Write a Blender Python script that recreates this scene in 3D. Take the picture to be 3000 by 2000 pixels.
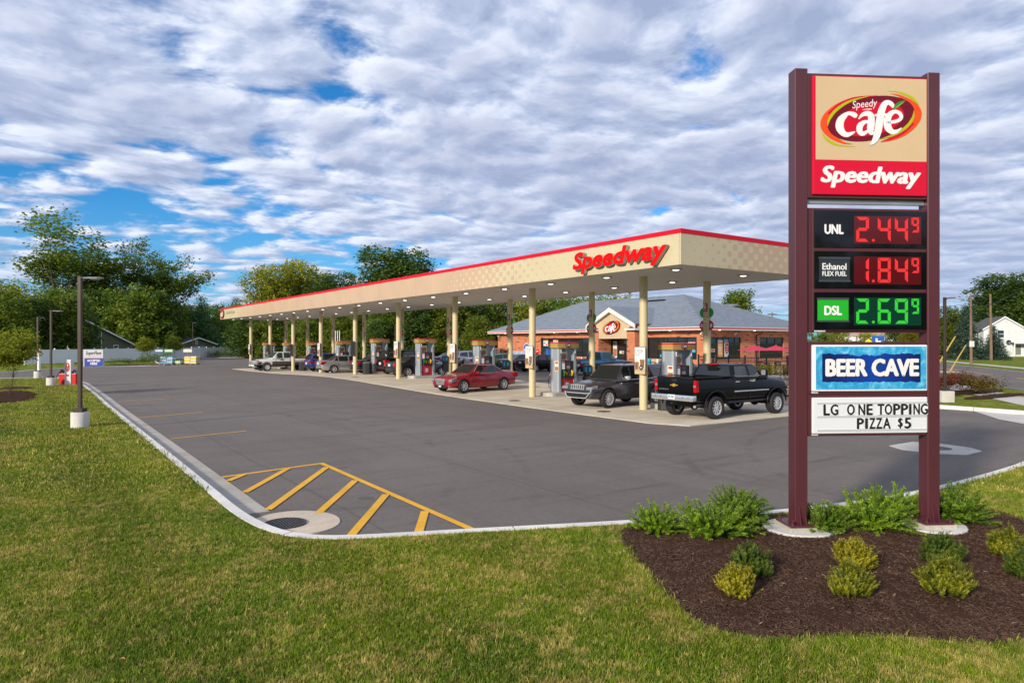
import bpy, bmesh, math, random
from mathutils import Vector, Matrix
for _o in list(bpy.data.objects):
 bpy.data.objects.remove(_o)
SC = bpy.context.scene
COL = SC.collection
R = math.radians
# ---------------------------------------------------------------- camera, sky, sun, exposure
cam_d = bpy.data.cameras.new('camera')
cam = bpy.data.objects.new('camera', cam_d)
COL.objects.link(cam)
cam.location = (0, 0, 2.7)
cam.rotation_euler = (R(90), 0, R(-34.9))
cam_d.lens = 24.36
cam_d.sensor_width = 36
cam_d.shift_y = 0.001
cam_d.clip_end = 5000
SC.camera = cam
SUN_DIR = Vector((-1.0, -0.30, 0.42)).normalized()
sun_d = bpy.data.lights.new('sun', 'SUN')
sun_d.energy = 3.0
sun_d.angle = R(5.0)
sun_d.color = (1.0, 0.90, 0.74)
sun = bpy.data.objects.new('sun', sun_d)
COL.objects.link(sun)
sun.rotation_euler = (-SUN_DIR).to_track_quat('-Z', 'Y').to_euler()
SC.view_settings.view_transform = 'Standard'
SC.view_settings.look = 'None'
SC.view_settings.exposure = 0.65
SC.view_settings.gamma = 1.0
SC.cycles.max_bounces = 6
SC.cycles.transparent_max_bounces = 8
SC.cycles.sample_clamp_indirect = 6
class NT:
 """small node-tree writer"""
 def __init__(s, tree):
  s.t = tree
  tree.nodes.clear()
 def n(s, typ, **kw):
  nd = s.t.nodes.new(typ)
  for k, v in kw.items():
   setattr(nd, k, v)
  return nd
 def inp(s, sock, v):
  if v is None:
   return
  if hasattr(v, 'links'):
   s.t.links.new(v, sock)
  else:
   if hasattr(sock.default_value, '__len__') and not hasattr(v, '__len__'):
    v = [v] * len(sock.default_value)
   if hasattr(sock.default_value, '__len__') and len(v) == 3 and len(sock.default_value) == 4:
    v = (*v, 1)
   sock.default_value = v
 def m(s, op, a, b=None, c=None, clamp=False):
  nd = s.n('ShaderNodeMath', operation=op, use_clamp=clamp)
  s.inp(nd.inputs[0], a)
  s.inp(nd.inputs[1], b)
  s.inp(nd.inputs[2], c)
  return nd.outputs[0]
 def vm(s, op, a, b=None):
  nd = s.n('ShaderNodeVectorMath', operation=op)
  s.inp(nd.inputs[0], a)
  if op == 'SCALE':
   s.inp(nd.inputs[3], b)
  else:
   s.inp(nd.inputs[1], b)
  return nd.outputs[1] if op in ('DOT_PRODUCT', 'LENGTH') else nd.outputs[0]
 def mix(s, f, a, b, blend='MIX'):
  nd = s.n('ShaderNodeMix', data_type='RGBA', blend_type=blend)
  s.inp(nd.inputs[0], f)
  s.inp(nd.inputs[6], a)
  s.inp(nd.inputs[7], b)
  return nd.outputs[2]
 def noise(s, vec, scale, detail=4, rough=0.55, dist=0.0, out=0, dim='3D'):
  nd = s.n('ShaderNodeTexNoise', noise_dimensions=dim)
  s.inp(nd.inputs['Vector'], vec)
  nd.inputs['Scale'].default_value = scale
  nd.inputs['Detail'].default_value = detail
  nd.inputs['Roughness'].default_value = rough
  nd.inputs['Distortion'].default_value = dist
  return nd.outputs[out]
 def ramp(s, f, *stops, interp='LINEAR'):
  nd = s.n('ShaderNodeValToRGB')
  cr = nd.color_ramp
  cr.interpolation = interp
  while len(cr.elements) < len(stops):
   cr.elements.new(0.5)
  for e, (p, c) in zip(cr.elements, stops):
   e.position = p
   if not hasattr(c, '__len__'):
    c = (c, c, c)
   e.color = (*c, 1) if len(c) == 3 else c
  s.inp(nd.inputs[0], f)
  return nd.outputs[0]
 def sep(s, v):
  nd = s.n('ShaderNodeSeparateXYZ')
  s.inp(nd.inputs[0], v)
  return nd.outputs
 def comb(s, x, y, z=0.0):
  nd = s.n('ShaderNodeCombineXYZ')
  for i, v in enumerate((x, y, z)):
   s.inp(nd.inputs[i], v)
  return nd.outputs[0]
 def smooth(s, v, a, b):
  nd = s.n('ShaderNodeMapRange', interpolation_type='SMOOTHSTEP')
  s.inp(nd.inputs[0], v)
  nd.inputs[1].default_value = a
  nd.inputs[2].default_value = b
  return nd.outputs[0]
# ---- world: Nishita sky behind a drifting altocumulus sheet
W = bpy.data.worlds.new('World')
SC.world = W
W.use_nodes = True
w = NT(W.node_tree)
w_out = w.n('ShaderNodeOutputWorld')
w_bg = w.n('ShaderNodeBackground')
w_bg.inputs[1].default_value = 0.092
w.t.links.new(w_bg.outputs[0], w_out.inputs[0])
sky = w.n('ShaderNodeTexSky', sky_type='NISHITA')
sky.sun_disc = False
sky.sun_elevation = math.asin(SUN_DIR.z)
sky.sun_rotation = math.atan2(SUN_DIR.x, SUN_DIR.y)
sky.air_density = 1.0
sky.dust_density = 0.4
sky.ozone_density = 3.0
gen = w.n('ShaderNodeTexCoord').outputs['Generated']
sx, sy, sz = w.sep(gen)
zc = w.m('MAXIMUM', sz, 0.0)
den = w.m('ADD', zc, 0.11)
px = w.m('DIVIDE', sx, den)
py = w.m('DIVIDE', sy, den)
pl = w.comb(px, py)
warp = w.noise(pl, 0.9, 3, 0.5, out=1, dim='2D')
wv = w.vm('ADD', pl, w.vm('SCALE', w.vm('SUBTRACT', warp, (0.5, 0.5, 0.5)), 0.35))
def puff(vec, scale):
 v = w.n('ShaderNodeTexVoronoi', feature='SMOOTH_F1', voronoi_dimensions='2D')
 v.inputs['Scale'].default_value = scale
 v.inputs['Smoothness'].default_value = 0.55
 w.inp(v.inputs['Vector'], vec)
 return w.m('SUBTRACT', 1.0, v.outputs['Distance'])
def cloud_density(vec):
 """broad cover, rounded cells, frayed edges"""
 big = w.m('MULTIPLY', w.noise(vec, 0.9, 3, 0.5, dim='2D'), 0.50)
 cell = w.m('MULTIPLY', puff(vec, 3.3), 0.36)
 mid = w.m('MULTIPLY', w.noise(vec, 5.5, 5, 0.58, dim='2D'), 0.46)
 return w.m('ADD', w.m('ADD', big, cell), mid)
d0 = cloud_density(wv)
d1 = cloud_density(w.vm('ADD', wv, (-0.07, -0.045, 0.0)))
edge = w.m('SUBTRACT', w.m('MULTIPLY', py, 0.92), w.m('MULTIPLY', px, 0.39))
edge = w.m('ADD', edge, w.m('MULTIPLY', w.m('SUBTRACT', w.noise(pl, 0.8, 3, 0.5, dim='2D'), 0.5), 1.3))
thin = w.smooth(edge, 1.95, 3.0)
dens = w.m('SUBTRACT', d0, w.m('MULTIPLY', thin, 0.21))
alpha = w.m('MULTIPLY', w.smooth(dens, 0.385, 0.565), w.smooth(sz, 0.01, 0.06))
lit = w.m('ADD', 0.5, w.m('MULTIPLY', w.m('SUBTRACT', d0, d1), 3.4), clamp=True)
thick = w.smooth(dens, 0.56, 0.86)
c_lit = w.ramp(lit, (0.05, (2.6, 3.15, 4.6)), (0.45, (3.75, 4.35, 5.8)), (0.9, (6.3, 6.7, 7.7)))
c_thk = w.mix(w.m('MULTIPLY', thick, 0.6), c_lit, (2.5, 2.9, 4.3))
blue = w.mix(1.0, sky.outputs[0], (0.17, 0.68, 1.06), 'MULTIPLY')
skyc = w.mix(alpha, blue, c_thk)
hz = w.smooth(sz, 0.22, 0.0)
skyc = w.mix(w.m('MULTIPLY', hz, 0.42), skyc, (2.9, 3.9, 5.6))
below = w.smooth(sz, 0.0, -0.03)
skyc = w.mix(below, skyc, (0.9, 1.0, 0.8))
w.t.links.new(skyc, w_bg.inputs[0])
# ---------------------------------------------------------------- materials
MATS = {}
def mat(name, col=(0.5, 0.5, 0.5), rough=0.6, metal=0.0, var=0.0, vscale=3.0, bump=0.0, bscale=40.0,
  coat=0.0, emit=None, estr=1.0, spec=0.5, dirt=0.0, trans=0.0, detail=4):
 if name in MATS:
  return MATS[name]
 m = bpy.data.materials.new(name)
 m.use_nodes = True
 t = NT(m.node_tree)
 out = t.n('ShaderNodeOutputMaterial')
 b = t.n('ShaderNodeBsdfPrincipled')
 t.t.links.new(b.outputs[0], out.inputs[0])
 b.inputs['Roughness'].default_value = rough
 b.inputs['Metallic'].default_value = metal
 b.inputs['Specular IOR Level'].default_value = spec
 b.inputs['Coat Weight'].default_value = coat
 b.inputs['Coat Roughness'].default_value = 0.04
 tc = t.n('ShaderNodeTexCoord').outputs['Object']
 if var:
  n1 = t.noise(tc, vscale, detail, 0.6)
  lo = tuple(c * (1 - var) for c in col)
  hi = tuple(min(1, c * (1 + var)) for c in col)
  t.inp(b.inputs['Base Color'], t.ramp(n1, (0.3, lo), (0.7, hi)))
 else:
  t.inp(b.inputs['Base Color'], col)
 if bump:
  bn = t.n('ShaderNodeBump')
  bn.inputs['Strength'].default_value = bump
  bn.inputs['Distance'].default_value = 0.02
  t.inp(bn.inputs['Height'], t.noise(tc, bscale, 3, 0.6))
  t.t.links.new(bn.outputs[0], b.inputs['Normal'])
 if emit:
  t.inp(b.inputs['Emission Color'], emit)
  b.inputs['Emission Strength'].default_value = estr
 m['nt'] = 0
 MATS[name] = m
 return m
def shader(name, fn):
 """a material written by fn(nt, bsdf, object_coords)"""
 if name in MATS:
  return MATS[name]
 m = bpy.data.materials.new(name)
 m.use_nodes = True
 t = NT(m.node_tree)
 out = t.n('ShaderNodeOutputMaterial')
 b = t.n('ShaderNodeBsdfPrincipled')
 t.t.links.new(b.outputs[0], out.inputs[0])
 fn(t, b, t.n('ShaderNodeTexCoord').outputs['Object'])
 MATS[name] = m
 return m
def add_bump(t, b, h, strength, dist=0.02):
 bn = t.n('ShaderNodeBump')
 bn.inputs['Strength'].default_value = strength
 bn.inputs['Distance'].default_value = dist
 t.inp(bn.inputs['Height'], h)
 t.t.links.new(bn.outputs[0], b.inputs['Normal'])
# ---------------------------------------------------------------- mesh helpers
class MB:
 def __init__(s):
  s.v, s.f, s.mi = [], [], []
 def poly(s, pts, m=0):
  i = len(s.v)
  s.v += [tuple(p) for p in pts]
  s.f.append(tuple(range(i, i + len(pts))))
  s.mi.append(m)
  return s
 def mesh(s, vs, fs, m=0):
  i = len(s.v)
  s.v += [tuple(p) for p in vs]
  for f in fs:
   s.f.append(tuple(i + k for k in f))
   s.mi.append(m)
  return s
 def box(s, x0, x1, y0, y1, z0, z1, m=0):
  vs = [(x0, y0, z0), (x1, y0, z0), (x1, y1, z0), (x0, y1, z0), (x0, y0, z1), (x1, y0, z1), (x1, y1, z1), (x0, y1, z1)]
  return s.mesh(vs, [(3, 2, 1, 0), (4, 5, 6, 7), (0, 1, 5, 4), (1, 2, 6, 5), (2, 3, 7, 6), (3, 0, 4, 7)], m)
 def cbox(s, c, d, m=0):
  return s.box(c[0] - d[0] / 2, c[0] + d[0] / 2, c[1] - d[1] / 2, c[1] + d[1] / 2, c[2] - d[2] / 2, c[2] + d[2] / 2, m)
 def tube(s, path, radii, n=8, m=0, cap=True):
  path = [Vector(p) for p in path]
  if not hasattr(radii, '__len__'):
   radii = [radii] * len(path)
  rings = []
  ref = None
  for i, p in enumerate(path):
   if i == 0:
    d = path[1] - p
   elif i == len(path) - 1:
    d = p - path[i - 1]
   else:
    d = path[i + 1] - path[i - 1]
   d.normalize()
   if ref is None:
    ref = Vector((0, 0, 1)) if abs(d.z) < 0.9 else Vector((1, 0, 0))
   a = d.cross(ref)
   if a.length < 1e-5:
    a = d.cross(Vector((0.3, 0.8, 0.5)))
   a.normalize()
   bb = d.cross(a)
   ref = a.cross(d)
   rings.append([p + (a * math.cos(2 * math.pi * k / n) + bb * math.sin(2 * math.pi * k / n)) * radii[i] for k in range(n)])
  i0 = len(s.v)
  for r in rings:
   s.v += [tuple(q) for q in r]
  for i in range(len(path) - 1):
   for k in range(n):
    a, b2 = i0 + i * n + k, i0 + i * n + (k + 1) % n
    s.f.append((a, a + n, b2 + n, b2))
    s.mi.append(m)
  if cap:
   s.f.append(tuple(i0 + k for k in range(n)))
   s.mi.append(m)
   s.f.append(tuple(i0 + (len(path) - 1) * n + k for k in reversed(range(n))))
   s.mi.append(m)
  return s
 def cyl(s, x, y, z0, z1, r, n=16, m=0, r2=None):
  return s.tube([(x, y, z0), (x, y, z1)], [r, r if r2 is None else r2], n, m)
 def lathe(s, prof, n=20, axis='z', c=(0, 0, 0), m=0):
  """prof = [(r, h)...] turned about an axis through c"""
  i0 = len(s.v)
  for r, h in prof:
   for k in range(n):
    a = 2 * math.pi * k / n
    u, v2 = r * math.cos(a), r * math.sin(a)
    p = {'z': (u, v2, h), 'y': (u, h, v2), 'x': (h, u, v2)}[axis]
    s.v.append((p[0] + c[0], p[1] + c[1], p[2] + c[2]))
  for i in range(len(prof) - 1):
   for k in range(n):
    a, b2 = i0 + i * n + k, i0 + i * n + (k + 1) % n
    s.f.append((a, b2, b2 + n, a + n) if axis != 'y' else (a, a + n, b2 + n, b2))
    s.mi.append(m)
  return s
 def prism(s, pts, lo, hi, axis='z', m=0):
  """polygon pts (2-D) pushed from lo to hi along an axis; x:(y,z) y:(x,z) z:(x,y)"""
  def P(a, b2, h):
   return {'z': (a, b2, h), 'y': (a, h, b2), 'x': (h, a, b2)}[axis]
  n = len(pts)
  vs = [P(a, b2, lo) for a, b2 in pts] + [P(a, b2, hi) for a, b2 in pts]
  fs = [tuple(reversed(range(n))), tuple(range(n, 2 * n))]
  fs += [(k, (k + 1) % n, n + (k + 1) % n, n + k) for k in range(n)]
  return s.mesh(vs, fs, m)
 def disc(s, c, r, axis='y', n=20, m=0, ry=None, sgn=-1):
  pts = []
  for k in range(n):
   a = 2 * math.pi * k / n
   u, v2 = r * math.cos(a), (ry or r) * math.sin(a)
   pts.append({'z': (c[0] + u, c[1] + v2, c[2]), 'y': (c[0] + u, c[1], c[2] + v2), 'x': (c[0], c[1] + u, c[2] + v2)}[axis])
  return s.poly(pts, m)
 def data(s, name='mesh', mats=(), smooth=False, fix=True, bevel=0.0, segs=2, angle=35, merge=False):
  me = bpy.data.meshes.new(name)
  me.from_pydata(s.v, [], s.f)
  for m in (mats if hasattr(mats, '__len__') else [mats]):
   me.materials.append(m)
  me.polygons.foreach_set('material_index', s.mi)
  if fix or bevel:
   bm = bmesh.new()
   bm.from_mesh(me)
   if merge or bevel:
    bmesh.ops.remove_doubles(bm, verts=bm.verts, dist=1e-5)
   bmesh.ops.recalc_face_normals(bm, faces=bm.faces)
   if bevel:
    es = [e for e in bm.edges if len(e.link_faces) == 2 and e.calc_face_angle(0) > R(angle)]
    bmesh.ops.bevel(bm, geom=es, offset=bevel, segments=segs, affect='EDGES', profile=0.6, clamp_overlap=True)
   bm.to_mesh(me)
   bm.free()
  if smooth:
   me.polygons.foreach_set('use_smooth', [True] * len(me.polygons))
   me.set_sharp_from_angle(angle=R(angle))
  me.update()
  return me
def obj(name, me, parent=None, loc=(0, 0, 0), rot=(0, 0, 0), scale=None, mats=None):
 if isinstance(me, MB):
  me = me.data(name, mats if mats is not None else [])
 o = bpy.data.objects.new(name, me)
 COL.objects.link(o)
 o.location = loc
 o.rotation_euler = rot
 if scale:
  o.scale = scale if hasattr(scale, '__len__') else (scale,) * 3
 if parent:
  o.parent = parent
 return o
def tag(o, label=None, cat=None, group=None, kind=None):
 if label:
  o['label'] = label
 if cat:
  o['category'] = cat
 if group:
  o['group'] = group
 if kind:
  o['kind'] = kind
 return o
def thing(name, label, cat, loc=(0, 0, 0), rz=0.0, group=None):
 o = bpy.data.objects.new(name, None)
 COL.objects.link(o)
 o.location = loc
 o.rotation_euler = (0, 0, rz)
 o.empty_display_size = 0.2
 return tag(o, label, cat, group)
def copy_tree(o, parent=None):
 c = o.copy()
 COL.objects.link(c)
 if parent:
  c.parent = parent
 for ch in list(o.children):
  copy_tree(ch, c)
 return c
def dup(o, loc, rz=None, label=None, scale=None, group=None):
 c = copy_tree(o)
 c.location = loc
 if rz is not None:
  c.rotation_euler = (0, 0, rz)
 if label:
  c['label'] = label
 if group:
  c['group'] = group
 if scale:
  c.scale = scale if hasattr(scale, '__len__') else (scale,) * 3
 return c
FACE_P = Matrix(((0, 0, -1, 0), (-1, 0, 0, 0), (0, 1, 0, 0), (0, 0, 0, 1)))
FACE_Q = Matrix(((1, 0, 0, 0), (0, 0, -1, 0), (0, 1, 0, 0), (0, 0, 0, 1)))
_tc = {}
def text(body, mt, width=None, height=None, bold=0.0, shear=0.0, depth=0.0, xs=1.0, mat_side=None):
 """flat lettering as a mesh, lower-left corner of its box at 0,0; width / height fit the box"""
 cu = bpy.data.curves.new('lettering', 'FONT')
 cu.body = body
 cu.size = 1.0
 cu.shear = shear
 cu.extrude = 0.0
 cu.resolution_u = 3
 o = bpy.data.objects.new('lettering', cu)
 me = bpy.data.meshes.new_from_object(o)
 bpy.data.objects.remove(o)
 xs_ = [v.co.x for v in me.vertices] or [0, 1]
 ys_ = [v.co.y for v in me.vertices] or [0, 1]
 x0, x1, y0, y1 = min(xs_), max(xs_), min(ys_), max(ys_)
 sy_ = height / (y1 - y0) if height else None
 sx_ = width / (x1 - x0) if width else None
 if sx_ is None:
  sx_ = sy_ * xs
 if sy_ is None:
  sy_ = sx_ / xs
 for v in me.vertices:
  v.co = ((v.co.x - x0) * sx_, (v.co.y - y0) * sy_, 0)
 me.materials.clear()
 me.materials.append(mt)
 if depth:
  bm = bmesh.new()
  bm.from_mesh(me)
  bmesh.ops.remove_doubles(bm, verts=bm.verts, dist=1e-4)
  r = bmesh.ops.extrude_face_region(bm, geom=list(bm.faces))
  for e in r['geom']:
   if isinstance(e, bmesh.types.BMVert):
    e.co.z += depth
  bmesh.ops.recalc_face_normals(bm, faces=bm.faces)
  if mat_side:
   me.materials.append(mat_side)
   for f in bm.faces:
    if abs(f.normal.z) < 0.5:
     f.material_index = 1
  bm.to_mesh(me)
  bm.free()
 return thicken(me, bold * 0.9 * sx_, bold * 0.55 * sy_) if bold >= 0.02 else me
def thicken(me, bx, by):
 """heavier lettering: shifted copies of the glyphs in very thin layers"""
 big = bx > 0.012
 sh = [(-1, 0), (1, 0), (0, -1), (0, 1)] + ([(-.7, -.7), (.7, -.7), (-.7, .7), (.7, .7), (-.5, 0), (.5, 0)] if big else [])
 dz = 0.0003 if big else 0.0002
 bm = bmesh.new()
 bm.from_mesh(me)
 g0 = list(bm.verts) + list(bm.edges) + list(bm.faces)
 for k, (a, b2) in enumerate(sh):
  r = bmesh.ops.duplicate(bm, geom=g0)
  for e in r['geom']:
   if isinstance(e, bmesh.types.BMVert):
    e.co.x += a * bx
    e.co.y += b2 * by
    e.co.z += dz * (k + 1)
 bm.to_mesh(me)
 bm.free()
 return me
def put(name, me, mtx, parent=None, loc=(0, 0, 0)):
 """copy of flat mesh turned by mtx and set at loc (local to the parent)"""
 me2 = me.copy()
 me2.transform(mtx)
 return obj(name, me2, parent, loc)
def brush(pts, z=0.0, closed=False):
 """ribbon along (x, y, width) points, smoothed by Catmull-Rom; returns verts, faces"""
 P = [Vector(p) for p in pts]
 S = []
 for i in range(len(P) - 1):
  p0, p1, p2, p3 = P[max(0, i - 1)], P[i], P[i + 1], P[min(len(P) - 1, i + 2)]
  for k in range(7):
   t = k / 7
   S.append(0.5 * ((2 * p1) + (p2 - p0) * t + (2 * p0 - 5 * p1 + 4 * p2 - p3) * t * t + (3 * p1 - p0 - 3 * p2 + p3) * t ** 3))
 S.append(P[-1])
 vs = []
 for i, p in enumerate(S):
  a, b2 = S[max(0, i - 1)], S[min(len(S) - 1, i + 1)]
  d = Vector((b2.x - a.x, b2.y - a.y))
  if d.length < 1e-6:
   d = Vector((1, 0))
  d.normalize()
  h = max(p.z, 0.5) / 2
  vs += [(p.x - d.y * h, p.y + d.x * h, z), (p.x + d.y * h, p.y - d.x * h, z)]
 fs = [(2 * i, 2 * i + 1, 2 * i + 3, 2 * i + 2) for i in range(len(S) - 1)]
 return vs, fs
def evaluated(o):
 dg = bpy.context.evaluated_depsgraph_get()
 return bpy.data.meshes.new_from_object(o.evaluated_get(dg))
def sm(a, b2, x):
 t = min(1, max(0, (x - a) / (b2 - a)))
 return t * t * (3 - 2 * t)
def gz(p, q):
 """height of the paved lot: a low crown under the canopy, a slight rise to the store"""
 s = sm(4, 15, p)
 t = sm(27, 38, p) * sm(12, 26, q) * (1 - sm(78, 95, q))
 return s * (0.31 * math.exp(-((q - 46) / 12.5) ** 2) * (1 - t) + 0.22 * t)
rnd = random.Random(7)
import numpy as np
# ================================================================ GROUND
def asphalt_fn(t, b, oc):
 big = t.noise(oc, 0.16, 4, 0.6)
 st = t.noise(t.vm('MULTIPLY', oc, (0.22, 1.6, 1)), 0.9, 4, 0.65, 0.6)
 st2 = t.noise(t.vm('MULTIPLY', oc, (1.5, 0.2, 1)), 0.7, 4, 0.65, 0.8)
 fine = t.noise(oc, 55, 3, 0.7)
 mid = t.noise(oc, 9, 3, 0.7)
 c = t.ramp(big, (0.3, (0.146, 0.126, 0.113)), (0.7, (0.186, 0.160, 0.143)))
 c = t.mix(t.ramp(st, (0.48, 0.0), (0.72, 0.7)), c, (0.118, 0.099, 0.088))
 c = t.mix(t.ramp(st2, (0.50, 0.0), (0.75, 0.6)), c, (0.122, 0.102, 0.091))
 g = t.ramp(fine, (0.28, 0.62), (0.72, 1.38))
 c = t.mix(1.0, c, g, 'MULTIPLY')
 c = t.mix(1.0, c, t.ramp(mid, (0.3, 0.88), (0.7, 1.1)), 'MULTIPLY')
 v = t.n('ShaderNodeTexVoronoi')
 t.inp(v.inputs['Vector'], oc)
 v.inputs['Scale'].default_value = 0.55
 sp = t.m('LESS_THAN', v.outputs['Distance'], t.m('MULTIPLY', t.noise(oc, 2.0, 2), 0.16))
 c = t.mix(t.m('MULTIPLY', sp, 0.35), c, (0.04, 0.037, 0.037))
 x, y, z = t.sep(oc)
 wob = t.m('MULTIPLY', t.m('SUBTRACT', t.noise(oc, 0.8, 3), 0.5), 0.12)
 jx = t.m('ABSOLUTE', t.m('SUBTRACT', t.m('FRACT', t.m('DIVIDE', t.m('ADD', t.m('ADD', x, wob), 1.2), 3.6)), 0.5))
 c = t.mix(t.m('MULTIPLY', t.m('LESS_THAN', jx, 0.006), 0.45), c, (0.075, 0.068, 0.066))
 for cx_, cy_, rr_ in ((13.0, 30.0, 19.5), (-6.0, 20.0, 15.2), (22.0, 2.0, 11.4), (20.0, 40.0, 14.0)):
  dd_ = t.vm('LENGTH', t.vm('SUBTRACT', t.comb(x, y, 0), (cx_, cy_, 0)))
  for off_ in (0.0, 1.6):
   ring_ = t.m('ABSOLUTE', t.m('SUBTRACT', t.m('ADD', dd_, t.m('MULTIPLY', wob, 2.0)), rr_ + off_))
   c = t.mix(t.m('MULTIPLY', t.smooth(ring_, 0.16, 0.03), t.ramp(st, (0.42, 0.0), (0.6, 0.30))), c, (0.06, 0.055, 0.055))
 grit = t.m('GREATER_THAN', t.noise(oc, 31, 2, 0.5), 0.745)
 c = t.mix(t.m('MULTIPLY', grit, 0.6), c, (0.36, 0.33, 0.30))
 t.inp(b.inputs['Base Color'], c)
 b.inputs['Roughness'].default_value = 0.88
 b.inputs['Specular IOR Level'].default_value = 0.3
 add_bump(t, b, fine, 0.5, 0.01)
def concrete_fn(col, stain=(0.28, 0.2, 0.13), amt=0.5):
 def fn(t, b, oc):
  n1 = t.noise(oc, 0.7, 5, 0.65)
  n2 = t.noise(oc, 30, 3, 0.7)
  st = t.noise(t.vm('MULTIPLY', oc, (0.3, 1.7, 1)), 0.55, 5, 0.65, 0.5)
  c = t.ramp(n1, (0.3, tuple(x * 0.82 for x in col)), (0.7, tuple(min(1, x * 1.12) for x in col)))
  c = t.mix(t.ramp(st, (0.48, 0.0), (0.72, amt)), c, stain)
  c = t.mix(1.0, c, t.ramp(n2, (0.3, 0.86), (0.7, 1.1)), 'MULTIPLY')
  t.inp(b.inputs['Base Color'], c)
  b.inputs['Roughness'].default_value = 0.85
  add_bump(t, b, n2, 0.3, 0.008)
 return fn
ASPH = shader('asphalt', asphalt_fn)
CONC = shader('forecourt_concrete', concrete_fn((0.62, 0.54, 0.42), (0.34, 0.245, 0.15), 0.65))
KERB = shader('kerb_concrete', concrete_fn((0.76, 0.73, 0.69), (0.45, 0.41, 0.35), 0.4))
GUTT = shader('gutter_concrete', concrete_fn((0.42, 0.385, 0.33), (0.22, 0.2, 0.17), 0.6))
WALK = shader('walk_concrete', concrete_fn((0.56, 0.53, 0.48), (0.4, 0.36, 0.3), 0.4))
COLLAR = shader('collar_concrete', concrete_fn((0.60, 0.50, 0.385), (0.36, 0.26, 0.16), 0.5))
def lawn_cols(t, pos, rnd_v=None):
 a = t.noise(pos, 0.35, 4, 0.6)
 p2 = t.noise(pos, 1.5, 4, 0.65)
 p3 = t.noise(pos, 6.0, 3, 0.6)
 g = t.ramp(a, (0.3, (0.066, 0.142, 0.003)), (0.52, (0.132, 0.190, 0.005)), (0.72, (0.205, 0.225, 0.009)))
 dry = t.m('ADD', t.m('MULTIPLY', p2, 0.6), t.m('MULTIPLY', p3, 0.4))
 g = t.mix(t.ramp(dry, (0.49, 0.0), (0.62, 0.66)), g, (0.44, 0.33, 0.10))
 y = t.sep(pos)
 band = t.m('SINE', t.m('ADD', t.m('MULTIPLY', y[0], 3.2), t.m('MULTIPLY', t.noise(pos, 0.4, 2), 3.0)))
 g = t.mix(1.0, g, t.ramp(t.m('ADD', t.m('MULTIPLY', band, 0.5), 0.5), (0.2, 0.90), (0.8, 1.08)), 'MULTIPLY')
 return g
def lawn_fn(t, b, oc):
 pos = t.n('ShaderNodeNewGeometry').outputs['Position']
 c = lawn_cols(t, pos)
 n = t.noise(pos, 28, 3, 0.7)
 c = t.mix(1.0, c, t.ramp(n, (0.3, 0.62), (0.7, 1.25)), 'MULTIPLY')
 t.inp(b.inputs['Base Color'], c)
 b.inputs['Roughness'].default_value = 0.9
 b.inputs['Specular IOR Level'].default_value = 0.1
 add_bump(t, b, n, 0.8, 0.05)
def blade_fn(t, b, oc):
 pos = t.n('ShaderNodeNewGeometry').outputs['Position']
 r = t.n('ShaderNodeObjectInfo').outputs['Random']
 c = lawn_cols(t, pos)
 c = t.mix(t.ramp(r, (0.80, 0.0), (0.95, 0.8)), c, (0.46, 0.36, 0.11))
 c = t.mix(1.0, c, t.ramp(t.m('FRACT', t.m('MULTIPLY', r, 7.31)), (0.0, 0.72), (1.0, 1.45)), 'MULTIPLY')
 t.inp(b.inputs['Base Color'], c)
 b.inputs['Roughness'].default_value = 0.6
 b.inputs['Specular IOR Level'].default_value = 0.25
 b.inputs['Subsurface Weight'].default_value = 0.0
LAWN = shader('lawn_turf', lawn_fn)
BLADE = shader('grass_blade', blade_fn)
def mulch_fn(t, b, oc):
 n1 = t.noise(oc, 1.3, 3, 0.6)
 n2 = t.noise(oc, 38, 4, 0.75)
 n3 = t.noise(oc, 9, 4, 0.7)
 c = t.ramp(n2, (0.3, (0.032, 0.015, 0.008)), (0.62, (0.082, 0.041, 0.023)), (0.8, (0.12, 0.063, 0.038)))
 c = t.mix(1.0, c, t.ramp(n1, (0.3, 0.8), (0.7, 1.15)), 'MULTIPLY')
 t.inp(b.inputs['Base Color'], c)
 b.inputs['Roughness'].default_value = 0.95
 b.inputs['Specular IOR Level'].default_value = 0.1
 add_bump(t, b, t.m('ADD', n2, n3), 1.0, 0.03)
MULCH = shader('mulch', mulch_fn)
def sheet(name, x0, x1, y0, y1, step, mt, dz=0.0, hf=gz):
 nx, ny = max(1, round((x1 - x0) / step)), max(1, round((y1 - y0) / step))
 vs = []
 for j in range(ny + 1):
  for i in range(nx + 1):
   x, y = x0 + (x1 - x0) * i / nx, y0 + (y1 - y0) * j / ny
   vs.append((x, y, hf(x, y) + dz))
 fs = [(j * (nx + 1) + i, j * (nx + 1) + i + 1, (j + 1) * (nx + 1) + i + 1, (j + 1) * (nx + 1) + i) for j in range(ny) for i in range(nx)]
 me = bpy.data.meshes.new(name)
 me.from_pydata(vs, [], fs)
 me.materials.append(mt)
 me.polygons.foreach_set('use_smooth', [True] * len(me.polygons))
 return me
def polysheet(name, pts, z, mt):
 """flat, possibly concave sheet"""
 bm = bmesh.new()
 vs = [bm.verts.new((x, y, z)) for x, y in pts]
 f = bm.faces.new(vs)
 f.normal_update()
 if f.normal.z < 0:
  f.normal_flip()
 bmesh.ops.triangulate(bm, faces=[f])
 me = bpy.data.meshes.new(name)
 bm.to_mesh(me)
 bm.free()
 me.materials.append(mt)
 return me
FIELD = mat('field_grass', (0.075, 0.11, 0.025), 0.95, var=0.35, vscale=0.05, spec=0.1)
tag(obj('terrain', sheet('terrain', -2500, 2500, -2500, 2500, 2500, FIELD, -0.09, lambda p, q: 0)), kind='structure')
tag(obj('parking_lot', sheet('parking_lot', 2.5, 62, 3, 130, 1.25, ASPH)), kind='structure')
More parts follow.
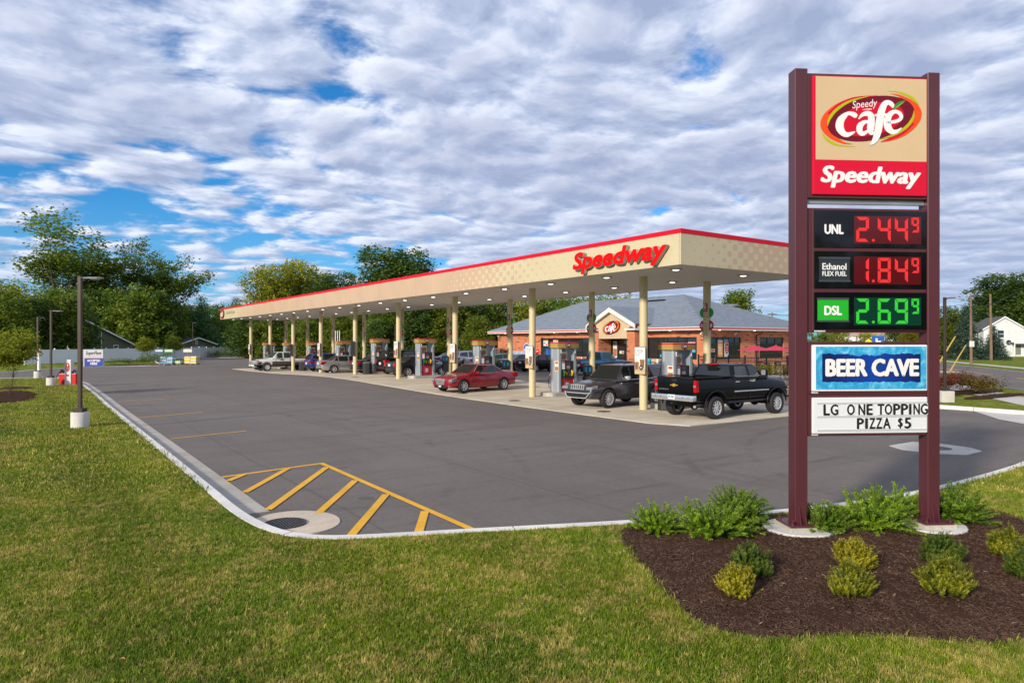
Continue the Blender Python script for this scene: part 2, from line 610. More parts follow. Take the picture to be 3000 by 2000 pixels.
tag(obj('side_driveway', sheet('side_driveway', -90, 2.5, 58, 92, 8, ASPH, 0.0, lambda p, q: 0)), kind='structure')
tag(obj('driveway_apron', sheet('driveway_apron', -60, -6, 58.5, 78, 4, WALK, 0.006, lambda p, q: 0)), kind='structure')
KPATH = [(-80, 62.6), (-10, 62.5), (-1.7, 62.4), (0.4, 62.2), (1.6, 61.2), (2.3, 58.5), (2.62, 54), (2.66, 50), (2.66, 40), (2.6, 32), (2.58, 20), (2.55, 13), (2.54, 11.6),
         (2.57, 10.7), (2.66, 9.95), (2.82, 9.42), (3.1, 9.02), (3.5, 8.74), (4.1, 8.47), (5.06, 8.06), (6.9, 7.26), (8.5, 6.62), (10, 6.16),
         (12, 5.8), (14.2, 5.7), (17.2, 5.8), (22, 6.25), (27, 6.1), (31, 4.5), (34, 0), (36, -8)]
def resample(path, step):
 P = [Vector((*p, 0)) for p in path]
 S = []
 for i in range(len(P) - 1):
  p0, p1, p2, p3 = P[max(0, i - 1)], P[i], P[i + 1], P[min(len(P) - 1, i + 2)]
  m1, m2 = (p2 - p0) / 2, (p3 - p1) / 2
  L = (p2 - p1).length
  for m_ in (m1, m2):
   if m_.length > L:
    m_ *= L / m_.length
  n = max(1, round(L / step))
  for k in range(n):
   t = k / n
   S.append((2 * t ** 3 - 3 * t * t + 1) * p1 + (t ** 3 - 2 * t * t + t) * m1 + (-2 * t ** 3 + 3 * t * t) * p2 + (t ** 3 - t * t) * m2)
 S.append(P[-1])
 return S
KS = resample(KPATH, 0.3)
LAWN_POLY = [(p.x, p.y) for p in KS] + [(38, -30), (-80, -30)]
tag(obj('lawn', polysheet('lawn', LAWN_POLY, 0.1, LAWN)), kind='structure')
def offs(S, i, d):
 a, b2 = S[max(0, i - 1)], S[min(len(S) - 1, i + 1)]
 t = (b2 - a).normalized()
 return S[i] + Vector((-t.y, t.x, 0)) * d
def kerb_run(parent, S, o0, o1, z0, z1, mt, name, length=3.0, gap=0.012, hf=None, ok=None, batter=0.02):
 """a kerb or gutter cast in sections, each a piece of its own"""
 k = 0
 acc = 0.0
 sec = [0]
 cuts = []
 for i in range(1, len(S)):
  acc += (S[i] - S[i - 1]).length
  sec.append(i)
  if acc >= length or i == len(S) - 1:
   cuts.append(sec)
   sec = [i]
   acc = 0.0
 for sec in cuts:
  if len(sec) < 2 or (ok and not ok(S[sec[len(sec) // 2]])):
   continue
  vs, fs = [], []
  for j, i in enumerate(sec):
   a, b2 = offs(S, i, o0), offs(S, i, o1)
   tdir = (S[min(len(S) - 1, i + 1)] - S[max(0, i - 1)]).normalized()
   sh = tdir * (gap if j == 0 else (-gap if j == len(sec) - 1 else 0))
   a, b2 = a + sh, b2 + sh
   h = hf(a.x, a.y) if hf else 0
   bt = (b2 - a).normalized() * batter
   vs += [(a.x, a.y, h + z0), (a.x, a.y, h + z1), (b2.x - bt.x, b2.y - bt.y, h + z1), (b2.x, b2.y, h + z1 - batter), (b2.x, b2.y, h + z0)]
  n = len(sec)
  for j in range(n - 1):
   for e in range(5):
    fs.append((j * 5 + e, j * 5 + (e + 1) % 5, (j + 1) * 5 + (e + 1) % 5, (j + 1) * 5 + e))
  fs.append((0, 1, 2, 3, 4))
  fs.append(tuple((n - 1) * 5 + e for e in (4, 3, 2, 1, 0)))
  m_ = MB()
  m_.mesh(vs, fs)
  obj(name, m_.data(name, mt), parent)
kerb = thing('kerb', 'pale concrete kerb curving round the lawn corner', None)
tag(kerb, kind='structure')
kerb_run(kerb, KS, 0.0, 0.17, -0.05, 0.118, KERB, 'kerb_section')
gut = thing('gutter', 'grey concrete gutter strip along the left kerb', None)
tag(gut, kind='structure')
GS = [p for p in KS if 11.25 < p.y < 57 and p.x < 3]
kerb_run(gut, GS, 0.172, 0.62, -0.05, 0.010, GUTT, 'gutter_section', batter=0.004)
FAR_K = resample([(-80, 60.5 + 4), (-20, 70.5), (-2.1, 76.2), (0.4, 80.8), (2.6, 84.6), (4.9, 87.6), (8, 88.8), (12.3, 89.3), (13.0, 90.2), (13.2, 93), (13.6, 100), (16, 118), (20, 127), (24.4, 129), (31, 128.5), (48, 124), (62, 112)], 1.2)
tag(obj('fence_lawn', polysheet('fence_lawn', [(p.x, p.y) for p in FAR_K] + [(90, 112), (90, 240), (-120, 240), (-120, 64)], 0.06, LAWN)), kind='structure')
fk = thing('far_kerb', 'low kerb along the far edge of the lot', None)
tag(fk, kind='structure')
kerb_run(fk, FAR_K, -0.16, 0.0, -0.05, 0.09, KERB, 'kerb_section', 6.0)
def worn_fn(col):
 def fn(t, b, oc):
  n = t.noise(oc, 14, 5, 0.75)
  n2 = t.noise(oc, 1.1, 3, 0.6)
  wear = t.ramp(t.m('ADD', t.m('MULTIPLY', n, 0.6), t.m('MULTIPLY', n2, 0.4)), (0.55, 0.0), (0.68, 0.65))
  c = t.mix(1.0, col, t.ramp(n2, (0.3, 0.8), (0.7, 1.1)), 'MULTIPLY')
  t.inp(b.inputs['Base Color'], t.mix(wear, c, (0.13, 0.11, 0.10)))
  b.inputs['Roughness'].default_value = 0.8
 return fn
YEL = shader('yellow_line_paint', worn_fn((0.80, 0.41, 0.02)))
YELF = shader('faded_line_paint', worn_fn((0.70, 0.38, 0.05)))
BLU = mat('blue_line_paint', (0.05, 0.28, 0.5), 0.8)
WHT = mat('white_line_paint', (0.62, 0.6, 0.56), 0.8, var=0.2, vscale=6)
def strip(m_, a, b2, wd, dz, m=0):
 a, b2 = Vector((*a, 0)), Vector((*b2, 0))
 n = max(1, int((b2 - a).length / 1.0))
 d = (b2 - a).normalized()
 nn = Vector((-d.y, d.x, 0)) * wd / 2
 for k in range(n):
  p, r = a + (b2 - a) * k / n, a + (b2 - a) * (k + 1) / n
  m_.poly([(v.x, v.y, gz(v.x, v.y) + dz) for v in (p + nn, p - nn, r - nn, r + nn)], m)
mk = thing('yellow_hatching', 'yellow hatched no-parking triangle painted at the lot corner', None)
tag(mk, kind='structure')
for i, (a, b2) in enumerate([((3.17, 14.72), (5.36, 15.12)), ((5.36, 15.15), (5.24, 8.15)), ((3.18, 14.22), (3.6, 14.72)), ((3.18, 12.95), (4.55, 14.9)),
                             ((3.16, 11.40), (5.27, 14.55)), ((3.75, 10.72), (5.23, 12.85)), ((3.62, 9.12), (5.2, 11.36)), ((4.4, 8.6), (5.19, 9.87))]):
 m_ = MB()
 strip(m_, a, b2, 0.13 if i > 1 else 0.12, 0.006 + 0.004 * (i % 3 if i < 2 else 2))
 obj('painted_line', m_, mk, mats=YEL)
sl = thing('stall_lines', 'thin faded yellow stall lines beside the left kerb', None)
tag(sl, kind='structure')
for a, b2 in [((3.24, 21.35), (5.45, 21.95)), ((3.24, 27.95), (5.5, 28.8)), ((3.3, 35.9), (5.6, 36.6)), ((3.6, 44.6), (6.0, 44.9))]:
 m_ = MB()
 strip(m_, a, b2, 0.11, 0.010)
 obj('painted_line', m_, sl, mats=YELF)
dr = thing('storm_drain', 'round iron storm drain grate in a tan concrete collar by the kerb', 'drain', (3.12, 10.36, 0))
m_ = MB()
m_.prism([(0.16 + 0.64 * math.cos(a), 0.02 + 0.74 * math.sin(a)) for a in [2 * math.pi * k / 36 for k in range(36)]], -0.03, 0.012)
obj('collar', m_, dr, mats=COLLAR)
IRON = mat('cast_iron', (0.07, 0.065, 0.065), 0.55, 0.6, var=0.3, vscale=20)
PIT = mat('drain_pit', (0.006, 0.006, 0.006), 0.9)
m_ = MB()
m_.disc((0, 0, 0.016), 0.29, 'z', 32)
obj('pit', m_, dr, mats=PIT)
m_ = MB()
for k in range(32):
 a, b2 = 2 * math.pi * k / 32, 2 * math.pi * (k + 1) / 32
 m_.mesh([(0.28 * math.cos(a), 0.28 * math.sin(a), 0.014), (0.31 * math.cos(a), 0.31 * math.sin(a), 0.014), (0.31 * math.cos(b2), 0.31 * math.sin(b2), 0.014), (0.28 * math.cos(b2), 0.28 * math.sin(b2), 0.014),
             (0.28 * math.cos(a), 0.28 * math.sin(a), 0.032), (0.31 * math.cos(a), 0.31 * math.sin(a), 0.032), (0.31 * math.cos(b2), 0.31 * math.sin(b2), 0.032), (0.28 * math.cos(b2), 0.28 * math.sin(b2), 0.032)],
   [(4, 5, 6, 7), (0, 4, 7, 3), (1, 2, 6, 5)])
obj('rim', m_, dr, mats=IRON)
for k in range(-6, 7):
 x = k * 0.043
 h = math.sqrt(max(0, 0.28 ** 2 - x * x))
 if h > 0.05:
  m_ = MB()
  m_.box(x - 0.011, x + 0.011, -h, h, 0.018, 0.030)
  obj('grate_bar', m_, dr, mats=IRON)
for k in (-1, 0, 1):
 y = k * 0.13
 h = math.sqrt(0.28 ** 2 - y * y)
 m_ = MB()
 m_.box(-h, h, y - 0.008, y + 0.008, 0.020, 0.028)
 obj('cross_bar', m_, dr, mats=IRON)
mp = thing('manhole_pad', 'pale concrete manhole pad with a dark iron lid in the asphalt behind the sign', 'manhole')
pts = [(18.42, 9.2), (19.65, 9.2), (19.95, 8.7), (19.75, 7.8), (19.38, 7.42), (18.45, 7.38), (18.0, 7.9), (18.05, 8.73)]
m_ = MB()
m_.prism(pts, -0.03, 0.014)
obj('pad', m_, mp, mats=WALK)
m_ = MB()
m_.prism([(18.95 + 0.36 * math.cos(k * math.pi / 14), 8.3 + 0.36 * math.sin(k * math.pi / 14)) for k in range(28)], -0.02, 0.020)
obj('lid', m_, mp, mats=IRON)
fc = thing('forecourt', 'tan concrete forecourt of large slabs under the canopy', None)
tag(fc, kind='structure')
QS = [15.0 + 3.75 * i for i in range(17)]
PS = [16.95, 20.15, 23.4, 26.6]
for j in range(len(QS) - 1):
 for i in range(3):
  g_ = 0.012
  m_ = MB()
  x0, x1, y0, y1 = PS[i] + g_, PS[i + 1] - g_, QS[j] + g_, QS[j + 1] - g_
  cs = [(x0, y0), (x1, y0), (x1, y1), (x0, y1)]
  if j == 0 and i == 0:
   cs = [(x0, y0 + 1.3), (x0 + 0.5, y0), (x1, y0), (x1, y1), (x0, y1)]
  if j == len(QS) - 2 and i == 0:
   cs = [(x0, y0), (x1, y0), (x1, y1), (x0 + 1.2, y1), (x0, y1 - 1.0)]
  m_.poly([(x, y, gz(x, y) + 0.022) for x, y in cs])
  n = len(cs)
  for k in range(n):
   a, b2 = cs[k], cs[(k + 1) % n]
   m_.poly([(*a, gz(*a) - 0.1), (*b2, gz(*b2) - 0.1), (*b2, gz(*b2) + 0.022), (*a, gz(*a) + 0.022)])
  obj('slab', m_, fc, mats=CONC)
for i, (x, y) in enumerate([(18.3, 20.0), (18.2, 25.9), (18.25, 30.6), (18.3, 45)]):
 m_ = MB()
 m_.prism([(0.28 * math.cos(k * math.pi / 12), 0.28 * math.sin(k * math.pi / 12)) for k in range(24)], 0.0, 0.03)
 tag(obj('fill_cover', m_, loc=(x, y, gz(x, y)), mats=IRON), ['round iron tank cover on the forecourt in front of the dark sport utility vehicle', 'round iron tank cover on the forecourt before the second front column',
  'round iron tank cover on the forecourt beside the red sedan nose', 'round iron tank cover farthest along the forecourt edge'][i], 'manhole cover', 'tank covers in the forecourt')
RL = [(30.3, 15.5), (30.35, 13.8), (30.66, 13.1), (30.72, 12.0), (30.62, 10.3), (31.2, 8.5), (33.5, 6.2), (40, 2), (60, -6)]
RLs = resample(RL, 0.8)
tag(obj('verge_lawn', polysheet('verge_lawn', [(29.5, 18), (30.0, 16.5)] + [(p.x, p.y) for p in RLs] + [(60, 5), (52, 22), (60, 30), (62, 40), (45, 30), (38, 27.5), (33, 25)], 0.12, LAWN)), kind='structure')
rk = thing('verge_kerb', 'pale kerb along the verge behind the sign', None)
tag(rk, kind='structure')
kerb_run(rk, RLs, -0.17, 0.0, -0.05, 0.15, KERB, 'kerb_section', 3.0)
m_ = MB()
m_.mesh([(30.35, 11.9, 0.012), (27.9, 10.15, 0.012), (26.8, 8.9, 0.012), (27.5, 6.4, 0.012), (33.2, 5.9, 0.012), (30.9, 8.5, 0.012), (30.4, 10.3, 0.012)], [(6, 5, 4, 3, 2, 1, 0)])
tag(obj('driveway_apron', m_, mats=WALK), kind='structure')
ROADD = Vector((0.80, 0.60, 0))
def ribbon(name, p0, d, s0, s1, w0, w1, z, mt):
 n = Vector((-d.y, d.x, 0))
 m_ = MB()
 m_.poly([(*(p0 + d * s0 + n * w0).xy, z), (*(p0 + d * s0 + n * w1).xy, z), (*(p0 + d * s1 + n * w1).xy, z), (*(p0 + d * s1 + n * w0).xy, z)])
 o = obj(name, m_, mats=mt)
 return tag(o, kind='structure')
RP = Vector((43.31, 14.63, 0))
ribbon('road', RP, ROADD, -40, 260, -9.6, 0, 0.136, ASPH)
ribbon('pavement', RP, ROADD, -30, 60, 1.6, 3.3, 0.132, WALK)
ribbon('far_verge', RP, ROADD, -60, 260, -60, -9.6, 0.13, LAWN)
ribbon('far_pavement', RP, ROADD, -30, 200, -13.2, -11.8, 0.136, WALK)
ribbon('far_verge_strip', RP, ROADD, -60, 260, 0, 1.2, 0.13, LAWN)
for nm, w0, s0, s1, mt in [('centre_line', -4.7, -20, 150, YELF), ('centre_line', -5.0, -20, 150, YELF), ('turn_line', -7.2, 3, 11, WHT), ('edge_line', -9.2, 20, 150, WHT)]:
 ribbon(nm, RP, ROADD, s0, s1, w0, w0 + 0.12, 0.141, mt)
ribbon('house_driveway', Vector((66, 27, 0)), Vector((-0.6, 0.8, 0)), 0, 14, -2, 1.4, 0.139, WALK)
MP = [(6.9, 7.12), (6.4, 6.75), (6.08, 6.3), (5.65, 5.51), (5.3, 4.9), (5.1, 4.5), (5.0, 4.15), (5.1, 3.82), (5.35, 3.56), (5.7, 3.38), (6.05, 3.16), (6.3, 2.92), (6.6, 2.6), (7.03, 2.34), (7.6, 2.1), (8.4, 1.9), (9.4, 1.95), (10.6, 2.4),
      (11.5, 3.1), (12.0, 4.0), (12.35, 4.8), (12.5, 5.55), (12, 5.62), (11, 5.76), (10, 5.98), (8.5, 6.44), (7.5, 6.86)]
MPs = [(p.x, p.y) for p in resample(MP + [MP[0]], 0.12)][:-1]
MPs = [(x + rnd.uniform(-0.02, 0.02), y + rnd.uniform(-0.02, 0.02)) for x, y in MPs]
def inside(pts, poly):
 """vectorised point-in-polygon"""
 x, y = pts[:, 0], pts[:, 1]
 r = np.zeros(len(pts), bool)
 n = len(poly)
 for i in range(n):
  x1, y1 = poly[i]
  x2, y2 = poly[(i + 1) % n]
  if y1 == y2:
   continue
  c = ((y1 > y) != (y2 > y)) & (x < (x2 - x1) * (y - y1) / (y2 - y1) + x1)
  r ^= c
 return r
def mulch_bed(name, poly, z0, hump, parent=None):
 """a low heap: outline at z0, fine grid inside rising gently"""
 bm = bmesh.new()
 f = bm.faces.new([bm.verts.new((x, y, z0)) for x, y in poly])
 bmesh.ops.triangulate(bm, faces=[f])
 for _ in range(4):
  es = [e for e in bm.edges if e.calc_length() > 0.22]
  if not es:
   break
  bmesh.ops.subdivide_edges(bm, edges=es, cuts=1)
  bmesh.ops.triangulate(bm, faces=[q for q in bm.faces if len(q.verts) > 3])
 P = np.array(poly)
 rr = random.Random(3)
 for v in bm.verts:
  d = np.min(np.hypot(P[:, 0] - v.co.x, P[:, 1] - v.co.y))
  v.co.z = z0 + hump * sm(0, 0.5, d) + (rr.uniform(-0.012, 0.016) if d > 0.05 else -0.02)
 bmesh.ops.recalc_face_normals(bm, faces=bm.faces)
 if bm.faces[0].normal.z < 0:
  bmesh.ops.reverse_faces(bm, faces=bm.faces)
 me = bpy.data.meshes.new(name)
 bm.to_mesh(me)
 bm.free()
 me.polygons.foreach_set('use_smooth', [True] * len(me.polygons))
 me.materials.append(MULCH)
 return me
tag(obj('mulch_bed', mulch_bed('mulch_bed', MPs, 0.108, 0.012)), kind='structure')
# ---- instanced stuff on given points
def scatter(name, pts, protos, smin, smax, tilt, kind_label=None, align=None):
 me = bpy.data.meshes.new(name)
 me.vertices.add(len(pts))
 me.vertices.foreach_set('co', np.asarray(pts, dtype=np.float32).ravel())
 me.update()
 o = bpy.data.objects.new(name, me)
 COL.objects.link(o)
 tag(o, kind='stuff')
 ng = bpy.data.node_groups.new(name, 'GeometryNodeTree')
 ng.interface.new_socket('Geometry', in_out='INPUT', socket_type='NodeSocketGeometry')
 ng.interface.new_socket('Geometry', in_out='OUTPUT', socket_type='NodeSocketGeometry')
 N = ng.nodes
 L = ng.links
 gi, go = N.new('NodeGroupInput'), N.new('NodeGroupOutput')
 iop = N.new('GeometryNodeInstanceOnPoints')
 L.new(gi.outputs[0], iop.inputs['Points'])
 join = N.new('GeometryNodeJoinGeometry')
 for pr in protos:
  oi = N.new('GeometryNodeObjectInfo')
  oi.inputs['Object'].default_value = pr
  g2i = N.new('GeometryNodeGeometryToInstance')
  L.new(oi.outputs['Geometry'], g2i.inputs[0])
  L.new(g2i.outputs[0], join.inputs[0])
 L.new(join.outputs[0], iop.inputs['Instance'])
 iop.inputs['Pick Instance'].default_value = True
 rv = N.new('FunctionNodeRandomValue')
 rv.data_type = 'FLOAT_VECTOR'
 rv.inputs[0].default_value = (-tilt, -tilt, 0)
 rv.inputs[1].default_value = (tilt, tilt, 6.283)
 L.new(rv.outputs[0], iop.inputs['Rotation'])
 rs = N.new('FunctionNodeRandomValue')
 rs.inputs[2].default_value = smin
 rs.inputs[3].default_value = smax
 L.new(rs.outputs[1], iop.inputs['Scale'])
 L.new(iop.outputs[0], go.inputs[0])
 md = o.modifiers.new('scatter', 'NODES')
 md.node_group = ng
 return o
def tuft(seed, nb, h, wd, spread):
 rr = random.Random(seed)
 m_ = MB()
 for _ in range(nb):
  x, y = rr.gauss(0, spread), rr.gauss(0, spread)
  a = rr.uniform(0, 6.283)
  le = rr.uniform(0.15, 0.75)
  hh = h * rr.uniform(0.6, 1.15)
  dx, dy = math.cos(a), math.sin(a)
  wx, wy = -dy * wd / 2, dx * wd / 2
  p1 = (x + dx * le * hh * 0.35, y + dy * le * hh * 0.35, hh * 0.6)
  p2 = (x + dx * le * hh, y + dy * le * hh, hh * (1 - 0.25 * le))
  i = len(m_.v)
  m_.v += [(x - wx, y - wy, -0.01), (x + wx, y + wy, -0.01), (p1[0] + wx * 0.8, p1[1] + wy * 0.8, p1[2]), (p1[0] - wx * 0.8, p1[1] - wy * 0.8, p1[2]), p2]
  m_.f += [(i, i + 1, i + 2, i + 3), (i + 3, i + 2, i + 4)]
  m_.mi += [0, 0]
 return m_.data('tuft', BLADE, fix=False)
def cell_points(poly, holes, dens_f, box, seed, zf, maxd=1e9):
 rs_ = np.random.RandomState(seed)
 x0, x1, y0, y1 = box
 dmax = max(dens_f(np.array([4.0, 8, 12, 20, 30])))
 n = int((x1 - x0) * (y1 - y0) * dmax)
 P = np.c_[rs_.uniform(x0, x1, n), rs_.uniform(y0, y1, n)]
 th = R(34.9)
 X = P[:, 0] * math.cos(th) - P[:, 1] * math.sin(th)
 Y = P[:, 0] * math.sin(th) + P[:, 1] * math.cos(th)
 k = (Y > 4.2) & (np.abs(X) < Y * 0.80 + 0.8)
 P, Y = P[k], Y[k]
 k = rs_.uniform(0, 1, len(P)) < dens_f(Y) / dmax
 P = P[k]
 P = P[inside(P, poly)]
 for h in holes:
  P = P[~inside(P, h)]
 return np.c_[P, np.full(len(P), zf)]
PROTO = []
for i in range(4):
 PROTO.append([tuft(10 + i, 7, 0.062, 0.0055, 0.022), tuft(20 + i, 11, 0.060, 0.012, 0.075)])
protos_near, protos_far = [], []
for a, b2 in PROTO:
 for me_, lst in ((a, protos_near), (b2, protos_far)):
  o = bpy.data.objects.new('grass_tuft', me_)
  lst.append(o)
KIN = [tuple(offs(KS, i, -0.07).xy) for i in range(len(KS))] + [(38, -30), (-80, -30)]
def ring(cx, cy, rx, ry, seed):
 rr = random.Random(seed)
 return [(cx + rx * (1 + rr.uniform(-.05, .05)) * math.cos(k * math.pi / 24), cy + ry * (1 + rr.uniform(-.05, .05)) * math.sin(k * math.pi / 24)) for k in range(48)]
RINGS = [ring(-.75, 41.0, 1.15, 4.6, 5), ring(-.6, 47.8, 1.0, 1.3, 6)]
for rg, hp_ in zip(RINGS, (.05, .07)):
 tag(obj('mulch_ring', mulch_bed('mulch_ring', rg, .112, hp_)), kind='structure')
near = cell_points(KIN, [MPs], lambda Y: np.clip(3000 - 180 * (Y - 5), 1200, 3000), (-12, 16, -2, 18), 1, 0.1)
Yn = near[:, 0] * math.sin(R(34.9)) + near[:, 1] * math.cos(R(34.9))
near = near[Yn < 17]
scatter('grass', near, protos_near, 0.55, 1.02, 0.4)
far_ = cell_points(KIN, [MPs] + RINGS, lambda Y: np.clip(480 - 9 * (Y - 13), 130, 480), (-36, 24, -2, 62), 2, 0.1)
Yf = far_[:, 0] * math.sin(R(34.9)) + far_[:, 1] * math.cos(R(34.9))
far_ = far_[(Yf > 12) & (Yf < 48)]
scatter('lawn_grass', far_, protos_far, 0.65, 1.05, 0.35)
edge_pts = []
rs_ = np.random.RandomState(5)
for i in range(len(MPs)):
 x, y = MPs[i]
 if y < 5.4 or x < 6.5:
  for _ in range(26):
   edge_pts.append((x + rs_.normal(0, 0.035), y + rs_.normal(0, 0.035), 0.1))
scatter('edge_grass', edge_pts, protos_near, 0.6, 1.15, 0.5)
def chip(seed):
 rr = random.Random(seed)
 m_ = MB()
 L_, w_, t_ = rr.uniform(0.02, 0.05), rr.uniform(0.004, 0.010), rr.uniform(0.002, 0.006)
 m_.mesh([(-L_, -w_, 0), (L_, -w_ * 0.6, 0), (L_, w_ * 0.5, t_), (-L_ * 0.8, w_, t_), (-L_, 0, t_ * 2), (L_, 0, t_ * 2)], [(0, 1, 5, 4), (4, 5, 2, 3), (0, 4, 3), (1, 2, 5)])
 return m_.data('chip', CHIP, fix=False)
def chip_fn(t, b, oc):
 r = t.n('ShaderNodeObjectInfo').outputs['Random']
 c = t.ramp(r, (0.0, (0.040, 0.020, 0.011)), (0.6, (0.076, 0.038, 0.022)), (0.985, (0.11, 0.058, 0.036)), (0.995, (0.28, 0.19, 0.12)))
 t.inp(b.inputs['Base Color'], c)
 b.inputs['Roughness'].default_value = 0.9
CHIP = shader('mulch_chip', chip_fn)
chips = []
for i in range(5):
 o = bpy.data.objects.new('mulch_chip', chip(i))
 chips.append(o)
mpts = cell_points(MPs, [], lambda Y: np.clip(3200 - 220 * (Y - 5), 1300, 3200), (4.8, 12.8, 1.5, 7.4), 9, 0.122)
mpts[:, 2] += np.random.RandomState(2).uniform(-0.01, 0.008, len(mpts))
scatter('mulch_chips', mpts, chips, 0.35, 0.75, 0.5)
# ================================================================ PRICE SIGN
MAROON = mat('maroon_paint', (0.085, 0.022, 0.030), 0.38, var=0.10, vscale=1.2, spec=0.5)
GAPDARK = mat('dark_gap', (0.01, 0.01, 0.01), 0.8)
RED = mat('sign_red', (0.62, 0.006, 0.035), 0.5, spec=0.2)
TAN = mat('sign_tan', (0.60, 0.44, 0.27), 0.5, spec=0.2, var=0.04, vscale=1.0)
WHITE = mat('white_print', (0.78, 0.78, 0.80), 0.4)
BLACKG = mat('black_gloss', (0.004, 0.005, 0.006), 0.05, spec=0.42)
BLACK = mat('black_print', (0.012, 0.012, 0.014), 0.5)
DKRED = mat('logo_maroon', (0.15, 0.006, 0.020), 0.5, spec=0.2)
ORANGE = mat('logo_orange', (0.75, 0.075, 0.014), 0.5, spec=0.2)
LIME = mat('logo_lime', (0.42, 0.44, 0.006), 0.5, spec=0.2)
LEAFG = mat('logo_green', (0.03, 0.22, 0.03), 0.35)
LREDM = mat('logo_red', (0.58, 0.005, 0.028), 0.5, spec=0.2)
STEEL = mat('galvanised_steel', (0.42, 0.43, 0.45), 0.42, 0.7, var=0.12, vscale=3)
STICK = mat('pale_sticker', (0.55, 0.57, 0.58), 0.5, var=0.25, vscale=40)
def logo_ring():
 """logo parts in a flat x-y frame, one unit = sign width of the oval (about 1.46)"""
 S = 0.001384
 def P(x, y):
  return ((x - 885) * S, (605 - y) * S)
 parts = []
 def ell(cx, cy, a, b2, tilt, z, mt, n=56):
  pts = []
  for k in range(n):
   u = 2 * math.pi * k / n
   x, y = a * math.cos(u), b2 * math.sin(u)
   X = cx + x * math.cos(tilt) + y * math.sin(tilt)
   Y = cy - x * math.sin(tilt) + y * math.cos(tilt)
   pts.append((*P(X, Y), z))
  m_ = MB()
  m_.poly(pts)
  parts.append((m_, mt, z))
 def br(pts, z, mt):
  m_ = MB()
  q = [(*P(x, y), w_ * S) for x, y, w_ in pts]
  vs, fs = brush([(a * 1000, b2 * 1000, max(c * 1000, 0.6)) for a, b2, c in q])
  m_.mesh([(a / 1000, b2 / 1000, z) for a, b2, _ in vs], fs)
  parts.append((m_, mt, z))
 br([(1060, 325, 2), (1140, 328, 10), (1240, 352, 22), (1320, 392, 30), (1372, 440, 16), (1388, 460, 2)], 0.001, LIME)
 br([(378, 755, 2), (405, 800, 22), (470, 848, 28), (560, 878, 16), (720, 888, 2)], 0.001, LIME)
 br([(1085, 350, 2), (1180, 368, 20), (1290, 428, 52), (1362, 500, 78), (1370, 570, 82), (1320, 660, 66), (1220, 745, 50), (1100, 800, 34), (985, 835, 4)], 0.002, ORANGE)
 br([(690, 863, 2), (590, 848, 22), (480, 790, 56), (408, 710, 80), (402, 640, 76), (450, 560, 60), (560, 475, 46), (720, 410, 30), (950, 375, 4)], 0.002, ORANGE)
 br([(1330, 640, 20), (1220, 735, 30), (1100, 795, 26), (985, 832, 4)], 0.0025, LREDM)
 br([(440, 570, 20), (560, 472, 30), (720, 405, 24), (950, 374, 4)], 0.0025, LREDM)
 ell(884, 604, 462, 214, R(12.5), 0.003, DKRED)
 ell(884, 612, 350, 160, R(12.5), 0.004, LREDM)
 br([(432, 690, 4), (450, 620, 26), (520, 530, 30), (660, 440, 22), (860, 382, 3)], 0.005, LIME)
 br([(1332, 515, 4), (1318, 590, 26), (1250, 680, 30), (1120, 760, 24), (980, 806, 3)], 0.005, LIME)
 z = 0.006
 br([(735, 588, 30), (716, 578, 52), (690, 566, 46), (645, 560, 36), (598, 592, 58), (562, 640, 78), (556, 700, 84), (585, 750, 66), (630, 772, 48), (685, 755, 28), (716, 738, 8)], z, WHITE)
 br([(752, 612, 12), (790, 572, 34), (842, 556, 52), (880, 580, 66), (884, 650, 74), (876, 700, 74), (886, 742, 58), (915, 750, 20)], z, WHITE)
 br([(870, 640, 26), (815, 642, 38), (768, 680, 62), (762, 730, 62), (795, 758, 44), (850, 728, 26)], z + 0.0006, WHITE)
 br([(1112, 492, 22), (1100, 462, 46), (1062, 440, 46), (1022, 460, 60), (990, 530, 74), (972, 620, 78), (955, 720, 76), (930, 800, 62), (895, 848, 34), (868, 864, 8)], z + 0.0012, WHITE)
 br([(918, 574, 18), (960, 566, 26), (1058, 562, 24)], z + 0.0018, WHITE)
 br([(1040, 642, 14), (1100, 636, 32), (1165, 618, 34), (1196, 585, 40), (1178, 545, 40), (1130, 530, 38), (1078, 560, 56), (1050, 620, 76), (1058, 690, 76), (1100, 730, 54), (1150, 726, 34), (1200, 690, 8)], z + 0.0024, WHITE)
 br([(1118, 508, 4), (1138, 480, 34), (1180, 448, 38), (1215, 432, 22), (1238, 414, 2)], z + 0.003, LEAFG)
 br([(1122, 506, 3), (1165, 474, 9), (1225, 428, 2)], z + 0.0036, LIME)
 br([(788, 522, 1), (830, 514, 8), (888, 512, 10)], z, WHITE)
 return parts, P, S
LOGO, LP, LS = logo_ring()
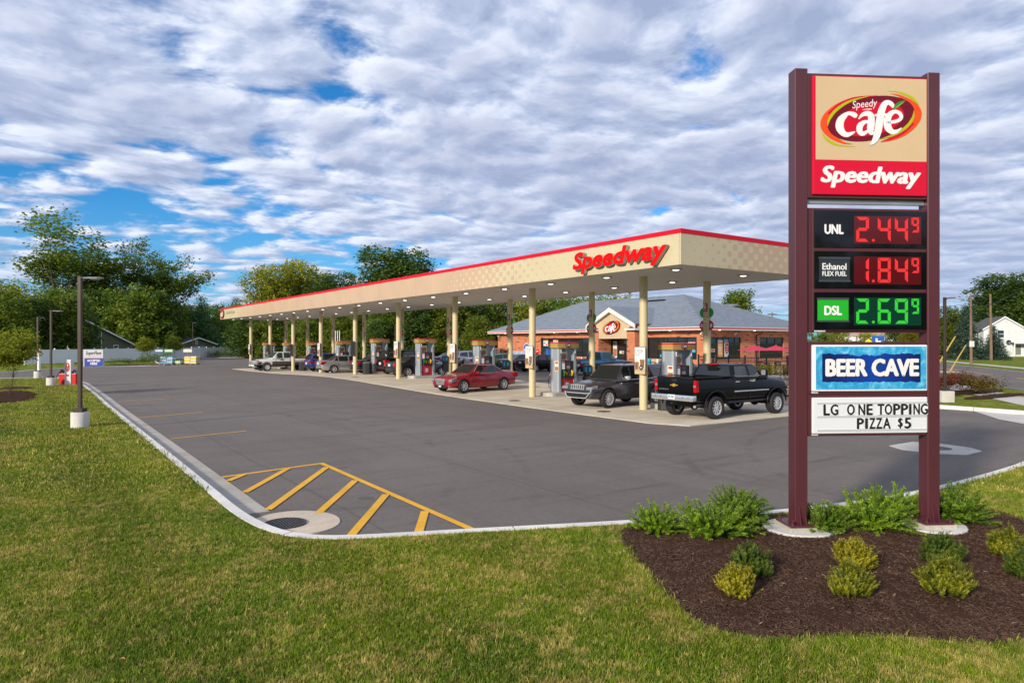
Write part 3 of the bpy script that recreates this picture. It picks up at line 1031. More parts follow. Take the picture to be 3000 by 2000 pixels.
def cafe_logo(parent, mtx, scale, loc, name='logo_oval', tiny=False):
 """merge the logo into one mesh per colour group under parent"""
 groups = {}
 for m_, mt, z in LOGO:
  nm = 'logo_word' if mt is WHITE else 'logo_leaf' if mt is LEAFG else 'logo_oval'
  groups.setdefault(nm, []).append((m_, mt))
 for nm, lst in groups.items():
  mm, mts = MB(), []
  for m_, mt in lst:
   if mt not in mts:
    mts.append(mt)
   mm.mesh(m_.v, m_.f, mts.index(mt))
  me = mm.data(nm, mts, fix=False)
  for v in me.vertices:
   v.co = (v.co.x * scale, v.co.y * scale, v.co.z * max(1, min(scale, 3)) * (3 if tiny else 1))
  put(nm, me, mtx, parent, loc)
 sp = text('Speedy', WHITE, width=265 * LS * scale, height=96 * LS * scale, bold=0.012, shear=0.25)
 for v in sp.vertices:
  x, y = v.co.x, v.co.y
  a = R(7)
  v.co = (x * math.cos(a) - y * math.sin(a), x * math.sin(a) + y * math.cos(a), 0)
 sp.transform(Matrix.Translation((*[c * scale for c in LP(690, 534)], 0.0075)))
 put('logo_word', sp, mtx, parent, loc)
SG = thing('price_sign', 'tall maroon price sign with two posts and lit fuel prices on the mulch bed', 'sign', (8.62, 5.57, 0), R(-30.36))
PH = 6.46
PD = 0.20
def sign_post(x0, x1):
 m_ = MB()
 m_.box(x0, x1, 0, PD, 0.215, PH)
 po = obj('post', m_.data('post', MAROON, bevel=0.006, segs=1), SG)
 return po
FOOT = shader('footing_concrete', concrete_fn((0.60, 0.58, 0.54), (0.42, 0.38, 0.3), 0.5))
FOOT2 = shader('rough_concrete', concrete_fn((0.44, 0.40, 0.33), (0.3, 0.25, 0.18), 0.6))
for x0, x1 in ((0.0, 0.178), (1.917, 2.095)):
 po = sign_post(x0, x1)
 cx = (x0 + x1) / 2
 for sgn in (-1, 1):
  m_ = MB()
  xe = x0 if sgn < 0 else x1
  m_.prism([(xe, 0.215), (xe + sgn * 0.05, 0.215), (xe + sgn * 0.012, 0.47), (xe, 0.47)], 0.09, 0.11, 'y')
  obj('gusset', m_, po, mats=MAROON)
 for gx in (0.05, 0.128):
  m_ = MB()
  m_.prism([(0.0, 0.215), (-0.07, 0.215), (-0.012, 0.45), (0.0, 0.45)], x0 + gx - 0.009, x0 + gx + 0.009, 'x')
  obj('gusset', m_, po, mats=MAROON)
 m_ = MB()
 m_.box(cx - 0.21, cx + 0.21, -0.13, 0.33, 0.192, 0.217)
 obj('base_plate', m_.data('base_plate', MAROON, bevel=0.004, segs=1), po)
 for bx in (-0.17, 0.17):
  for by in (-0.09, 0.29):
   m_ = MB()
   m_.cyl(cx + bx, by, 0.215, 0.25, 0.024, 6)
   m_.cyl(cx + bx, by, 0.25, 0.29, 0.013, 8)
   obj('anchor_bolt', m_, po, mats=MAROON)
 m_ = MB()
 m_.box(cx - 0.235, cx + 0.235, -0.155, 0.355, 0.10, 0.191)
 obj('grout_pad', m_.data('grout_pad', FOOT2, bevel=0.012), SG)
 m_ = MB()
 rr = random.Random(int(x0 * 10))
 m_.prism([(cx + (0.46 + rr.uniform(-.012, .012)) * math.cos(k * math.pi / 24), 0.10 + (0.46 + rr.uniform(-.012, .012)) * math.sin(k * math.pi / 24)) for k in range(48)], -0.1, 0.160)
 ft = obj('footing', m_.data('footing', FOOT, bevel=0.01), SG)
 ft.location = (0, 0, -0.012)
def cabinet(x0, x1, z0, z1, y0=0.0, y1=0.19):
 m_ = MB()
 m_.box(x0, x1, y0, y1, z0, z1)
 return obj('sign_cabinet', m_.data('sign_cabinet', MAROON, bevel=0.004, segs=1), SG)
c1 = cabinet(0.182, 1.913, 4.69, 6.40, 0.012)
m_ = MB()
m_.box(0.236, 1.893, -0.022, 0.015, 4.728, 6.362)
f1 = obj('sign_face', m_.data('sign_face', RED, bevel=0.016), c1)
m_ = MB()
m_.poly([(0.279, -0.0235, 5.207), (1.880, -0.0235, 5.207), (1.880, -0.0235, 6.348), (0.279, -0.0235, 6.348)])
obj('tan_panel', m_, c1, mats=TAN)
cafe_logo(c1, FACE_Q, 1.0, (1.073, -0.026, 5.784))
put('lettering', text('Speedway', WHITE, width=1.42, height=0.288, bold=0.055, shear=0.20), FACE_Q, c1, (0.363, -0.0255, 4.832))
m_ = MB()
m_.box(0.18, 1.915, 0.075, 0.125, 4.62, 4.69)
obj('strut', m_, SG, mats=STEEL)
c2 = cabinet(0.182, 1.913, 2.838, 4.556, 0.045)
m_ = MB()
m_.box(0.26, 1.911, 0.022, 0.05, 2.86, 4.545)
obj('bezel', m_.data('bezel', MAROON, bevel=0.003, segs=1), c2)
def led_fn(col, k):
 def fn(t, b, oc):
  s = 62.0
  x, y, z = t.sep(oc)
  fx = t.m('SUBTRACT', t.m('FRACT', t.m('MULTIPLY', x, s)), 0.5)
  fz = t.m('SUBTRACT', t.m('FRACT', t.m('MULTIPLY', z, s)), 0.5)
  d = t.m('SQRT', t.m('ADD', t.m('MULTIPLY', fx, fx), t.m('MULTIPLY', fz, fz)))
  on = t.smooth(d, 0.52, 0.22)
  t.inp(b.inputs['Base Color'], (0.02, 0.02, 0.02))
  t.inp(b.inputs['Emission Color'], col)
  t.inp(b.inputs['Emission Strength'], t.m('ADD', 0.45 * k, t.m('MULTIPLY', on, 0.8 * k)))
 return fn
LEDR = shader('led_red', led_fn((1.0, 0.006, 0.008), 0.72))
LEDG = shader('led_green', led_fn((0.012, 1.0, 0.02), 0.5))
GLOWR = mat('led_board_red', (0.03, 0.004, 0.006), 0.10, emit=(1.0, 0.02, 0.04), estr=0.045)
GLOWG = mat('led_board_green', (0.004, 0.03, 0.02), 0.10, emit=(0.0, 1.0, 0.45), estr=0.006)
DIM = mat('led_unlit', (0.012, 0.05, 0.035), 0.3)
SEGS = {'0': 'abcdef', '1': 'bc', '2': 'abged', '3': 'abgcd', '4': 'fgbc', '5': 'afgcd', '6': 'afgedc', '7': 'abc', '8': 'abcdefg', '9': 'abcdfg'}
def seven(ch, x0, x1, z0, z1, y, wd):
 """the lit bars of one digit"""
 zm = (z0 + z1) / 2
 g_ = wd * 0.13
 h = wd
 B = {
  'a': [(x0 + g_, z1), (x1 - g_, z1), (x1 - g_ - h, z1 - h), (x0 + g_ + h, z1 - h)],
  'd': [(x0 + g_, z0), (x1 - g_, z0), (x1 - g_ - h, z0 + h), (x0 + g_ + h, z0 + h)],
  'f': [(x0, z1 - g_), (x0 + h, z1 - h - g_), (x0 + h, zm + g_ + h * .4), (x0, zm + g_)],
  'b': [(x1, z1 - g_), (x1 - h, z1 - h - g_), (x1 - h, zm + g_ + h * .4), (x1, zm + g_)],
  'e': [(x0, z0 + g_), (x0 + h, z0 + h + g_), (x0 + h, zm - g_ - h * .4), (x0, zm - g_)],
  'c': [(x1, z0 + g_), (x1 - h, z0 + h + g_), (x1 - h, zm - g_ - h * .4), (x1, zm - g_)],
  'g': [(x0 + g_ + h * .3, zm), (x0 + g_ + h * .8, zm + h / 2), (x1 - g_ - h * .8, zm + h / 2), (x1 - g_ - h * .3, zm), (x1 - g_ - h * .8, zm - h / 2), (x0 + g_ + h * .8, zm - h / 2)],
 }
 m_ = MB()
 for s in SEGS[ch]:
  m_.poly([(x, y, z) for x, z in B[s]])
 return m_
YF = 0.010
for (z0, z1, price, led, glow) in ((4.007, 4.519, '2449', LEDR, GLOWR), (3.444, 3.958, '1849', LEDR, GLOWR), (2.876, 3.392, '2699', LEDG, GLOWG)):
 m_ = MB()
 m_.box(0.279, 1.900, YF, 0.03, z0, z1)
 pn = obj('price_panel', m_.data('price_panel', BLACKG, bevel=0.002, segs=1), c2)
 m_ = MB()
 m_.poly([(0.846, YF - 0.0015, z0 + 0.06), (1.824, YF - 0.0015, z0 + 0.06), (1.824, YF - 0.0015, z1 - 0.068), (0.846, YF - 0.0015, z1 - 0.068)])
 obj('display', m_, pn, mats=glow)
 y = YF - 0.003
 for ch, x0, x1, lo, hi, wd in ((price[0], 0.878, 1.062, 0.084, -0.084, 0.045), (price[1], 1.189, 1.379, 0.084, -0.084, 0.045),
                                   (price[2], 1.439, 1.630, 0.084, -0.084, 0.045), (price[3], 1.682, 1.793, 0.222, -0.082, 0.032)):
  dg = obj('digit', seven(ch, x0, x1, z0 + lo, z1 + hi, y, wd), pn, mats=led)
 m_ = MB()
 m_.disc((1.126, y, z0 + 0.107), 0.021, 'y', 14)
 obj('decimal_point', m_, pn, mats=led)
 if price == '2449':
  put('lettering', text('UNL', WHITE, width=0.262, height=0.126, bold=0.06), FACE_Q, pn, (0.428, y, 4.197))
 else:
  green = price == '2699'
  bx0, bx1, bz0, bz1 = (0.322, 0.764, 2.995, 3.302) if green else (0.345, 0.782, 3.548, 3.862)
  m_ = MB()
  m_.box(bx0, bx1, YF - 0.008, YF + 0.001, bz0, bz1)
  bd = obj('fuel_card', m_, pn, mats=mat('green_card', (0.012, 0.40, 0.02), 0.4) if green else mat('charcoal_card', (0.02, 0.028, 0.035), 0.4))
  for zz in (bz0 - 0.014, bz1 - 0.012):
   m_ = MB()
   m_.box(bx0 - 0.008, bx1 + 0.008, YF - 0.014, YF - 0.0005, zz, zz + 0.026)
   obj('clamp_bar', m_, bd, mats=mat('grey_clamp', (0.09, 0.10, 0.11), 0.35, 0.5))
  yy = YF - 0.0095
  if green:
   put('lettering', text('DSL', WHITE, width=0.24, height=0.122, bold=0.06), FACE_Q, bd, (0.422, yy, 3.080))
  else:
   put('lettering', text('Ethanol', WHITE, width=0.341, height=0.086, bold=0.03), FACE_Q, bd, (0.390, yy, 3.703))
   put('lettering', text('FLEX FUEL', WHITE, width=0.344, height=0.062, bold=0.035), FACE_Q, bd, (0.390, yy, 3.616))
m_ = MB()
m_.box(0.28, 0.44, 0.018, 0.0215, 2.846, 2.866)
obj('label_plate', m_, c2, mats=STICK)
c3 = cabinet(0.182, 1.913, 1.990, 2.708, 0.020)
m_ = MB()
m_.box(0.236, 1.904, -0.010, 0.022, 2.028, 2.668)
obj('sign_face', m_.data('sign_face', WHITE, bevel=0.016), c3)
def ice_fn(t, b, oc):
 n = t.noise(t.vm('MULTIPLY', oc, (1, 1, 0.8)), 5.0, 6, 0.68, 1.4)
 c = t.ramp(n, (0.30, (0.015, 0.20, 0.50)), (0.50, (0.035, 0.36, 0.66)), (0.62, (0.14, 0.52, 0.75)), (0.76, (0.50, 0.76, 0.86)))
 t.inp(b.inputs['Base Color'], c)
 b.inputs['Roughness'].default_value = 0.35
def navy_fn(t, b, oc):
 x, y, z = t.sep(oc)
 d = t.m('ABSOLUTE', t.m('SUBTRACT', x, 1.12))
 t.inp(b.inputs['Base Color'], t.ramp(d, (0.05, (0.004, 0.045, 0.34)), (0.62, (0.004, 0.012, 0.11))))
 b.inputs['Roughness'].default_value = 0.35
m_ = MB()
m_.poly([(x, -0.0115, z) for x, z in ((0.290, 2.054), (1.888, 2.054), (1.888, 2.644), (0.290, 2.644))])
obj('ice_print', m_, c3, mats=shader('ice_print', ice_fn))
rr = random.Random(12)
edge = []
N_ = 46
for k in range(N_ + 1):
 edge.append((0.378 + (1.800 - 0.378) * k / N_, 2.545 + 0.018 * math.sin(k * 0.7) * rr.uniform(0.3, 1) + rr.uniform(-0.012, 0.008) - 0.020 * math.exp(-((k - 20) / 9) ** 2)))
low = []
for k in range(N_ + 1):
 low.append((1.800 - (1.800 - 0.378) * k / N_, 2.155 + rr.uniform(-0.008, 0.008)))
m_ = MB()
cy = 2.35
for k in range(N_):
 a, b2 = edge[k], edge[k + 1]
 c_, d_ = low[N_ - k], low[N_ - k - 1]
 m_.poly([(a[0], -0.013, a[1]), (c_[0], -0.013, c_[1]), (d_[0], -0.013, d_[1]), (b2[0], -0.013, b2[1])])
obj('navy_print', m_, c3, mats=shader('navy_print', navy_fn))
sh_ = text('BEER CAVE', BLACK, width=1.325, height=0.222, bold=0.075)
put('letter_shadow', sh_, FACE_Q, c3, (0.452, -0.0145, 2.233))
put('lettering', text('BEER CAVE', WHITE, width=1.322, height=0.222, bold=0.075), FACE_Q, c3, (0.440, -0.016, 2.243))
m_ = MB()
for k in range(44):
 x, z = rr.uniform(0.45, 1.75), rr.choice([rr.uniform(2.245, 2.28), rr.uniform(2.42, 2.46), rr.uniform(2.25, 2.46)])
 r_ = rr.uniform(0.003, 0.007)
 m_.disc((x, -0.0175 - k * 0.00002, z), r_, 'y', 6, ry=r_ * 0.7)
tag(obj('letter_wear', m_, c3, mats=mat('navy_spot', (0.006, 0.02, 0.13), 0.5)), kind='stuff')
m_ = MB()
m_.box(0.24, 0.335, 0.0165, 0.0195, 2.000, 2.022)
obj('label_plate', m_, c3, mats=STICK)
c4 = cabinet(0.182, 1.913, 1.410, 1.986, 0.020)
m_ = MB()
m_.box(0.238, 1.906, -0.010, 0.022, 1.446, 1.944)
obj('sign_face', m_.data('sign_face', mat('letter_board', (0.70, 0.72, 0.76), 0.4), bevel=0.016), c4)
for z in (1.866, 1.682, 1.494):
 m_ = MB()
 m_.box(0.305, 1.885, -0.017, -0.009, z - 0.012, z + 0.012)
 obj('letter_rail', m_, c4, mats=mat('clear_rail', (0.52, 0.53, 0.55), 0.25))
def row(body_px, z0, h):
 for i, (ch, xa, xb) in enumerate(body_px):
  m_ = MB()
  yc = -0.0185 - 0.0006 * (i % 2)
  m_.poly([(xa - 0.009, yc, z0 - 0.006), (xb + 0.009, yc, z0 - 0.006), (xb + 0.009, yc, z0 + h + 0.004), (xa - 0.009, yc, z0 + h + 0.004)])
  cd = obj('letter_card', m_, c4, mats=mat('letter_card', (0.74, 0.76, 0.80), 0.35))
  put('letter', text(ch, BLACK, width=xb - xa, height=h, bold=0.045 if ch != 'I' else 0.02), FACE_Q, cd, (xa, -0.0205, z0))
def cx3(v):
 return 0.305 + (v - 400) * (1.887 - 0.305) / (1795 - 400)
row([('L', cx3(482), cx3(553)), ('G', cx3(570), cx3(658)), ('O', cx3(778), cx3(868)), ('N', cx3(922), cx3(1000)), ('E', cx3(1027), cx3(1095)),
     ('T', cx3(1166), cx3(1245)), ('O', cx3(1257), cx3(1345)), ('P', cx3(1368), cx3(1447)), ('P', cx3(1468), cx3(1547)), ('I', cx3(1568), cx3(1592)),
     ('N', cx3(1625), cx3(1700)), ('G', cx3(1718), cx3(1803))], 1.706, 0.142)
row([('P', cx3(905), cx3(982)), ('I', cx3(1008), cx3(1034)), ('Z', cx3(1060), cx3(1132)), ('Z', cx3(1145), cx3(1218)), ('A', cx3(1237), cx3(1325)),
     ('$', cx3(1426), cx3(1480)), ('5', cx3(1512), cx3(1588))], 1.514, 0.142)
m_ = MB()
m_.box(0.24, 0.335, 0.0165, 0.0195, 1.420, 1.440)
obj('label_plate', m_, c4, mats=STICK)
# ================================================================ CANOPY
CP0, CP1, CQ0, CQ1 = 17.8, 25.75, 15.7, 83.2
ZB, ZT = 5.30, 6.50
CREAM = (0.56, 0.485, 0.31)
CTAN = (0.535, 0.375, 0.25)
def halftone_fn(axis, stops):
 """printed halftone from cream to tan along one axis; stops = (coordinate, share of cream)"""
 def fn(t, b, oc):
  x, y, z = t.sep(oc)
  u = y if axis == 'y' else x
  k = 2 * math.pi / 0.34
  a = t.m('MULTIPLY', t.m('ADD', t.m('MULTIPLY', u, 0.8), z), k * 0.70)
  c = t.m('MULTIPLY', t.m('SUBTRACT', t.m('MULTIPLY', u, 0.8), z), k * 0.70)
  h = t.m('ADD', 0.5, t.m('MULTIPLY', t.m('ADD', t.m('COSINE', a), t.m('COSINE', c)), 0.25))
  lo, hi = stops[0][0], stops[-1][0]
  un = t.m('DIVIDE', t.m('SUBTRACT', u, lo), hi - lo)
  un = t.m('ADD', un, t.m('MULTIPLY', t.m('SUBTRACT', z, 5.9), 0.012))
  g = t.ramp(un, *[((p - lo) / (hi - lo), v) for p, v in stops])
  on = t.m('GREATER_THAN', t.m('ADD', h, g), 1.0)
  n = t.noise(oc, 0.8, 3, 0.5)
  col = t.mix(on, CTAN, CREAM)
  col = t.mix(1.0, col, t.ramp(n, (0.3, 0.95), (0.7, 1.03)), 'MULTIPLY')
  t.inp(b.inputs['Base Color'], col)
  b.inputs['Roughness'].default_value = 0.42
 return fn
FASC = shader('fascia_print', halftone_fn('y', [(15.0, 0.985), (16.5, 0.975), (21.5, 0.98), (23.4, 0.90), (25.0, 0.72), (27.0, 0.46), (29.0, 0.24), (31.5, 0.03), (34, 0.0), (66.0, 0.0), (68.5, 0.12), (73.0, 0.42), (76.5, 0.85), (79.0, 1.01), (84.0, 1.01)]))
FASC2 = shader('end_fascia_print', halftone_fn('x', [(17.0, 0.975), (18.9, 0.955), (19.7, 0.86), (20.3, 0.62), (21.5, 0.44), (23.0, 0.26), (25.8, 0.10)]))
CRED = mat('canopy_red', (0.64, 0.004, 0.022), 0.5, spec=0.2)
SOFF = mat('soffit_panel', (0.66, 0.64, 0.60), 0.5, var=0.04, vscale=0.5)
CPY = thing('canopy', 'long cream fuel canopy with red top band, raised red letters and round columns', 'canopy', (0, 0, 0))
def fascia(name, a, b2, n, axis, off, mt, z0, z1, th=0.06, gap=0.012):
 for k in range(n):
  u0, u1 = a + (b2 - a) * k / n + gap / 2, a + (b2 - a) * (k + 1) / n - gap / 2
  m_ = MB()
  if axis == 'y':
   m_.box(off, off + th, u0, u1, z0, z1)
  else:
   m_.box(u0, u1, off, off + th, z0, z1)
  obj(name, m_, CPY, mats=mt)
fascia('fascia_panel', CQ0 + 0.062, CQ1 - 0.062, 14, 'y', CP0, FASC, ZB, ZT - 0.155)
fascia('fascia_panel', CQ0 + 0.062, CQ1 - 0.062, 14, 'y', CP1 - 0.06, FASC, ZB, ZT - 0.155)
fascia('fascia_panel', CP0, CP1, 2, 'x', CQ0, FASC2, ZB, ZT - 0.155)
fascia('fascia_panel', CP0, CP1, 2, 'x', CQ1 - 0.06, FASC2, ZB, ZT - 0.155)
fascia('red_band', CQ0 + 0.062, CQ1 - 0.062, 7, 'y', CP0 - 0.012, CRED, ZT - 0.153, ZT, 0.09, 0.006)
fascia('red_band', CQ0 + 0.062, CQ1 - 0.062, 7, 'y', CP1 - 0.078, CRED, ZT - 0.153, ZT, 0.09, 0.006)
fascia('red_band', CP0 - 0.012, CP1 + 0.012, 1, 'x', CQ0 - 0.012, CRED, ZT - 0.153, ZT, 0.072)
fascia('red_band', CP0 - 0.012, CP1 + 0.012, 1, 'x', CQ1 - 0.06, CRED, ZT - 0.153, ZT, 0.072)
m_ = MB()
m_.box(CP0 + 0.065, CP1 - 0.065, CQ0 + 0.065, CQ1 - 0.065, ZT - 0.35, ZT - 0.3)
obj('roof_deck', m_, CPY, mats=mat('roof_deck', (0.5, 0.5, 0.48), 0.8))
nS = 20
for k in range(nS):
 u0 = CP0 + 0.065 + (CP1 - CP0 - 0.13) * k / nS
 u1 = CP0 + 0.065 + (CP1 - CP0 - 0.13) * (k + 1) / nS
 m_ = MB()
 m_.box(u0 + 0.006, u1 - 0.006, CQ0 + 0.065, CQ1 - 0.065, ZB + 0.02, ZB + 0.05)
 obj('soffit_strip', m_, CPY, mats=SOFF)
LAMP = mat('canopy_lamp', (0.9, 0.9, 0.9), 0.3, emit=(1.0, 0.97, 0.9), estr=2.4)
LRIM = mat('lamp_rim', (0.40, 0.38, 0.36), 0.5)
lm = MB()
lm.lathe([(0.11, 0.0), (0.20, 0.004), (0.24, 0.03), (0.24, 0.05)], 20)
lrim = lm.data('canopy_light', LRIM, smooth=True)
lm = MB()
lm.lathe([(0.001, -0.012), (0.08, -0.010), (0.125, 0.003), (0.125, 0.02)], 18)
llen = lm.data('lens', LAMP, smooth=True)
for k in range(19):
 for p in (18.85, 22.65):
  l_ = obj('canopy_light', lrim, CPY, (p, 16.85 + 3.6 * k, ZB - 0.032))
  obj('lens', llen, l_, (0, 0, -0.002))
RETURN = mat('letter_return', (0.42, 0.40, 0.36), 0.5)
LRED = mat('letter_red', (0.70, 0.004, 0.004), 0.6, spec=0.1)
full = text('Speedway', LRED, width=4.82, height=0.80, shear=0.20)
bm = bmesh.new()
bm.from_mesh(full)
bmesh.ops.remove_doubles(bm, verts=bm.verts, dist=1e-4)
seen, isl = set(), []
for f in bm.faces:
 if f in seen:
  continue
 st, cur = [f], []
 seen.add(f)
 while st:
  g_ = st.pop()
  cur.append(g_)
  for e in g_.edges:
   for h_ in e.link_faces:
    if h_ not in seen:
     seen.add(h_)
     st.append(h_)
 isl.append(cur)
lt = obj('raised_lettering', MB().box(0, 0.02, 16.4, 20.8, 5.72, 5.76).data('raceway', [mat('fascia_cream', CREAM, 0.45)]), CPY, (CP0 - 0.018, 0, 0))
for cur in isl:
 m_ = MB()
 for f in cur:
  m_.poly([tuple(v.co) for v in f.verts])
 me = m_.data('letter', [LRED, RETURN], merge=True, fix=True)
 b3 = bmesh.new()
 b3.from_mesh(me)
 bmesh.ops.remove_doubles(b3, verts=b3.verts, dist=1e-4)
 base = list(b3.verts) + list(b3.edges) + list(b3.faces)
 sets = [list(b3.faces)]
 for k, (a, b2) in enumerate([(-1, 0), (1, 0), (0, -1), (0, 1), (-.7, -.7), (.7, -.7), (-.7, .7), (.7, .7)]):
  r_ = bmesh.ops.duplicate(b3, geom=base)
  for e in r_['geom']:
   if isinstance(e, bmesh.types.BMVert):
    e.co.x += a * .052
    e.co.y += b2 * .036
  sets.append([e for e in r_['geom'] if isinstance(e, bmesh.types.BMFace)])
 for k, fs_ in enumerate(sets):
  r_ = bmesh.ops.extrude_face_region(b3, geom=fs_)
  for e in r_['geom']:
   if isinstance(e, bmesh.types.BMVert):
    e.co.z += 0.13 + 0.0012 * k
 bmesh.ops.recalc_face_normals(b3, faces=b3.faces)
 for f in b3.faces:
  f.material_index = 1 if abs(f.normal.z) < 0.5 else 0
 b3.to_mesh(me)
 b3.free()
 put('letter', me, FACE_P, lt, (-0.03, 21.03, 5.38))
bm.free()
lg = obj('round_logo', MB().prism([(0.95 * math.cos(k * math.pi / 20), 0.52 * math.sin(k * math.pi / 20)) for k in range(40)], -0.06, 0.0, 'x').data('round_logo', [DKRED]), CPY, (CP0 - 0.012, 82.1, 5.88))
cafe_logo(lg, FACE_P, 1.2, (-0.065, 0, 0), tiny=True)
put('slogan', text('real. fresh. for you.', LEAFG, width=3.9, height=0.50, bold=0.0, shear=0.3), FACE_P, CPY, (CP0 - 0.006, 80.4, 5.66))
for q in (27.2, 34.6, 42.0, 49.5):
 m_ = MB()
 m_.box(25.2, 25.24, q - 0.02, q + 0.02, ZB - 0.16, ZB + 0.02)
 obj('conduit_stub', m_, CPY, mats=SOFF)
COLM = mat('column_cream', (0.60, 0.50, 0.295), 0.45, var=0.05, vscale=1.2)
cb = MB()
cb.cyl(0, 0, -0.3, ZB + 0.03, 0.163, 28)
COLME = None
MAR2 = mat('sticker_maroon', (0.30, 0.012, 0.022), 0.45)
GRN = mat('disc_green', (0.015, 0.30, 0.03), 0.4)
RED2 = mat('disc_red', (0.45, 0.008, 0.015), 0.4)
YEL2 = mat('disc_yellow', (0.72, 0.42, 0.02), 0.4)
PALETXT = mat('column_print', (0.36, 0.10, 0.08), 0.5)
def curved(me, r, mtx=None):
 """wrap a flat x-y mesh round a vertical column, facing -x"""
 for v in me.vertices:
  a = v.co.x / r
  v.co = (-r * math.cos(a), -r * math.sin(a), v.co.y)
 return me
def half_disc(sgn, r, mt, n=14):
 m_ = MB()
 pts = [(sgn * (0.155 + r * math.cos(a)), r * math.sin(a)) for a in [-math.pi / 2 + math.pi * k / n for k in range(n + 1)]]
 m_.prism(pts, -0.012, 0.012, 'x')
 return m_.data('number_disc', mt)
colme = cb.data('column', COLM, smooth=True)
FQ = [19.7 + 7.45 * k for k in range(9)]
FP, BP, DPX = 20.15, 24.0, 22.1
NUMS = ['1', '3', '5', '7', '9', '11', '13', '15', '17']
small_lines = [('SELF', .26, .11, 1.26), ('SERVE', .30, .11, 1.10), ('24', .12, .08, .98), ('HOURS', .2, .06, .82), ('WARNING', .25, .06, .70), ('NO SMOKING', .26, .05, .60), ('STOP ENGINE', .27, .05, .51), ('DO NOT LEAVE', .27, .05, .42), ('PUMP UNATTENDED', .27, .045, .34),
               ('STATIC SPARK', .26, .045, .22), ('REMOVE NOZZLE', .27, .045, .14), ('GROUND CONTAINER', .27, .04, .06)]
for k, q in enumerate(FQ):
 c_ = obj('column', colme, CPY, (FP, q, gz(FP, q)))
 c_ = obj('column', colme, CPY, (BP, q, gz(BP, q)))
 z0 = -gz(BP, q)
 m_ = MB()
 n = 8
 for i in range(n):
  a, b2 = -0.14 + 0.28 * i / n, -0.14 + 0.28 * (i + 1) / n
  m_.poly([(a, 0, 0), (b2, 0, 0), (b2, 0.36, 0), (a, 0.36, 0)])
 me = m_.data('service_sticker', MAR2)
 st_ = obj('service_sticker', curved(me, 0.1665), c_, (0, 0, z0 + 4.03))
 s_ = text('S', WHITE, width=0.15, height=0.19, bold=0.04)
 s_.transform(Matrix.Translation((-0.075, 0.13, 0)))
 obj('sticker_letter', curved(s_, 0.1685), st_)
 s_ = text('SPEEDWAY', WHITE, width=0.2, height=0.045, bold=0.02)
 s_.transform(Matrix.Translation((-0.10, 0.05, 0)))
 obj('sticker_letter', curved(s_, 0.1685), st_)
 if k < 4:
  for body, wd, hh, zz in small_lines:
   s_ = text(body, PALETXT, width=wd, height=hh, bold=0.005)
   s_.transform(Matrix.Translation((-wd / 2, 0, 0)))
   obj('instruction_print', curved(s_, 0.1665), c_, (0, 0, z0 + 2.66 + zz))
 for sgn in (-1, 1):
  obj('flag_disc', half_disc(sgn, 0.21, GRN if k not in (5, 6) else YEL2), c_, (-0.03, 0, z0 + 3.98))
  d_ = obj('number_disc', half_disc(sgn, 0.22, RED2), c_, (-0.03, 0, z0 + 3.43))
  num = NUMS[k] if sgn < 0 else str(int(NUMS[k]) + 1)
  wd = 0.10 if len(num) == 1 and num != '1' else (0.055 if num == '1' else 0.14)
  me = text(num, WHITE, width=wd, height=0.15, bold=0.02)
  me.transform(Matrix.Translation((-wd / 2, -0.075, 0)))
  put('number', me, FACE_P, d_, (-0.015, sgn * 0.255, 0))
  m_ = MB()
  m_.box(-0.016, -0.0125, min(sgn * 0.18, sgn * 0.34), max(sgn * 0.18, sgn * 0.34), -0.012, 0.012)
  obj('service_bar', m_, c_.children[-2], mats=WHITE)
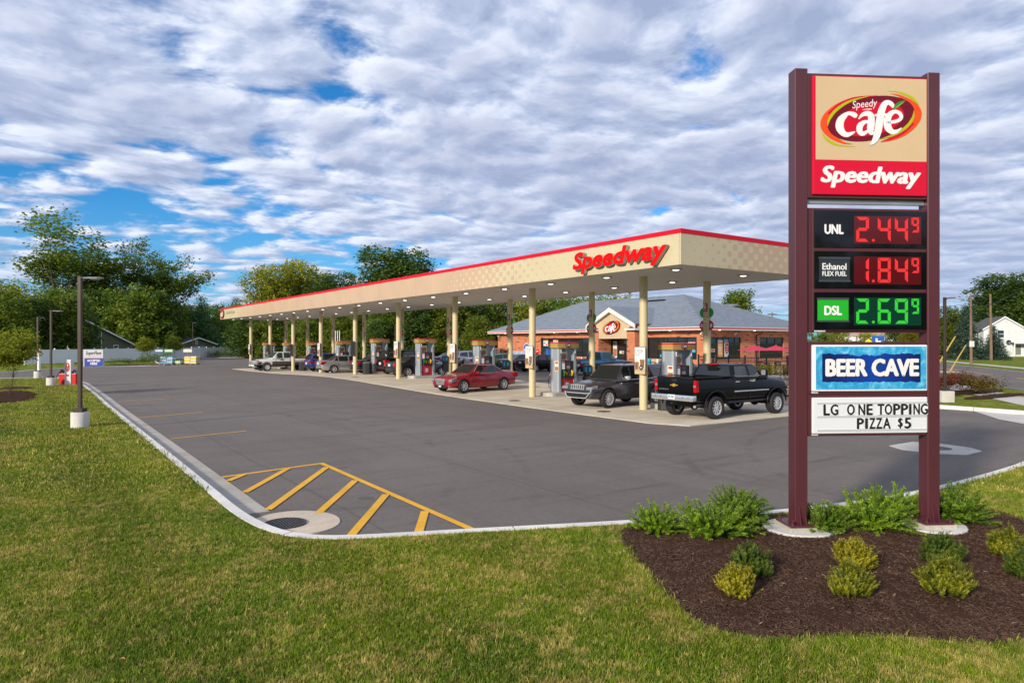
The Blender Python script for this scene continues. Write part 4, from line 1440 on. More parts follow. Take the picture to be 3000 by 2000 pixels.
# ---- posters on the front columns
FRAME = mat('poster_frame', (0.015, 0.015, 0.017), 0.35)
def drinks_fn(t, b, oc):
 x, y, z = t.sep(oc)
 n = t.noise(oc, 6, 4, 0.6, 0.6)
 bg = t.ramp(z, (0.0, (0.60, 0.40, 0.17)), (0.14, (0.60, 0.40, 0.17)), (0.15, (0.42, 0.28, 0.17)), (0.30, (0.66, 0.58, 0.47)), (0.5, (0.78, 0.77, 0.76)))
 t.inp(b.inputs['Base Color'], t.mix(0.12, bg, n))
 b.inputs['Roughness'].default_value = 0.35
POST = shader('drinks_poster', drinks_fn)
COFFEE = mat('coffee_print', (0.27, 0.12, 0.05), 0.4, var=0.5, vscale=12)
CREAMP = mat('cream_print', (0.70, 0.62, 0.50), 0.4, var=0.2, vscale=20)
def poster_parts(par, wd, ht):
 m_ = MB()
 m_.poly([(-0.031, wd / 2 - 0.02, 0.02), (-0.031, -wd / 2 + 0.02, 0.02), (-0.031, -wd / 2 + 0.02, ht - 0.02), (-0.031, wd / 2 - 0.02, ht - 0.02)])
 obj('poster', m_, par, mats=POST)
 def P(pts, mt, z, nm):
  mm = MB()
  mm.poly([(a - wd / 2, b2, 0) for a, b2 in pts])
  put(nm, mm.data(nm, mt), FACE_P, par, (-0.031 - z, 0, 0))
 P([(0.05, 0.20), (0.23, 0.20), (0.26, 0.50), (0.02, 0.50)], COFFEE, 0.001, 'drink_print')
 P([(0.02, 0.50), (0.26, 0.50), (0.24, 0.57), (0.16, 0.63), (0.11, 0.64), (0.04, 0.57)], CREAMP, 0.0012, 'drink_print')
 P([(0.33, 0.26), (0.54, 0.26), (0.57, 0.60), (0.30, 0.60)], COFFEE, 0.001, 'drink_print')
 P([(0.31, 0.60), (0.56, 0.60), (0.54, 0.64), (0.33, 0.64)], CREAMP, 0.0012, 'drink_print')
 P([(0.38 + 0.105 * math.cos(k * .314), 0.28 + 0.105 * math.sin(k * .314)) for k in range(20)], BLACK, 0.002, 'price_roundel')
 for body, x, y, wd2, hh in (('$1', 0.33, 0.235, 0.10, 0.09),):
  put('price_print', text(body, WHITE, width=wd2, height=hh, bold=0.02), FACE_P, par, (-0.0345, wd / 2 - x, y))
 for body, x, y, wd2, hh in (('In FROZEN', 0.06, 0.90, 0.42, 0.085), ('PIES, LATTES', 0.06, 0.82, 0.36, 0.05), ('& MORE', 0.06, 0.75, 0.24, 0.045)):
  put('poster_print', text(body, BLACK, width=wd2, height=hh, bold=0.01), FACE_P, par, (-0.033, wd / 2 - x, y))
first = None
order = ['beside the dark sport utility vehicle', 'on the column right of the red sedan', 'on the front column behind the red sedan', 'on the front column above the charcoal sedan', None, 'on the front column beside the blue crossover', None, None, 'on the farthest front column']
for k, q in enumerate(FQ):
 z = 1.40 if k else 1.42
 dark = k in (4, 6, 7)
 lab = ('black poster frame back on the front column ' + {4: 'beside the silver sedan', 6: 'over the white pickup bed', 7: 'behind the white pickup cab'}[k]) if dark else 'tall iced coffee poster in a black frame ' + order[k]
 t_ = thing('poster_frame', lab, 'poster', (FP - 0.172, q, gz(FP, q) + z), 0, 'poster frames on the front columns')
 m_ = MB()
 wd, ht = 0.62, 1.11
 m_.box(-0.030, 0.0, -wd / 2, wd / 2, 0, ht)
 obj('frame', m_.data('frame', FRAME, bevel=0.006, segs=1), t_)
 if not dark:
  poster_parts(t_, wd, ht)
 for zz in (0.1, ht - 0.1):
  m_ = MB()
  m_.box(0.0, 0.03, -0.12, 0.12, zz - 0.02, zz + 0.02)
  obj('bracket', m_, t_, mats=FRAME)
# ---- pump islands and dispensers
ISL = mat('island_steel', (0.40, 0.40, 0.40), 0.5, 0.3, var=0.12, vscale=2)
BRUSH = mat('brushed_panel', (0.36, 0.41, 0.46), 0.4, 0.35, var=0.06, vscale=0.8)
BRUSHL = mat('bright_strip', (0.60, 0.61, 0.61), 0.35, 0.4)
GOLD = mat('valance_gold', (0.42, 0.265, 0.065), 0.45)
DISPB = mat('dispenser_black', (0.014, 0.014, 0.016), 0.35)
DRED = mat('dispenser_red', (0.36, 0.008, 0.022), 0.3)
SCR = mat('pump_screen', (0.05, 0.06, 0.10), 0.12)
KEYP = mat('pump_keypad', (0.30, 0.20, 0.22), 0.5)
HOSE = mat('rubber_hose', (0.012, 0.012, 0.012), 0.45)
GRNH = mat('green_handle', (0.01, 0.28, 0.06), 0.4)
YELH = mat('yellow_handle', (0.75, 0.50, 0.02), 0.4)
BLUP = mat('blue_print', (0.02, 0.12, 0.45), 0.4)
REDP = mat('red_print', (0.60, 0.01, 0.02), 0.4)
FOOD = mat('food_print', (0.36, 0.15, 0.06), 0.4, var=0.6, vscale=14)
def island(k, q):
 z = gz(DPX, q)
 t_ = thing('pump_island', '', 'kerb island', (DPX, q, z), 0, 'pump islands under the canopy')
 m_ = MB()
 pts = []
 L_, w_ = 1.28, 0.52
 for a in range(9):
  an = -math.pi / 2 + math.pi * a / 8
  pts.append((L_ - 0.35 + 0.35 * math.cos(an), w_ * math.sin(an)))
 for a in range(9):
  an = math.pi / 2 + math.pi * a / 8
  pts.append((-L_ + 0.35 + 0.35 * math.cos(an), w_ * math.sin(an)))
 m_.prism(pts, 0.0, 0.19)
 obj('island_form', m_.data('island_form', ISL, bevel=0.01, segs=1), t_)
 m_ = MB()
 m_.prism([(x * 0.97, y * 0.95) for x, y in pts], 0.15, 0.196)
 obj('concrete_fill', m_, t_, mats=CONC)
 return t_
ISL_LAB = ['low steel edged island under the pump behind the black pickup', 'low steel edged island under the pump left of the dark sport utility vehicle', 'low island hidden behind the red sedan', 'low steel edged island under the pump left of the red sedan', 'low island beside the silver sedan', 'low island under the yellow panelled pump behind the silver sedan', 'low island under the yellow panelled pump behind the white pickup bed', 'low island behind the white pickup cab', 'farthest low island at the end of the canopy']
for k, q in enumerate(FQ):
 island(k, q)['label'] = ISL_LAB[k]
def dispenser(yellow=False):
 t_ = thing('fuel_dispenser', '', 'fuel pump', (0, 0, 0), 0, 'fuel pumps in a row under the canopy')
 for s in (-1, 1):
  x0, x1 = (s * 0.40, s * 0.56) if s > 0 else (-0.56, -0.40)
  m_ = MB()
  m_.box(x0, x1, -0.35, 0.35, 0.0, 2.28)
  tw = obj('tower', m_.data('tower', BRUSH, bevel=0.02), t_)
  for a, b2 in ((-0.30, -0.24), (0.16, 0.30)):
   m_ = MB()
   xe = s * 0.561
   m_.box(min(xe, xe + s * 0.012), max(xe, xe + s * 0.012), a, b2, 0.03, 2.25)
   obj('trim_strip', m_.data('trim_strip', BRUSHL, bevel=0.004, segs=1), tw)
 for sy in (-1, 1):
  def B(nm, x0, x1, y0, y1, z0, z1, mt, par=t_, bev=0.0):
   ya, yb = sorted((sy * y0, sy * y1))
   mm = MB()
   mm.box(x0, x1, ya, yb, z0, z1)
   return obj(nm, mm.data(nm, mt, bevel=bev, segs=1) if bev else mm.data(nm, mt), par)
  d_ = B('lower_door', -0.398, 0.398, 0.05, 0.30, 0.02, 0.71, DRED, bev=0.01)
  if yellow:
   B('diesel_door', -0.392, -0.02, 0.301, 0.312, 0.04, 0.70, mat('diesel_yellow', (0.72, 0.42, 0.01), 0.35), d_)
  fm = MB()
  x_c, z_c = (0.0 if not yellow else 0.19), 0.36
  fm.prism([(x_c - 0.16, z_c - 0.17), (x_c + 0.16, z_c - 0.17), (x_c + 0.16, z_c + 0.17), (x_c - 0.16, z_c + 0.17)], *sorted((sy * 0.3005, sy * 0.3035)), 'y')
  obj('logo_border', fm, d_, mats=mat('soft_pink_line', (0.62, 0.25, 0.27), 0.4))
  fm = MB()
  fm.prism([(x_c - 0.15, z_c - 0.16), (x_c + 0.15, z_c - 0.16), (x_c + 0.15, z_c + 0.16), (x_c - 0.15, z_c + 0.16)], *sorted((sy * 0.3036, sy * 0.305)), 'y')
  obj('logo_field', fm, d_, mats=DRED)
  s_ = text('S', WHITE, width=0.19, height=0.22, bold=0.05, shear=0.1)
  if sy < 0:
   put('logo_letter', s_, FACE_Q, d_, (x_c - 0.095, -0.3065, z_c - 0.11))
  h_ = B('head', -0.398, 0.398, 0.05, 0.33, 0.71, 1.56, DISPB, bev=0.02)
  B('screen', -0.10, 0.16, 0.331, 0.338, 1.36, 1.50, SCR, h_)
  B('keypad', -0.08, 0.15, 0.331, 0.340, 1.16, 1.32, KEYP, h_)
  B('top_light', -0.02, 0.10, 0.28, 0.34, 1.565, 1.60, REDP, h_)
  n1 = B('notice', -0.36, -0.18, 0.331, 0.336, 1.14, 1.52, WHITE, h_)
  B('notice_heading', -0.35, -0.19, 0.3365, 0.338, 1.44, 1.51, REDP, n1)
  B('nozzle_shelf', -0.38, 0.38, 0.331, 0.40, 0.74, 0.80, DISPB, h_)
  cols = (GRNH, DISPB, YELH) if not yellow else (YELH, YELH, DISPB)
  for i, (x, mt) in enumerate(zip((-0.27, 0.02, 0.24), cols)):
   mm = MB()
   mm.tube([(x, sy * 0.36, 1.08), (x, sy * 0.40, 1.0), (x, sy * 0.39, 0.86), (x - 0.01, sy * 0.36, 0.80)], [0.035, 0.045, 0.04, 0.02], 8)
   mm.tube([(x + 0.05, sy * 0.36, 0.9), (x + 0.05, sy * 0.43, 0.94), (x + 0.04, sy * 0.43, 1.06)], 0.012, 6)
   nz = obj('nozzle', mm.data('nozzle', mt, smooth=True), h_)
  for i, (x, mt) in enumerate(zip((-0.06, 0.06, 0.14), (YELH, BLUP, YELH))):
   B('grade_label', x - 0.04, x + 0.05, 0.331, 0.335 + 0.001 * i, 0.83, 1.0, mt, h_)
  for x, dx in ((-0.44, -0.12), (0.46, 0.1)):
   mm = MB()
   mm.tube([(x, sy * 0.37, 1.95), (x, sy * 0.42, 1.75), (x + dx * 0.6, sy * 0.47, 1.2), (x + dx, sy * 0.5, 0.5), (x + dx * 0.7, sy * 0.5, 0.20), (x + dx * 0.2, sy * 0.48, 0.16), (x - dx * 0.6, sy * 0.45, 0.34), (x - dx * 1.4, sy * 0.41, 0.85)], 0.016, 8)
   obj('hose', mm.data('hose', HOSE, smooth=True), t_)
   mm = MB()
   mm.tube([(x, sy * 0.36, 2.12), (x, sy * 0.375, 1.93)], [0.03, 0.026], 8)
   obj('swivel', mm.data('swivel', BRUSHL, smooth=True), t_)
  mm = MB()
  mm.prism([(-0.36, 1.58), (0.06, 1.58), (0.06, 2.02), (-0.36, 2.02)], *sorted((sy * 0.20, sy * 0.21)), 'y')
  ad = obj('advert_board', mm, t_, mats=mat('advert_paper', (0.66, 0.56, 0.44), 0.4, var=0.15, vscale=5))
  mm = MB()
  mm.poly([(-0.32, sy * 0.2115, 1.66), (-0.12, sy * 0.2115, 1.62), (0.02, sy * 0.2115, 1.70), (0.03, sy * 0.2115, 1.84), (-0.10, sy * 0.2115, 1.93), (-0.28, sy * 0.2115, 1.86)])
  obj('food_print', mm, ad, mats=FOOD)
 mm = MB()
 mm.box(-0.585, -0.575, -0.33, -0.02, 1.05, 1.55)
 tp = obj('tower_poster', mm, t_, mats=mat('poster_white', (0.72, 0.68, 0.6), 0.4))
 mm = MB()
 mm.box(-0.588, -0.5855, -0.31, -0.04, 1.08, 1.27)
 obj('food_print', mm, tp, mats=FOOD)
 mm = MB()
 mm.box(-0.588, -0.5855, -0.28, -0.07, 1.42, 1.51)
 obj('heading_print', mm, tp, mats=REDP)
 for nm, z0, z1, mt, grow in (('valance', 2.20, 2.42, GOLD, 0.0), ('valance_band', 2.42, 2.475, CRED, 0.01), ('valance_top', 2.474, 2.482, mat('valance_top', (0.7, 0.7, 0.7), 0.5), -0.02)):
  pts = []
  for k in range(13):
   u = -1 + k / 6
   pts.append((u * (0.68 + grow), -(0.40 + grow) - 0.08 * (1 - u * u)))
  for k in range(13):
   u = 1 - k / 6
   pts.append((u * (0.68 + grow), (0.40 + grow) + 0.08 * (1 - u * u)))
  mm = MB()
  mm.prism(pts, z0, z1)
  va = obj(nm, mm.data(nm, mt), t_)
  if nm == 'valance':
   lg_ = va
 for lx in (0.0,):
  mm = MB()
  mm.prism([(-0.10 + 0.16 * math.cos(k * .314), 2.345 + 0.115 * math.sin(k * .314)) for k in range(20)], -0.502, -0.470, 'y')
  ov = obj('valance_logo', mm, lg_, mats=DKRED)
  put('logo_word', text('Cafe', WHITE, width=0.25, height=0.11, bold=0.03, shear=0.2), FACE_Q, ov, (-0.225, -0.504, 2.30))
  put('slogan', text('real. fresh. for you.', LEAFG, width=0.44, height=0.07, shear=0.3), FACE_Q, lg_, (0.12, -0.492, 2.27))
 return t_
dproto, dyel = dispenser(False), dispenser(True)
DLAB = ['grey and red fuel pump with gold valance right behind the black pickup', 'grey and red fuel pump just left of the dark sport utility vehicle', 'grey fuel pump with gold valance just above the red sedan roof', 'grey and red fuel pump with a man in orange beside it',
  'grey and red fuel pump right of the silver sedan', 'fuel pump with yellow diesel panel left of the silver sedan', 'fuel pump with yellow and red doors behind the white pickup bed', 'fuel pump behind the white pickup cab', 'farthest fuel pump under the canopy']
used = set()
for k, q in enumerate(FQ):
 pr = dyel if k in (5, 6) else dproto
 loc = (DPX, q, gz(DPX, q) + 0.196)
 if pr in used:
  dup(pr, loc, label=DLAB[k])
 else:
  used.add(pr)
  pr.location = loc
  pr['label'] = DLAB[k]
SQB = mat('station_black', (0.016, 0.016, 0.018), 0.4)
SQC = mat('station_blue', (0.008, 0.20, 0.36), 0.4)
def station():
 t_ = thing('squeegee_station', '', 'squeegee station', (0, 0, 0), 0, 'squeegee stations on the back columns')
 m_ = MB()
 m_.prism([(-0.30, 0.95), (0.0, 0.95), (0.0, 1.42), (-0.10, 1.47), (-0.30, 1.44)], -0.21, 0.21, 'y')
 obj('towel_box', m_.data('towel_box', SQB, bevel=0.03), t_)
 m_ = MB()
 m_.prism([(-0.34, 0.55), (-0.28, 0.38), (0.0, 0.38), (0.0, 0.94), (-0.22, 0.94), (-0.34, 0.86)], -0.19, 0.19, 'y')
 obj('bucket', m_.data('bucket', SQB, bevel=0.04), t_)
 m_ = MB()
 m_.box(-0.308, -0.301, -0.12, 0.12, 1.10, 1.36)
 lb = obj('label', m_, t_, mats=SQC)
 m_ = MB()
 m_.box(-0.22, -0.08, -0.216, -0.2105, 1.12, 1.34)
 obj('label', m_, t_, mats=SQC)
 m_ = MB()
 m_.tube([(-0.22, -0.05, 0.9), (-0.26, -0.05, 1.12)], 0.012, 6)
 obj('squeegee_handle', m_, t_, mats=REDP)
 return t_
st0 = station()
SLAB = ['black squeegee station with blue label beside the black pickup cab', 'black squeegee station with blue label behind the dark sport utility vehicle', 'black squeegee station with blue label behind the red sedan', 'black squeegee station with blue label right of the man in orange']
for i, k in enumerate((0, 1, 2, 3)):
 loc = (BP - 0.16, FQ[k], gz(BP, FQ[k]) + 0.05)
 if i == 0:
  st0.location = loc
  st0['label'] = SLAB[0]
 else:
  dup(st0, loc, label=SLAB[i])
BINM = mat('bin_charcoal', (0.022, 0.022, 0.024), 0.55, var=0.3, vscale=8)
BINL = mat('bin_lid_grey', (0.10, 0.10, 0.105), 0.45)
def litter_bin():
 t_ = thing('litter_bin', '', 'litter bin', (0, 0, 0), 0, 'litter bins by the columns')
 m_ = MB()
 m_.lathe([(0.001, 0), (0.36, 0), (0.37, 0.02), (0.37, 0.78), (0.36, 0.80), (0.001, 0.80)], 8)
 obj('bin_body', m_.data('bin_body', BINM), t_)
 m_ = MB()
 m_.lathe([(0.33, 0.80), (0.385, 0.81), (0.385, 0.85), (0.30, 0.93), (0.22, 0.95), (0.14, 0.93), (0.13, 0.86)], 8)
 obj('bin_lid', m_.data('bin_lid', BINL), t_)
 return t_
lb0 = litter_bin()
BLAB = ['dark octagonal litter bin squeezed between the nearest column and the black pickup bumper', 'dark octagonal litter bin beside the silver sedan', 'dark octagonal litter bin behind the white pickup']
for i, (p, q) in enumerate([(20.75, 19.0), (20.95, 49.1), (20.95, 64.1)]):
 loc = (p, q, gz(p, q) + 0.02)
 if i == 0:
  lb0.location = loc
  lb0['label'] = BLAB[0]
 else:
  dup(lb0, loc, label=BLAB[i])
# ================================================================ STORE
SP0, SQ0, SP1, SQ1 = 42.7, 35.4, 56.3, 64.2
GS_ = 0.34
def brick_fn(t, b, oc):
 x, y, z = t.sep(oc)
 v = t.comb(t.m('ADD', x, y), z, 0)
 br = t.n('ShaderNodeTexBrick')
 t.inp(br.inputs['Vector'], v)
 br.inputs['Color1'].default_value = (0.56, 0.165, 0.062, 1)
 br.inputs['Color2'].default_value = (0.48, 0.128, 0.050, 1)
 br.inputs['Mortar'].default_value = (0.54, 0.37, 0.26, 1)
 br.inputs['Scale'].default_value = 1.0
 br.inputs['Mortar Size'].default_value = 0.010
 br.inputs['Brick Width'].default_value = 0.40
 br.inputs['Row Height'].default_value = 0.135
 br.inputs['Bias'].default_value = 0.0
 b2 = t.n('ShaderNodeTexBrick')
 t.inp(b2.inputs['Vector'], v)
 for nm in ('Scale', 'Mortar Size', 'Brick Width', 'Row Height'):
  b2.inputs[nm].default_value = br.inputs[nm].default_value
 b2.inputs['Color1'].default_value = (0, 0, 0, 1)
 b2.inputs['Color2'].default_value = (1, 1, 1, 1)
 b2.inputs['Mortar'].default_value = (0, 0, 0, 1)
 dark = t.ramp(b2.outputs[0], (0.86, 0.0), (0.9, 0.75))
 c = t.mix(dark, br.outputs[0], (0.05, 0.03, 0.03))
 n = t.noise(oc, 1.2, 3, 0.6)
 c = t.mix(1.0, c, t.ramp(n, (0.3, 0.86), (0.7, 1.12)), 'MULTIPLY')
 t.inp(b.inputs['Base Color'], c)
 b.inputs['Roughness'].default_value = 0.85
 add_bump(t, b, t.m('SUBTRACT', 1.0, br.outputs[1]), 0.5, 0.01)
def stone_fn(t, b, oc):
 x, y, z = t.sep(oc)
 br = t.n('ShaderNodeTexBrick')
 t.inp(br.inputs['Vector'], t.comb(t.m('ADD', x, y), z, 0))
 br.inputs['Color1'].default_value = (0.56, 0.42, 0.25, 1)
 br.inputs['Color2'].default_value = (0.47, 0.33, 0.19, 1)
 br.inputs['Mortar'].default_value = (0.34, 0.25, 0.16, 1)
 br.inputs['Mortar Size'].default_value = 0.012
 br.inputs['Brick Width'].default_value = 0.6
 br.inputs['Row Height'].default_value = 0.2
 br.inputs['Scale'].default_value = 1.0
 t.inp(b.inputs['Base Color'], t.mix(0.3, br.outputs[0], t.noise(oc, 7, 4, 0.7), 'OVERLAY'))
 b.inputs['Roughness'].default_value = 0.85
 add_bump(t, b, t.noise(oc, 9, 4, 0.7), 0.8, 0.03)
def shingle_fn(c1, c2, c3):
 def fn(t, b, oc):
  x, y, z = t.sep(oc)
  v = t.comb(t.m('ADD', x, y), t.m('MULTIPLY', z, 2.55), 0)
  br = t.n('ShaderNodeTexBrick')
  t.inp(br.inputs['Vector'], v)
  br.inputs['Color1'].default_value = (*c1, 1)
  br.inputs['Color2'].default_value = (*c2, 1)
  br.inputs['Mortar'].default_value = (*[q * 0.55 for q in c2], 1)
  br.inputs['Scale'].default_value = 1.0
  br.inputs['Mortar Size'].default_value = 0.012
  br.inputs['Brick Width'].default_value = 0.34
  br.inputs['Row Height'].default_value = 0.17
  n = t.noise(oc, 2.5, 5, 0.75)
  c = t.mix(t.ramp(n, (0.45, 0.0), (0.68, 0.6)), br.outputs[0], c3)
  t.inp(b.inputs['Base Color'], c)
  b.inputs['Roughness'].default_value = 0.9
  add_bump(t, b, br.outputs[0], 0.4, 0.02)
 return fn
BRICK = shader('red_brick', brick_fn)
STONE = shader('split_stone', stone_fn)
ROOF = shader('blue_grey_shingle', shingle_fn((0.135, 0.175, 0.23), (0.21, 0.255, 0.315), (0.26, 0.25, 0.235)))
TRIMW = mat('trim_cream', (0.74, 0.71, 0.66), 0.5)
STUC = mat('stucco', (0.56, 0.42, 0.27), 0.85, var=0.06, vscale=2, bump=0.2, bscale=60)
TRIMR = mat('trim_red', (0.50, 0.012, 0.022), 0.4)
BRONZE = mat('dark_bronze', (0.018, 0.016, 0.016), 0.4)
PANE = mat('dark_pane', (0.016, 0.021, 0.024), 0.04, spec=0.9)
CLOTHP = mat('interior_board', (0.16, 0.18, 0.17), 0.7)
STORE = thing('store', 'single storey red brick store with blue grey hip roof and red striped eaves', 'shop building', (0, 0, 0))
walk = thing('store_walk', 'raised pale walk round the store', None)
tag(walk, kind='structure')
m_ = MB()
m_.prism([(40.6, 33.6), (40.6, 66), (58, 66), (58, 33.6)], -0.1, GS_)
obj('walk_slab', m_.data('walk_slab', WALK, bevel=0.03), walk)
m_ = MB()
m_.box(40.42, 40.595, 33.5, 66, -0.1, GS_ - 0.02)
obj('yellow_kerb', m_, walk, mats=mat('yellow_kerb_paint', (0.66, 0.36, 0.03), 0.7, var=0.15, vscale=4))
ZW0, ZW1, ZSILL, ZHEAD = GS_ - 0.1, 3.70, 1.36, 3.12
ZST = 0.95
def wall_p(a, b2, z0, z1, mt, nm, t=0.25, off=0.0):
 m_ = MB()
 m_.box(SP0 + off, SP0 + off + t, a, b2, z0, z1)
 return obj(nm, m_, STORE, mats=mt)
def wall_q(a, b2, z0, z1, mt, nm, t=0.25, off=0.0):
 m_ = MB()
 m_.box(a, b2, SQ0 + off, SQ0 + off + t, z0, z1)
 return obj(nm, m_, STORE, mats=mt)
GQ0, GQ1 = 42.2, 46.0
WL, WR = (47.2, 56.1), (36.05, 41.2)
wall_p(WL[1], SQ1, ZW0, ZW1, BRICK, 'front_wall')
wall_p(46.6, WL[1], ZHEAD, ZW1, BRICK, 'front_wall')
wall_p(46.6, WL[1], ZW0 + 0.6, ZSILL, BRICK, 'front_wall')
wall_p(SQ0 + 0.252, WR[0], ZW0, ZW1, BRICK, 'front_wall')
wall_p(WR[0], 41.6, ZHEAD, ZW1, BRICK, 'front_wall')
wall_p(WR[0], 41.6, ZST, ZSILL, BRICK, 'front_wall')
wall_p(46.6, SQ1, ZW0, ZST, STONE, 'stone_base', 0.27, -0.03)
wall_p(SQ0 + 0.3, 41.6, ZW0, ZST, STONE, 'stone_base', 0.27, -0.03)
DW = (42.9, 47.3)
wall_q(SP0 + 0.0, DW[0] + 0.05, ZW0, ZW1, BRICK, 'side_wall')
wall_q(DW[0] + 0.05, DW[1], ZHEAD, ZW1, BRICK, 'side_wall')
wall_q(44.4, DW[1], ZST, ZSILL, BRICK, 'side_wall')
wall_q(DW[1], 49.78, ZW0, ZW1, BRICK, 'side_wall')
wall_q(49.78, 53.05, ZHEAD, ZW1, BRICK, 'side_wall')
wall_q(49.78, 53.05, ZW0, 1.37, BRICK, 'side_wall')
wall_q(53.05, SP1, ZW0, ZW1, BRICK, 'side_wall')
wall_q(44.4, SP1, ZW0, ZST, STONE, 'stone_base', 0.27, -0.03)
for a, b2, c_, d_ in ((SP0, SP1, SQ1 - 0.25, SQ1), (SP1 - 0.25, SP1, SQ0, SQ1)):
 m_ = MB()
 m_.box(a, b2, c_, d_, ZW0, ZW1 - 0.002)
 obj('rear_wall', m_, STORE, mats=BRICK)
m_ = MB()
m_.box(SP0 + 0.6, SP1 - 0.5, SQ0 + 0.6, SQ1 - 0.5, GS_, ZW1 - 0.3)
obj('interior_core', m_, STORE, mats=mat('interior_dark', (0.035, 0.035, 0.032), 0.8))
def window_p(a, b2, n, z0=ZSILL, z1=ZHEAD, transom=None):
 """glazed band in the front wall: frame, mullions and n panes"""
 m_ = MB()
 f = 0.06
 for x in range(n + 1):
  y = a + (b2 - a) * x / n
  m_.box(SP0 + 0.05, SP0 + 0.16, max(a, y - f / 2), min(b2, y + f / 2), z0 + f, z1 - f)
 m_.box(SP0 + 0.045, SP0 + 0.165, a, b2, z0, z0 + f)
 m_.box(SP0 + 0.045, SP0 + 0.165, a, b2, z1 - f, z1)
 w_ = obj('window', m_, STORE, mats=BRONZE)
 for x in range(n):
  y0, y1 = a + (b2 - a) * x / n, a + (b2 - a) * (x + 1) / n
  m_ = MB()
  m_.box(SP0 + 0.09, SP0 + 0.11, y0 + f / 2, y1 - f / 2, z0 + f, z1 - f)
  obj('pane', m_, w_, mats=PANE)
 return w_
def window_q(a, b2, n, z0=ZSILL, z1=ZHEAD):
 m_ = MB()
 f = 0.06
 for x in range(n + 1):
  y = a + (b2 - a) * x / n
  m_.box(max(a, y - f / 2), min(b2, y + f / 2), SQ0 + 0.05, SQ0 + 0.16, z0 + f, z1 - f)
 m_.box(a, b2, SQ0 + 0.045, SQ0 + 0.165, z0, z0 + f)
 m_.box(a, b2, SQ0 + 0.045, SQ0 + 0.165, z1 - f, z1)
 w_ = obj('window', m_, STORE, mats=BRONZE)
 for x in range(n):
  y0, y1 = a + (b2 - a) * x / n, a + (b2 - a) * (x + 1) / n
  m_ = MB()
  m_.box(y0 + f / 2, y1 - f / 2, SQ0 + 0.09, SQ0 + 0.11, z0 + f, z1 - f)
  obj('pane', m_, w_, mats=PANE)
 return w_
wl = window_p(*WL, 7)
wr = window_p(*WR, 5)
ws = window_q(44.42, DW[1], 4)
wp = window_q(49.80, 53.03, 3, 1.38, ZHEAD)
m_ = MB()
for a, b2, z0, z1 in ((43.0, 43.1, GS_, ZHEAD), (44.3, 44.4, GS_, ZHEAD), (43.1, 44.3, ZHEAD - .07, ZHEAD), (43.1, 44.3, 2.35, 2.47), (43.1, 44.3, GS_, GS_ + .18), (43.1, 43.2, GS_ + .18, 2.35), (44.2, 44.3, GS_ + .18, 2.35)):
 m_.box(a, b2, SQ0 + 0.05, SQ0 + 0.14, z0, z1)
sd = obj('side_door', m_, STORE, mats=BRONZE)
for z0, z1 in ((GS_ + .18, 2.35), (2.47, ZHEAD - .07)):
 m_ = MB()
 m_.box(43.1, 44.3, SQ0 + 0.085, SQ0 + 0.10, z0, z1)
 obj('pane', m_, sd, mats=PANE)
m_ = MB()
m_.tube([(44.1, SQ0 + 0.04, 1.2), (44.1, SQ0 - 0.02, 1.25), (44.1, SQ0 - 0.02, 1.65), (44.1, SQ0 + 0.04, 1.7)], 0.012, 6)
obj('handle', m_, sd, mats=STEEL)
BP_ = 41.2
m_ = MB()
for a, b2 in ((41.25, 42.2), (45.75, 46.75)):
 m_.box(BP_, SP0 - 0.002, a, b2, 1.02, 3.72)
obj('entrance_pier', m_, STORE, mats=BRICK)
m_ = MB()
for a, b2 in ((41.2, 42.25), (45.7, 46.8)):
 m_.box(BP_ - 0.05, SP0 - 0.002, a, b2, GS_ - 0.05, 1.02)
obj('stone_base', m_, STORE, mats=STONE)
apex_q, apex_z, eave_z = 44.1, 5.72, 4.22
m_ = MB()
m_.prism([(42.2, 3.03), (45.75, 3.03), (45.75, 3.9), (46.55, 4.15), (apex_q, 5.55), (41.55, 4.15), (42.2, 3.9)], BP_ + 0.05, BP_ + 0.35, 'x')
gw = obj('gable_wall', m_, STORE, mats=STUC)
for s, (q0, q1) in enumerate(((41.0, apex_q), (47.1, apex_q))):
 m_ = MB()
 m_.prism([(q0, 3.88), (q0, 4.25), (q1, apex_z), (q1, apex_z - 0.40)], BP_ - 0.30, BP_ + 0.04, 'x')
 obj('raking_board', m_, STORE, mats=TRIMW)
 m_ = MB()
 sg = 1 if q0 < apex_q else -1
 m_.prism([(q0 - sg * 0.12, 4.22), (q0 - sg * 0.12, 4.29), (q1, apex_z + 0.10), (q1, apex_z + 0.03)], BP_ - 0.34, 49.0, 'x')
 obj('gable_roof', m_, STORE, mats=ROOF)
for q0, q1 in ((41.0, 42.2), (45.75, 47.1)):
 m_ = MB()
 m_.box(BP_ - 0.30, SP0 - 0.01, q0 + 0.002, q1 - 0.002, 3.722, 3.878)
 obj('pier_cap', m_, STORE, mats=TRIMW)
for q0 in (41.0, 47.1):
 m_ = MB()
 m_.box(BP_ - 0.2, 48.0, min(q0, q0 + (0.06 if q0 < 44 else -0.06)), max(q0, q0 + (0.06 if q0 < 44 else -0.06)), 3.90, 4.20)
 obj('side_fascia', m_, STORE, mats=TRIMW)
 m_ = MB()
 y = q0 - 0.012 if q0 < 44 else q0 + 0.002
 m_.box(BP_ - 0.2, 48.0, y, y + 0.010, 4.06, 4.17)
 obj('red_stripe', m_, STORE, mats=TRIMR)
sgn_ = obj('gable_sign', MB().prism([(44.05 + 1.02 * math.cos(a) - 0.0 * math.sin(a), 4.0 + 0.53 * math.sin(a) - 0.20 * math.cos(a)) for a in [2 * math.pi * k / 40 for k in range(40)]], BP_ - 0.10, BP_ + 0.05, 'x').data('gable_sign', [DKRED]), STORE)
cafe_logo(sgn_, FACE_P, 1.42, (BP_ - 0.105, 44.05, 3.99), tiny=True)
m_ = MB()
xw = SP0 + 0.02
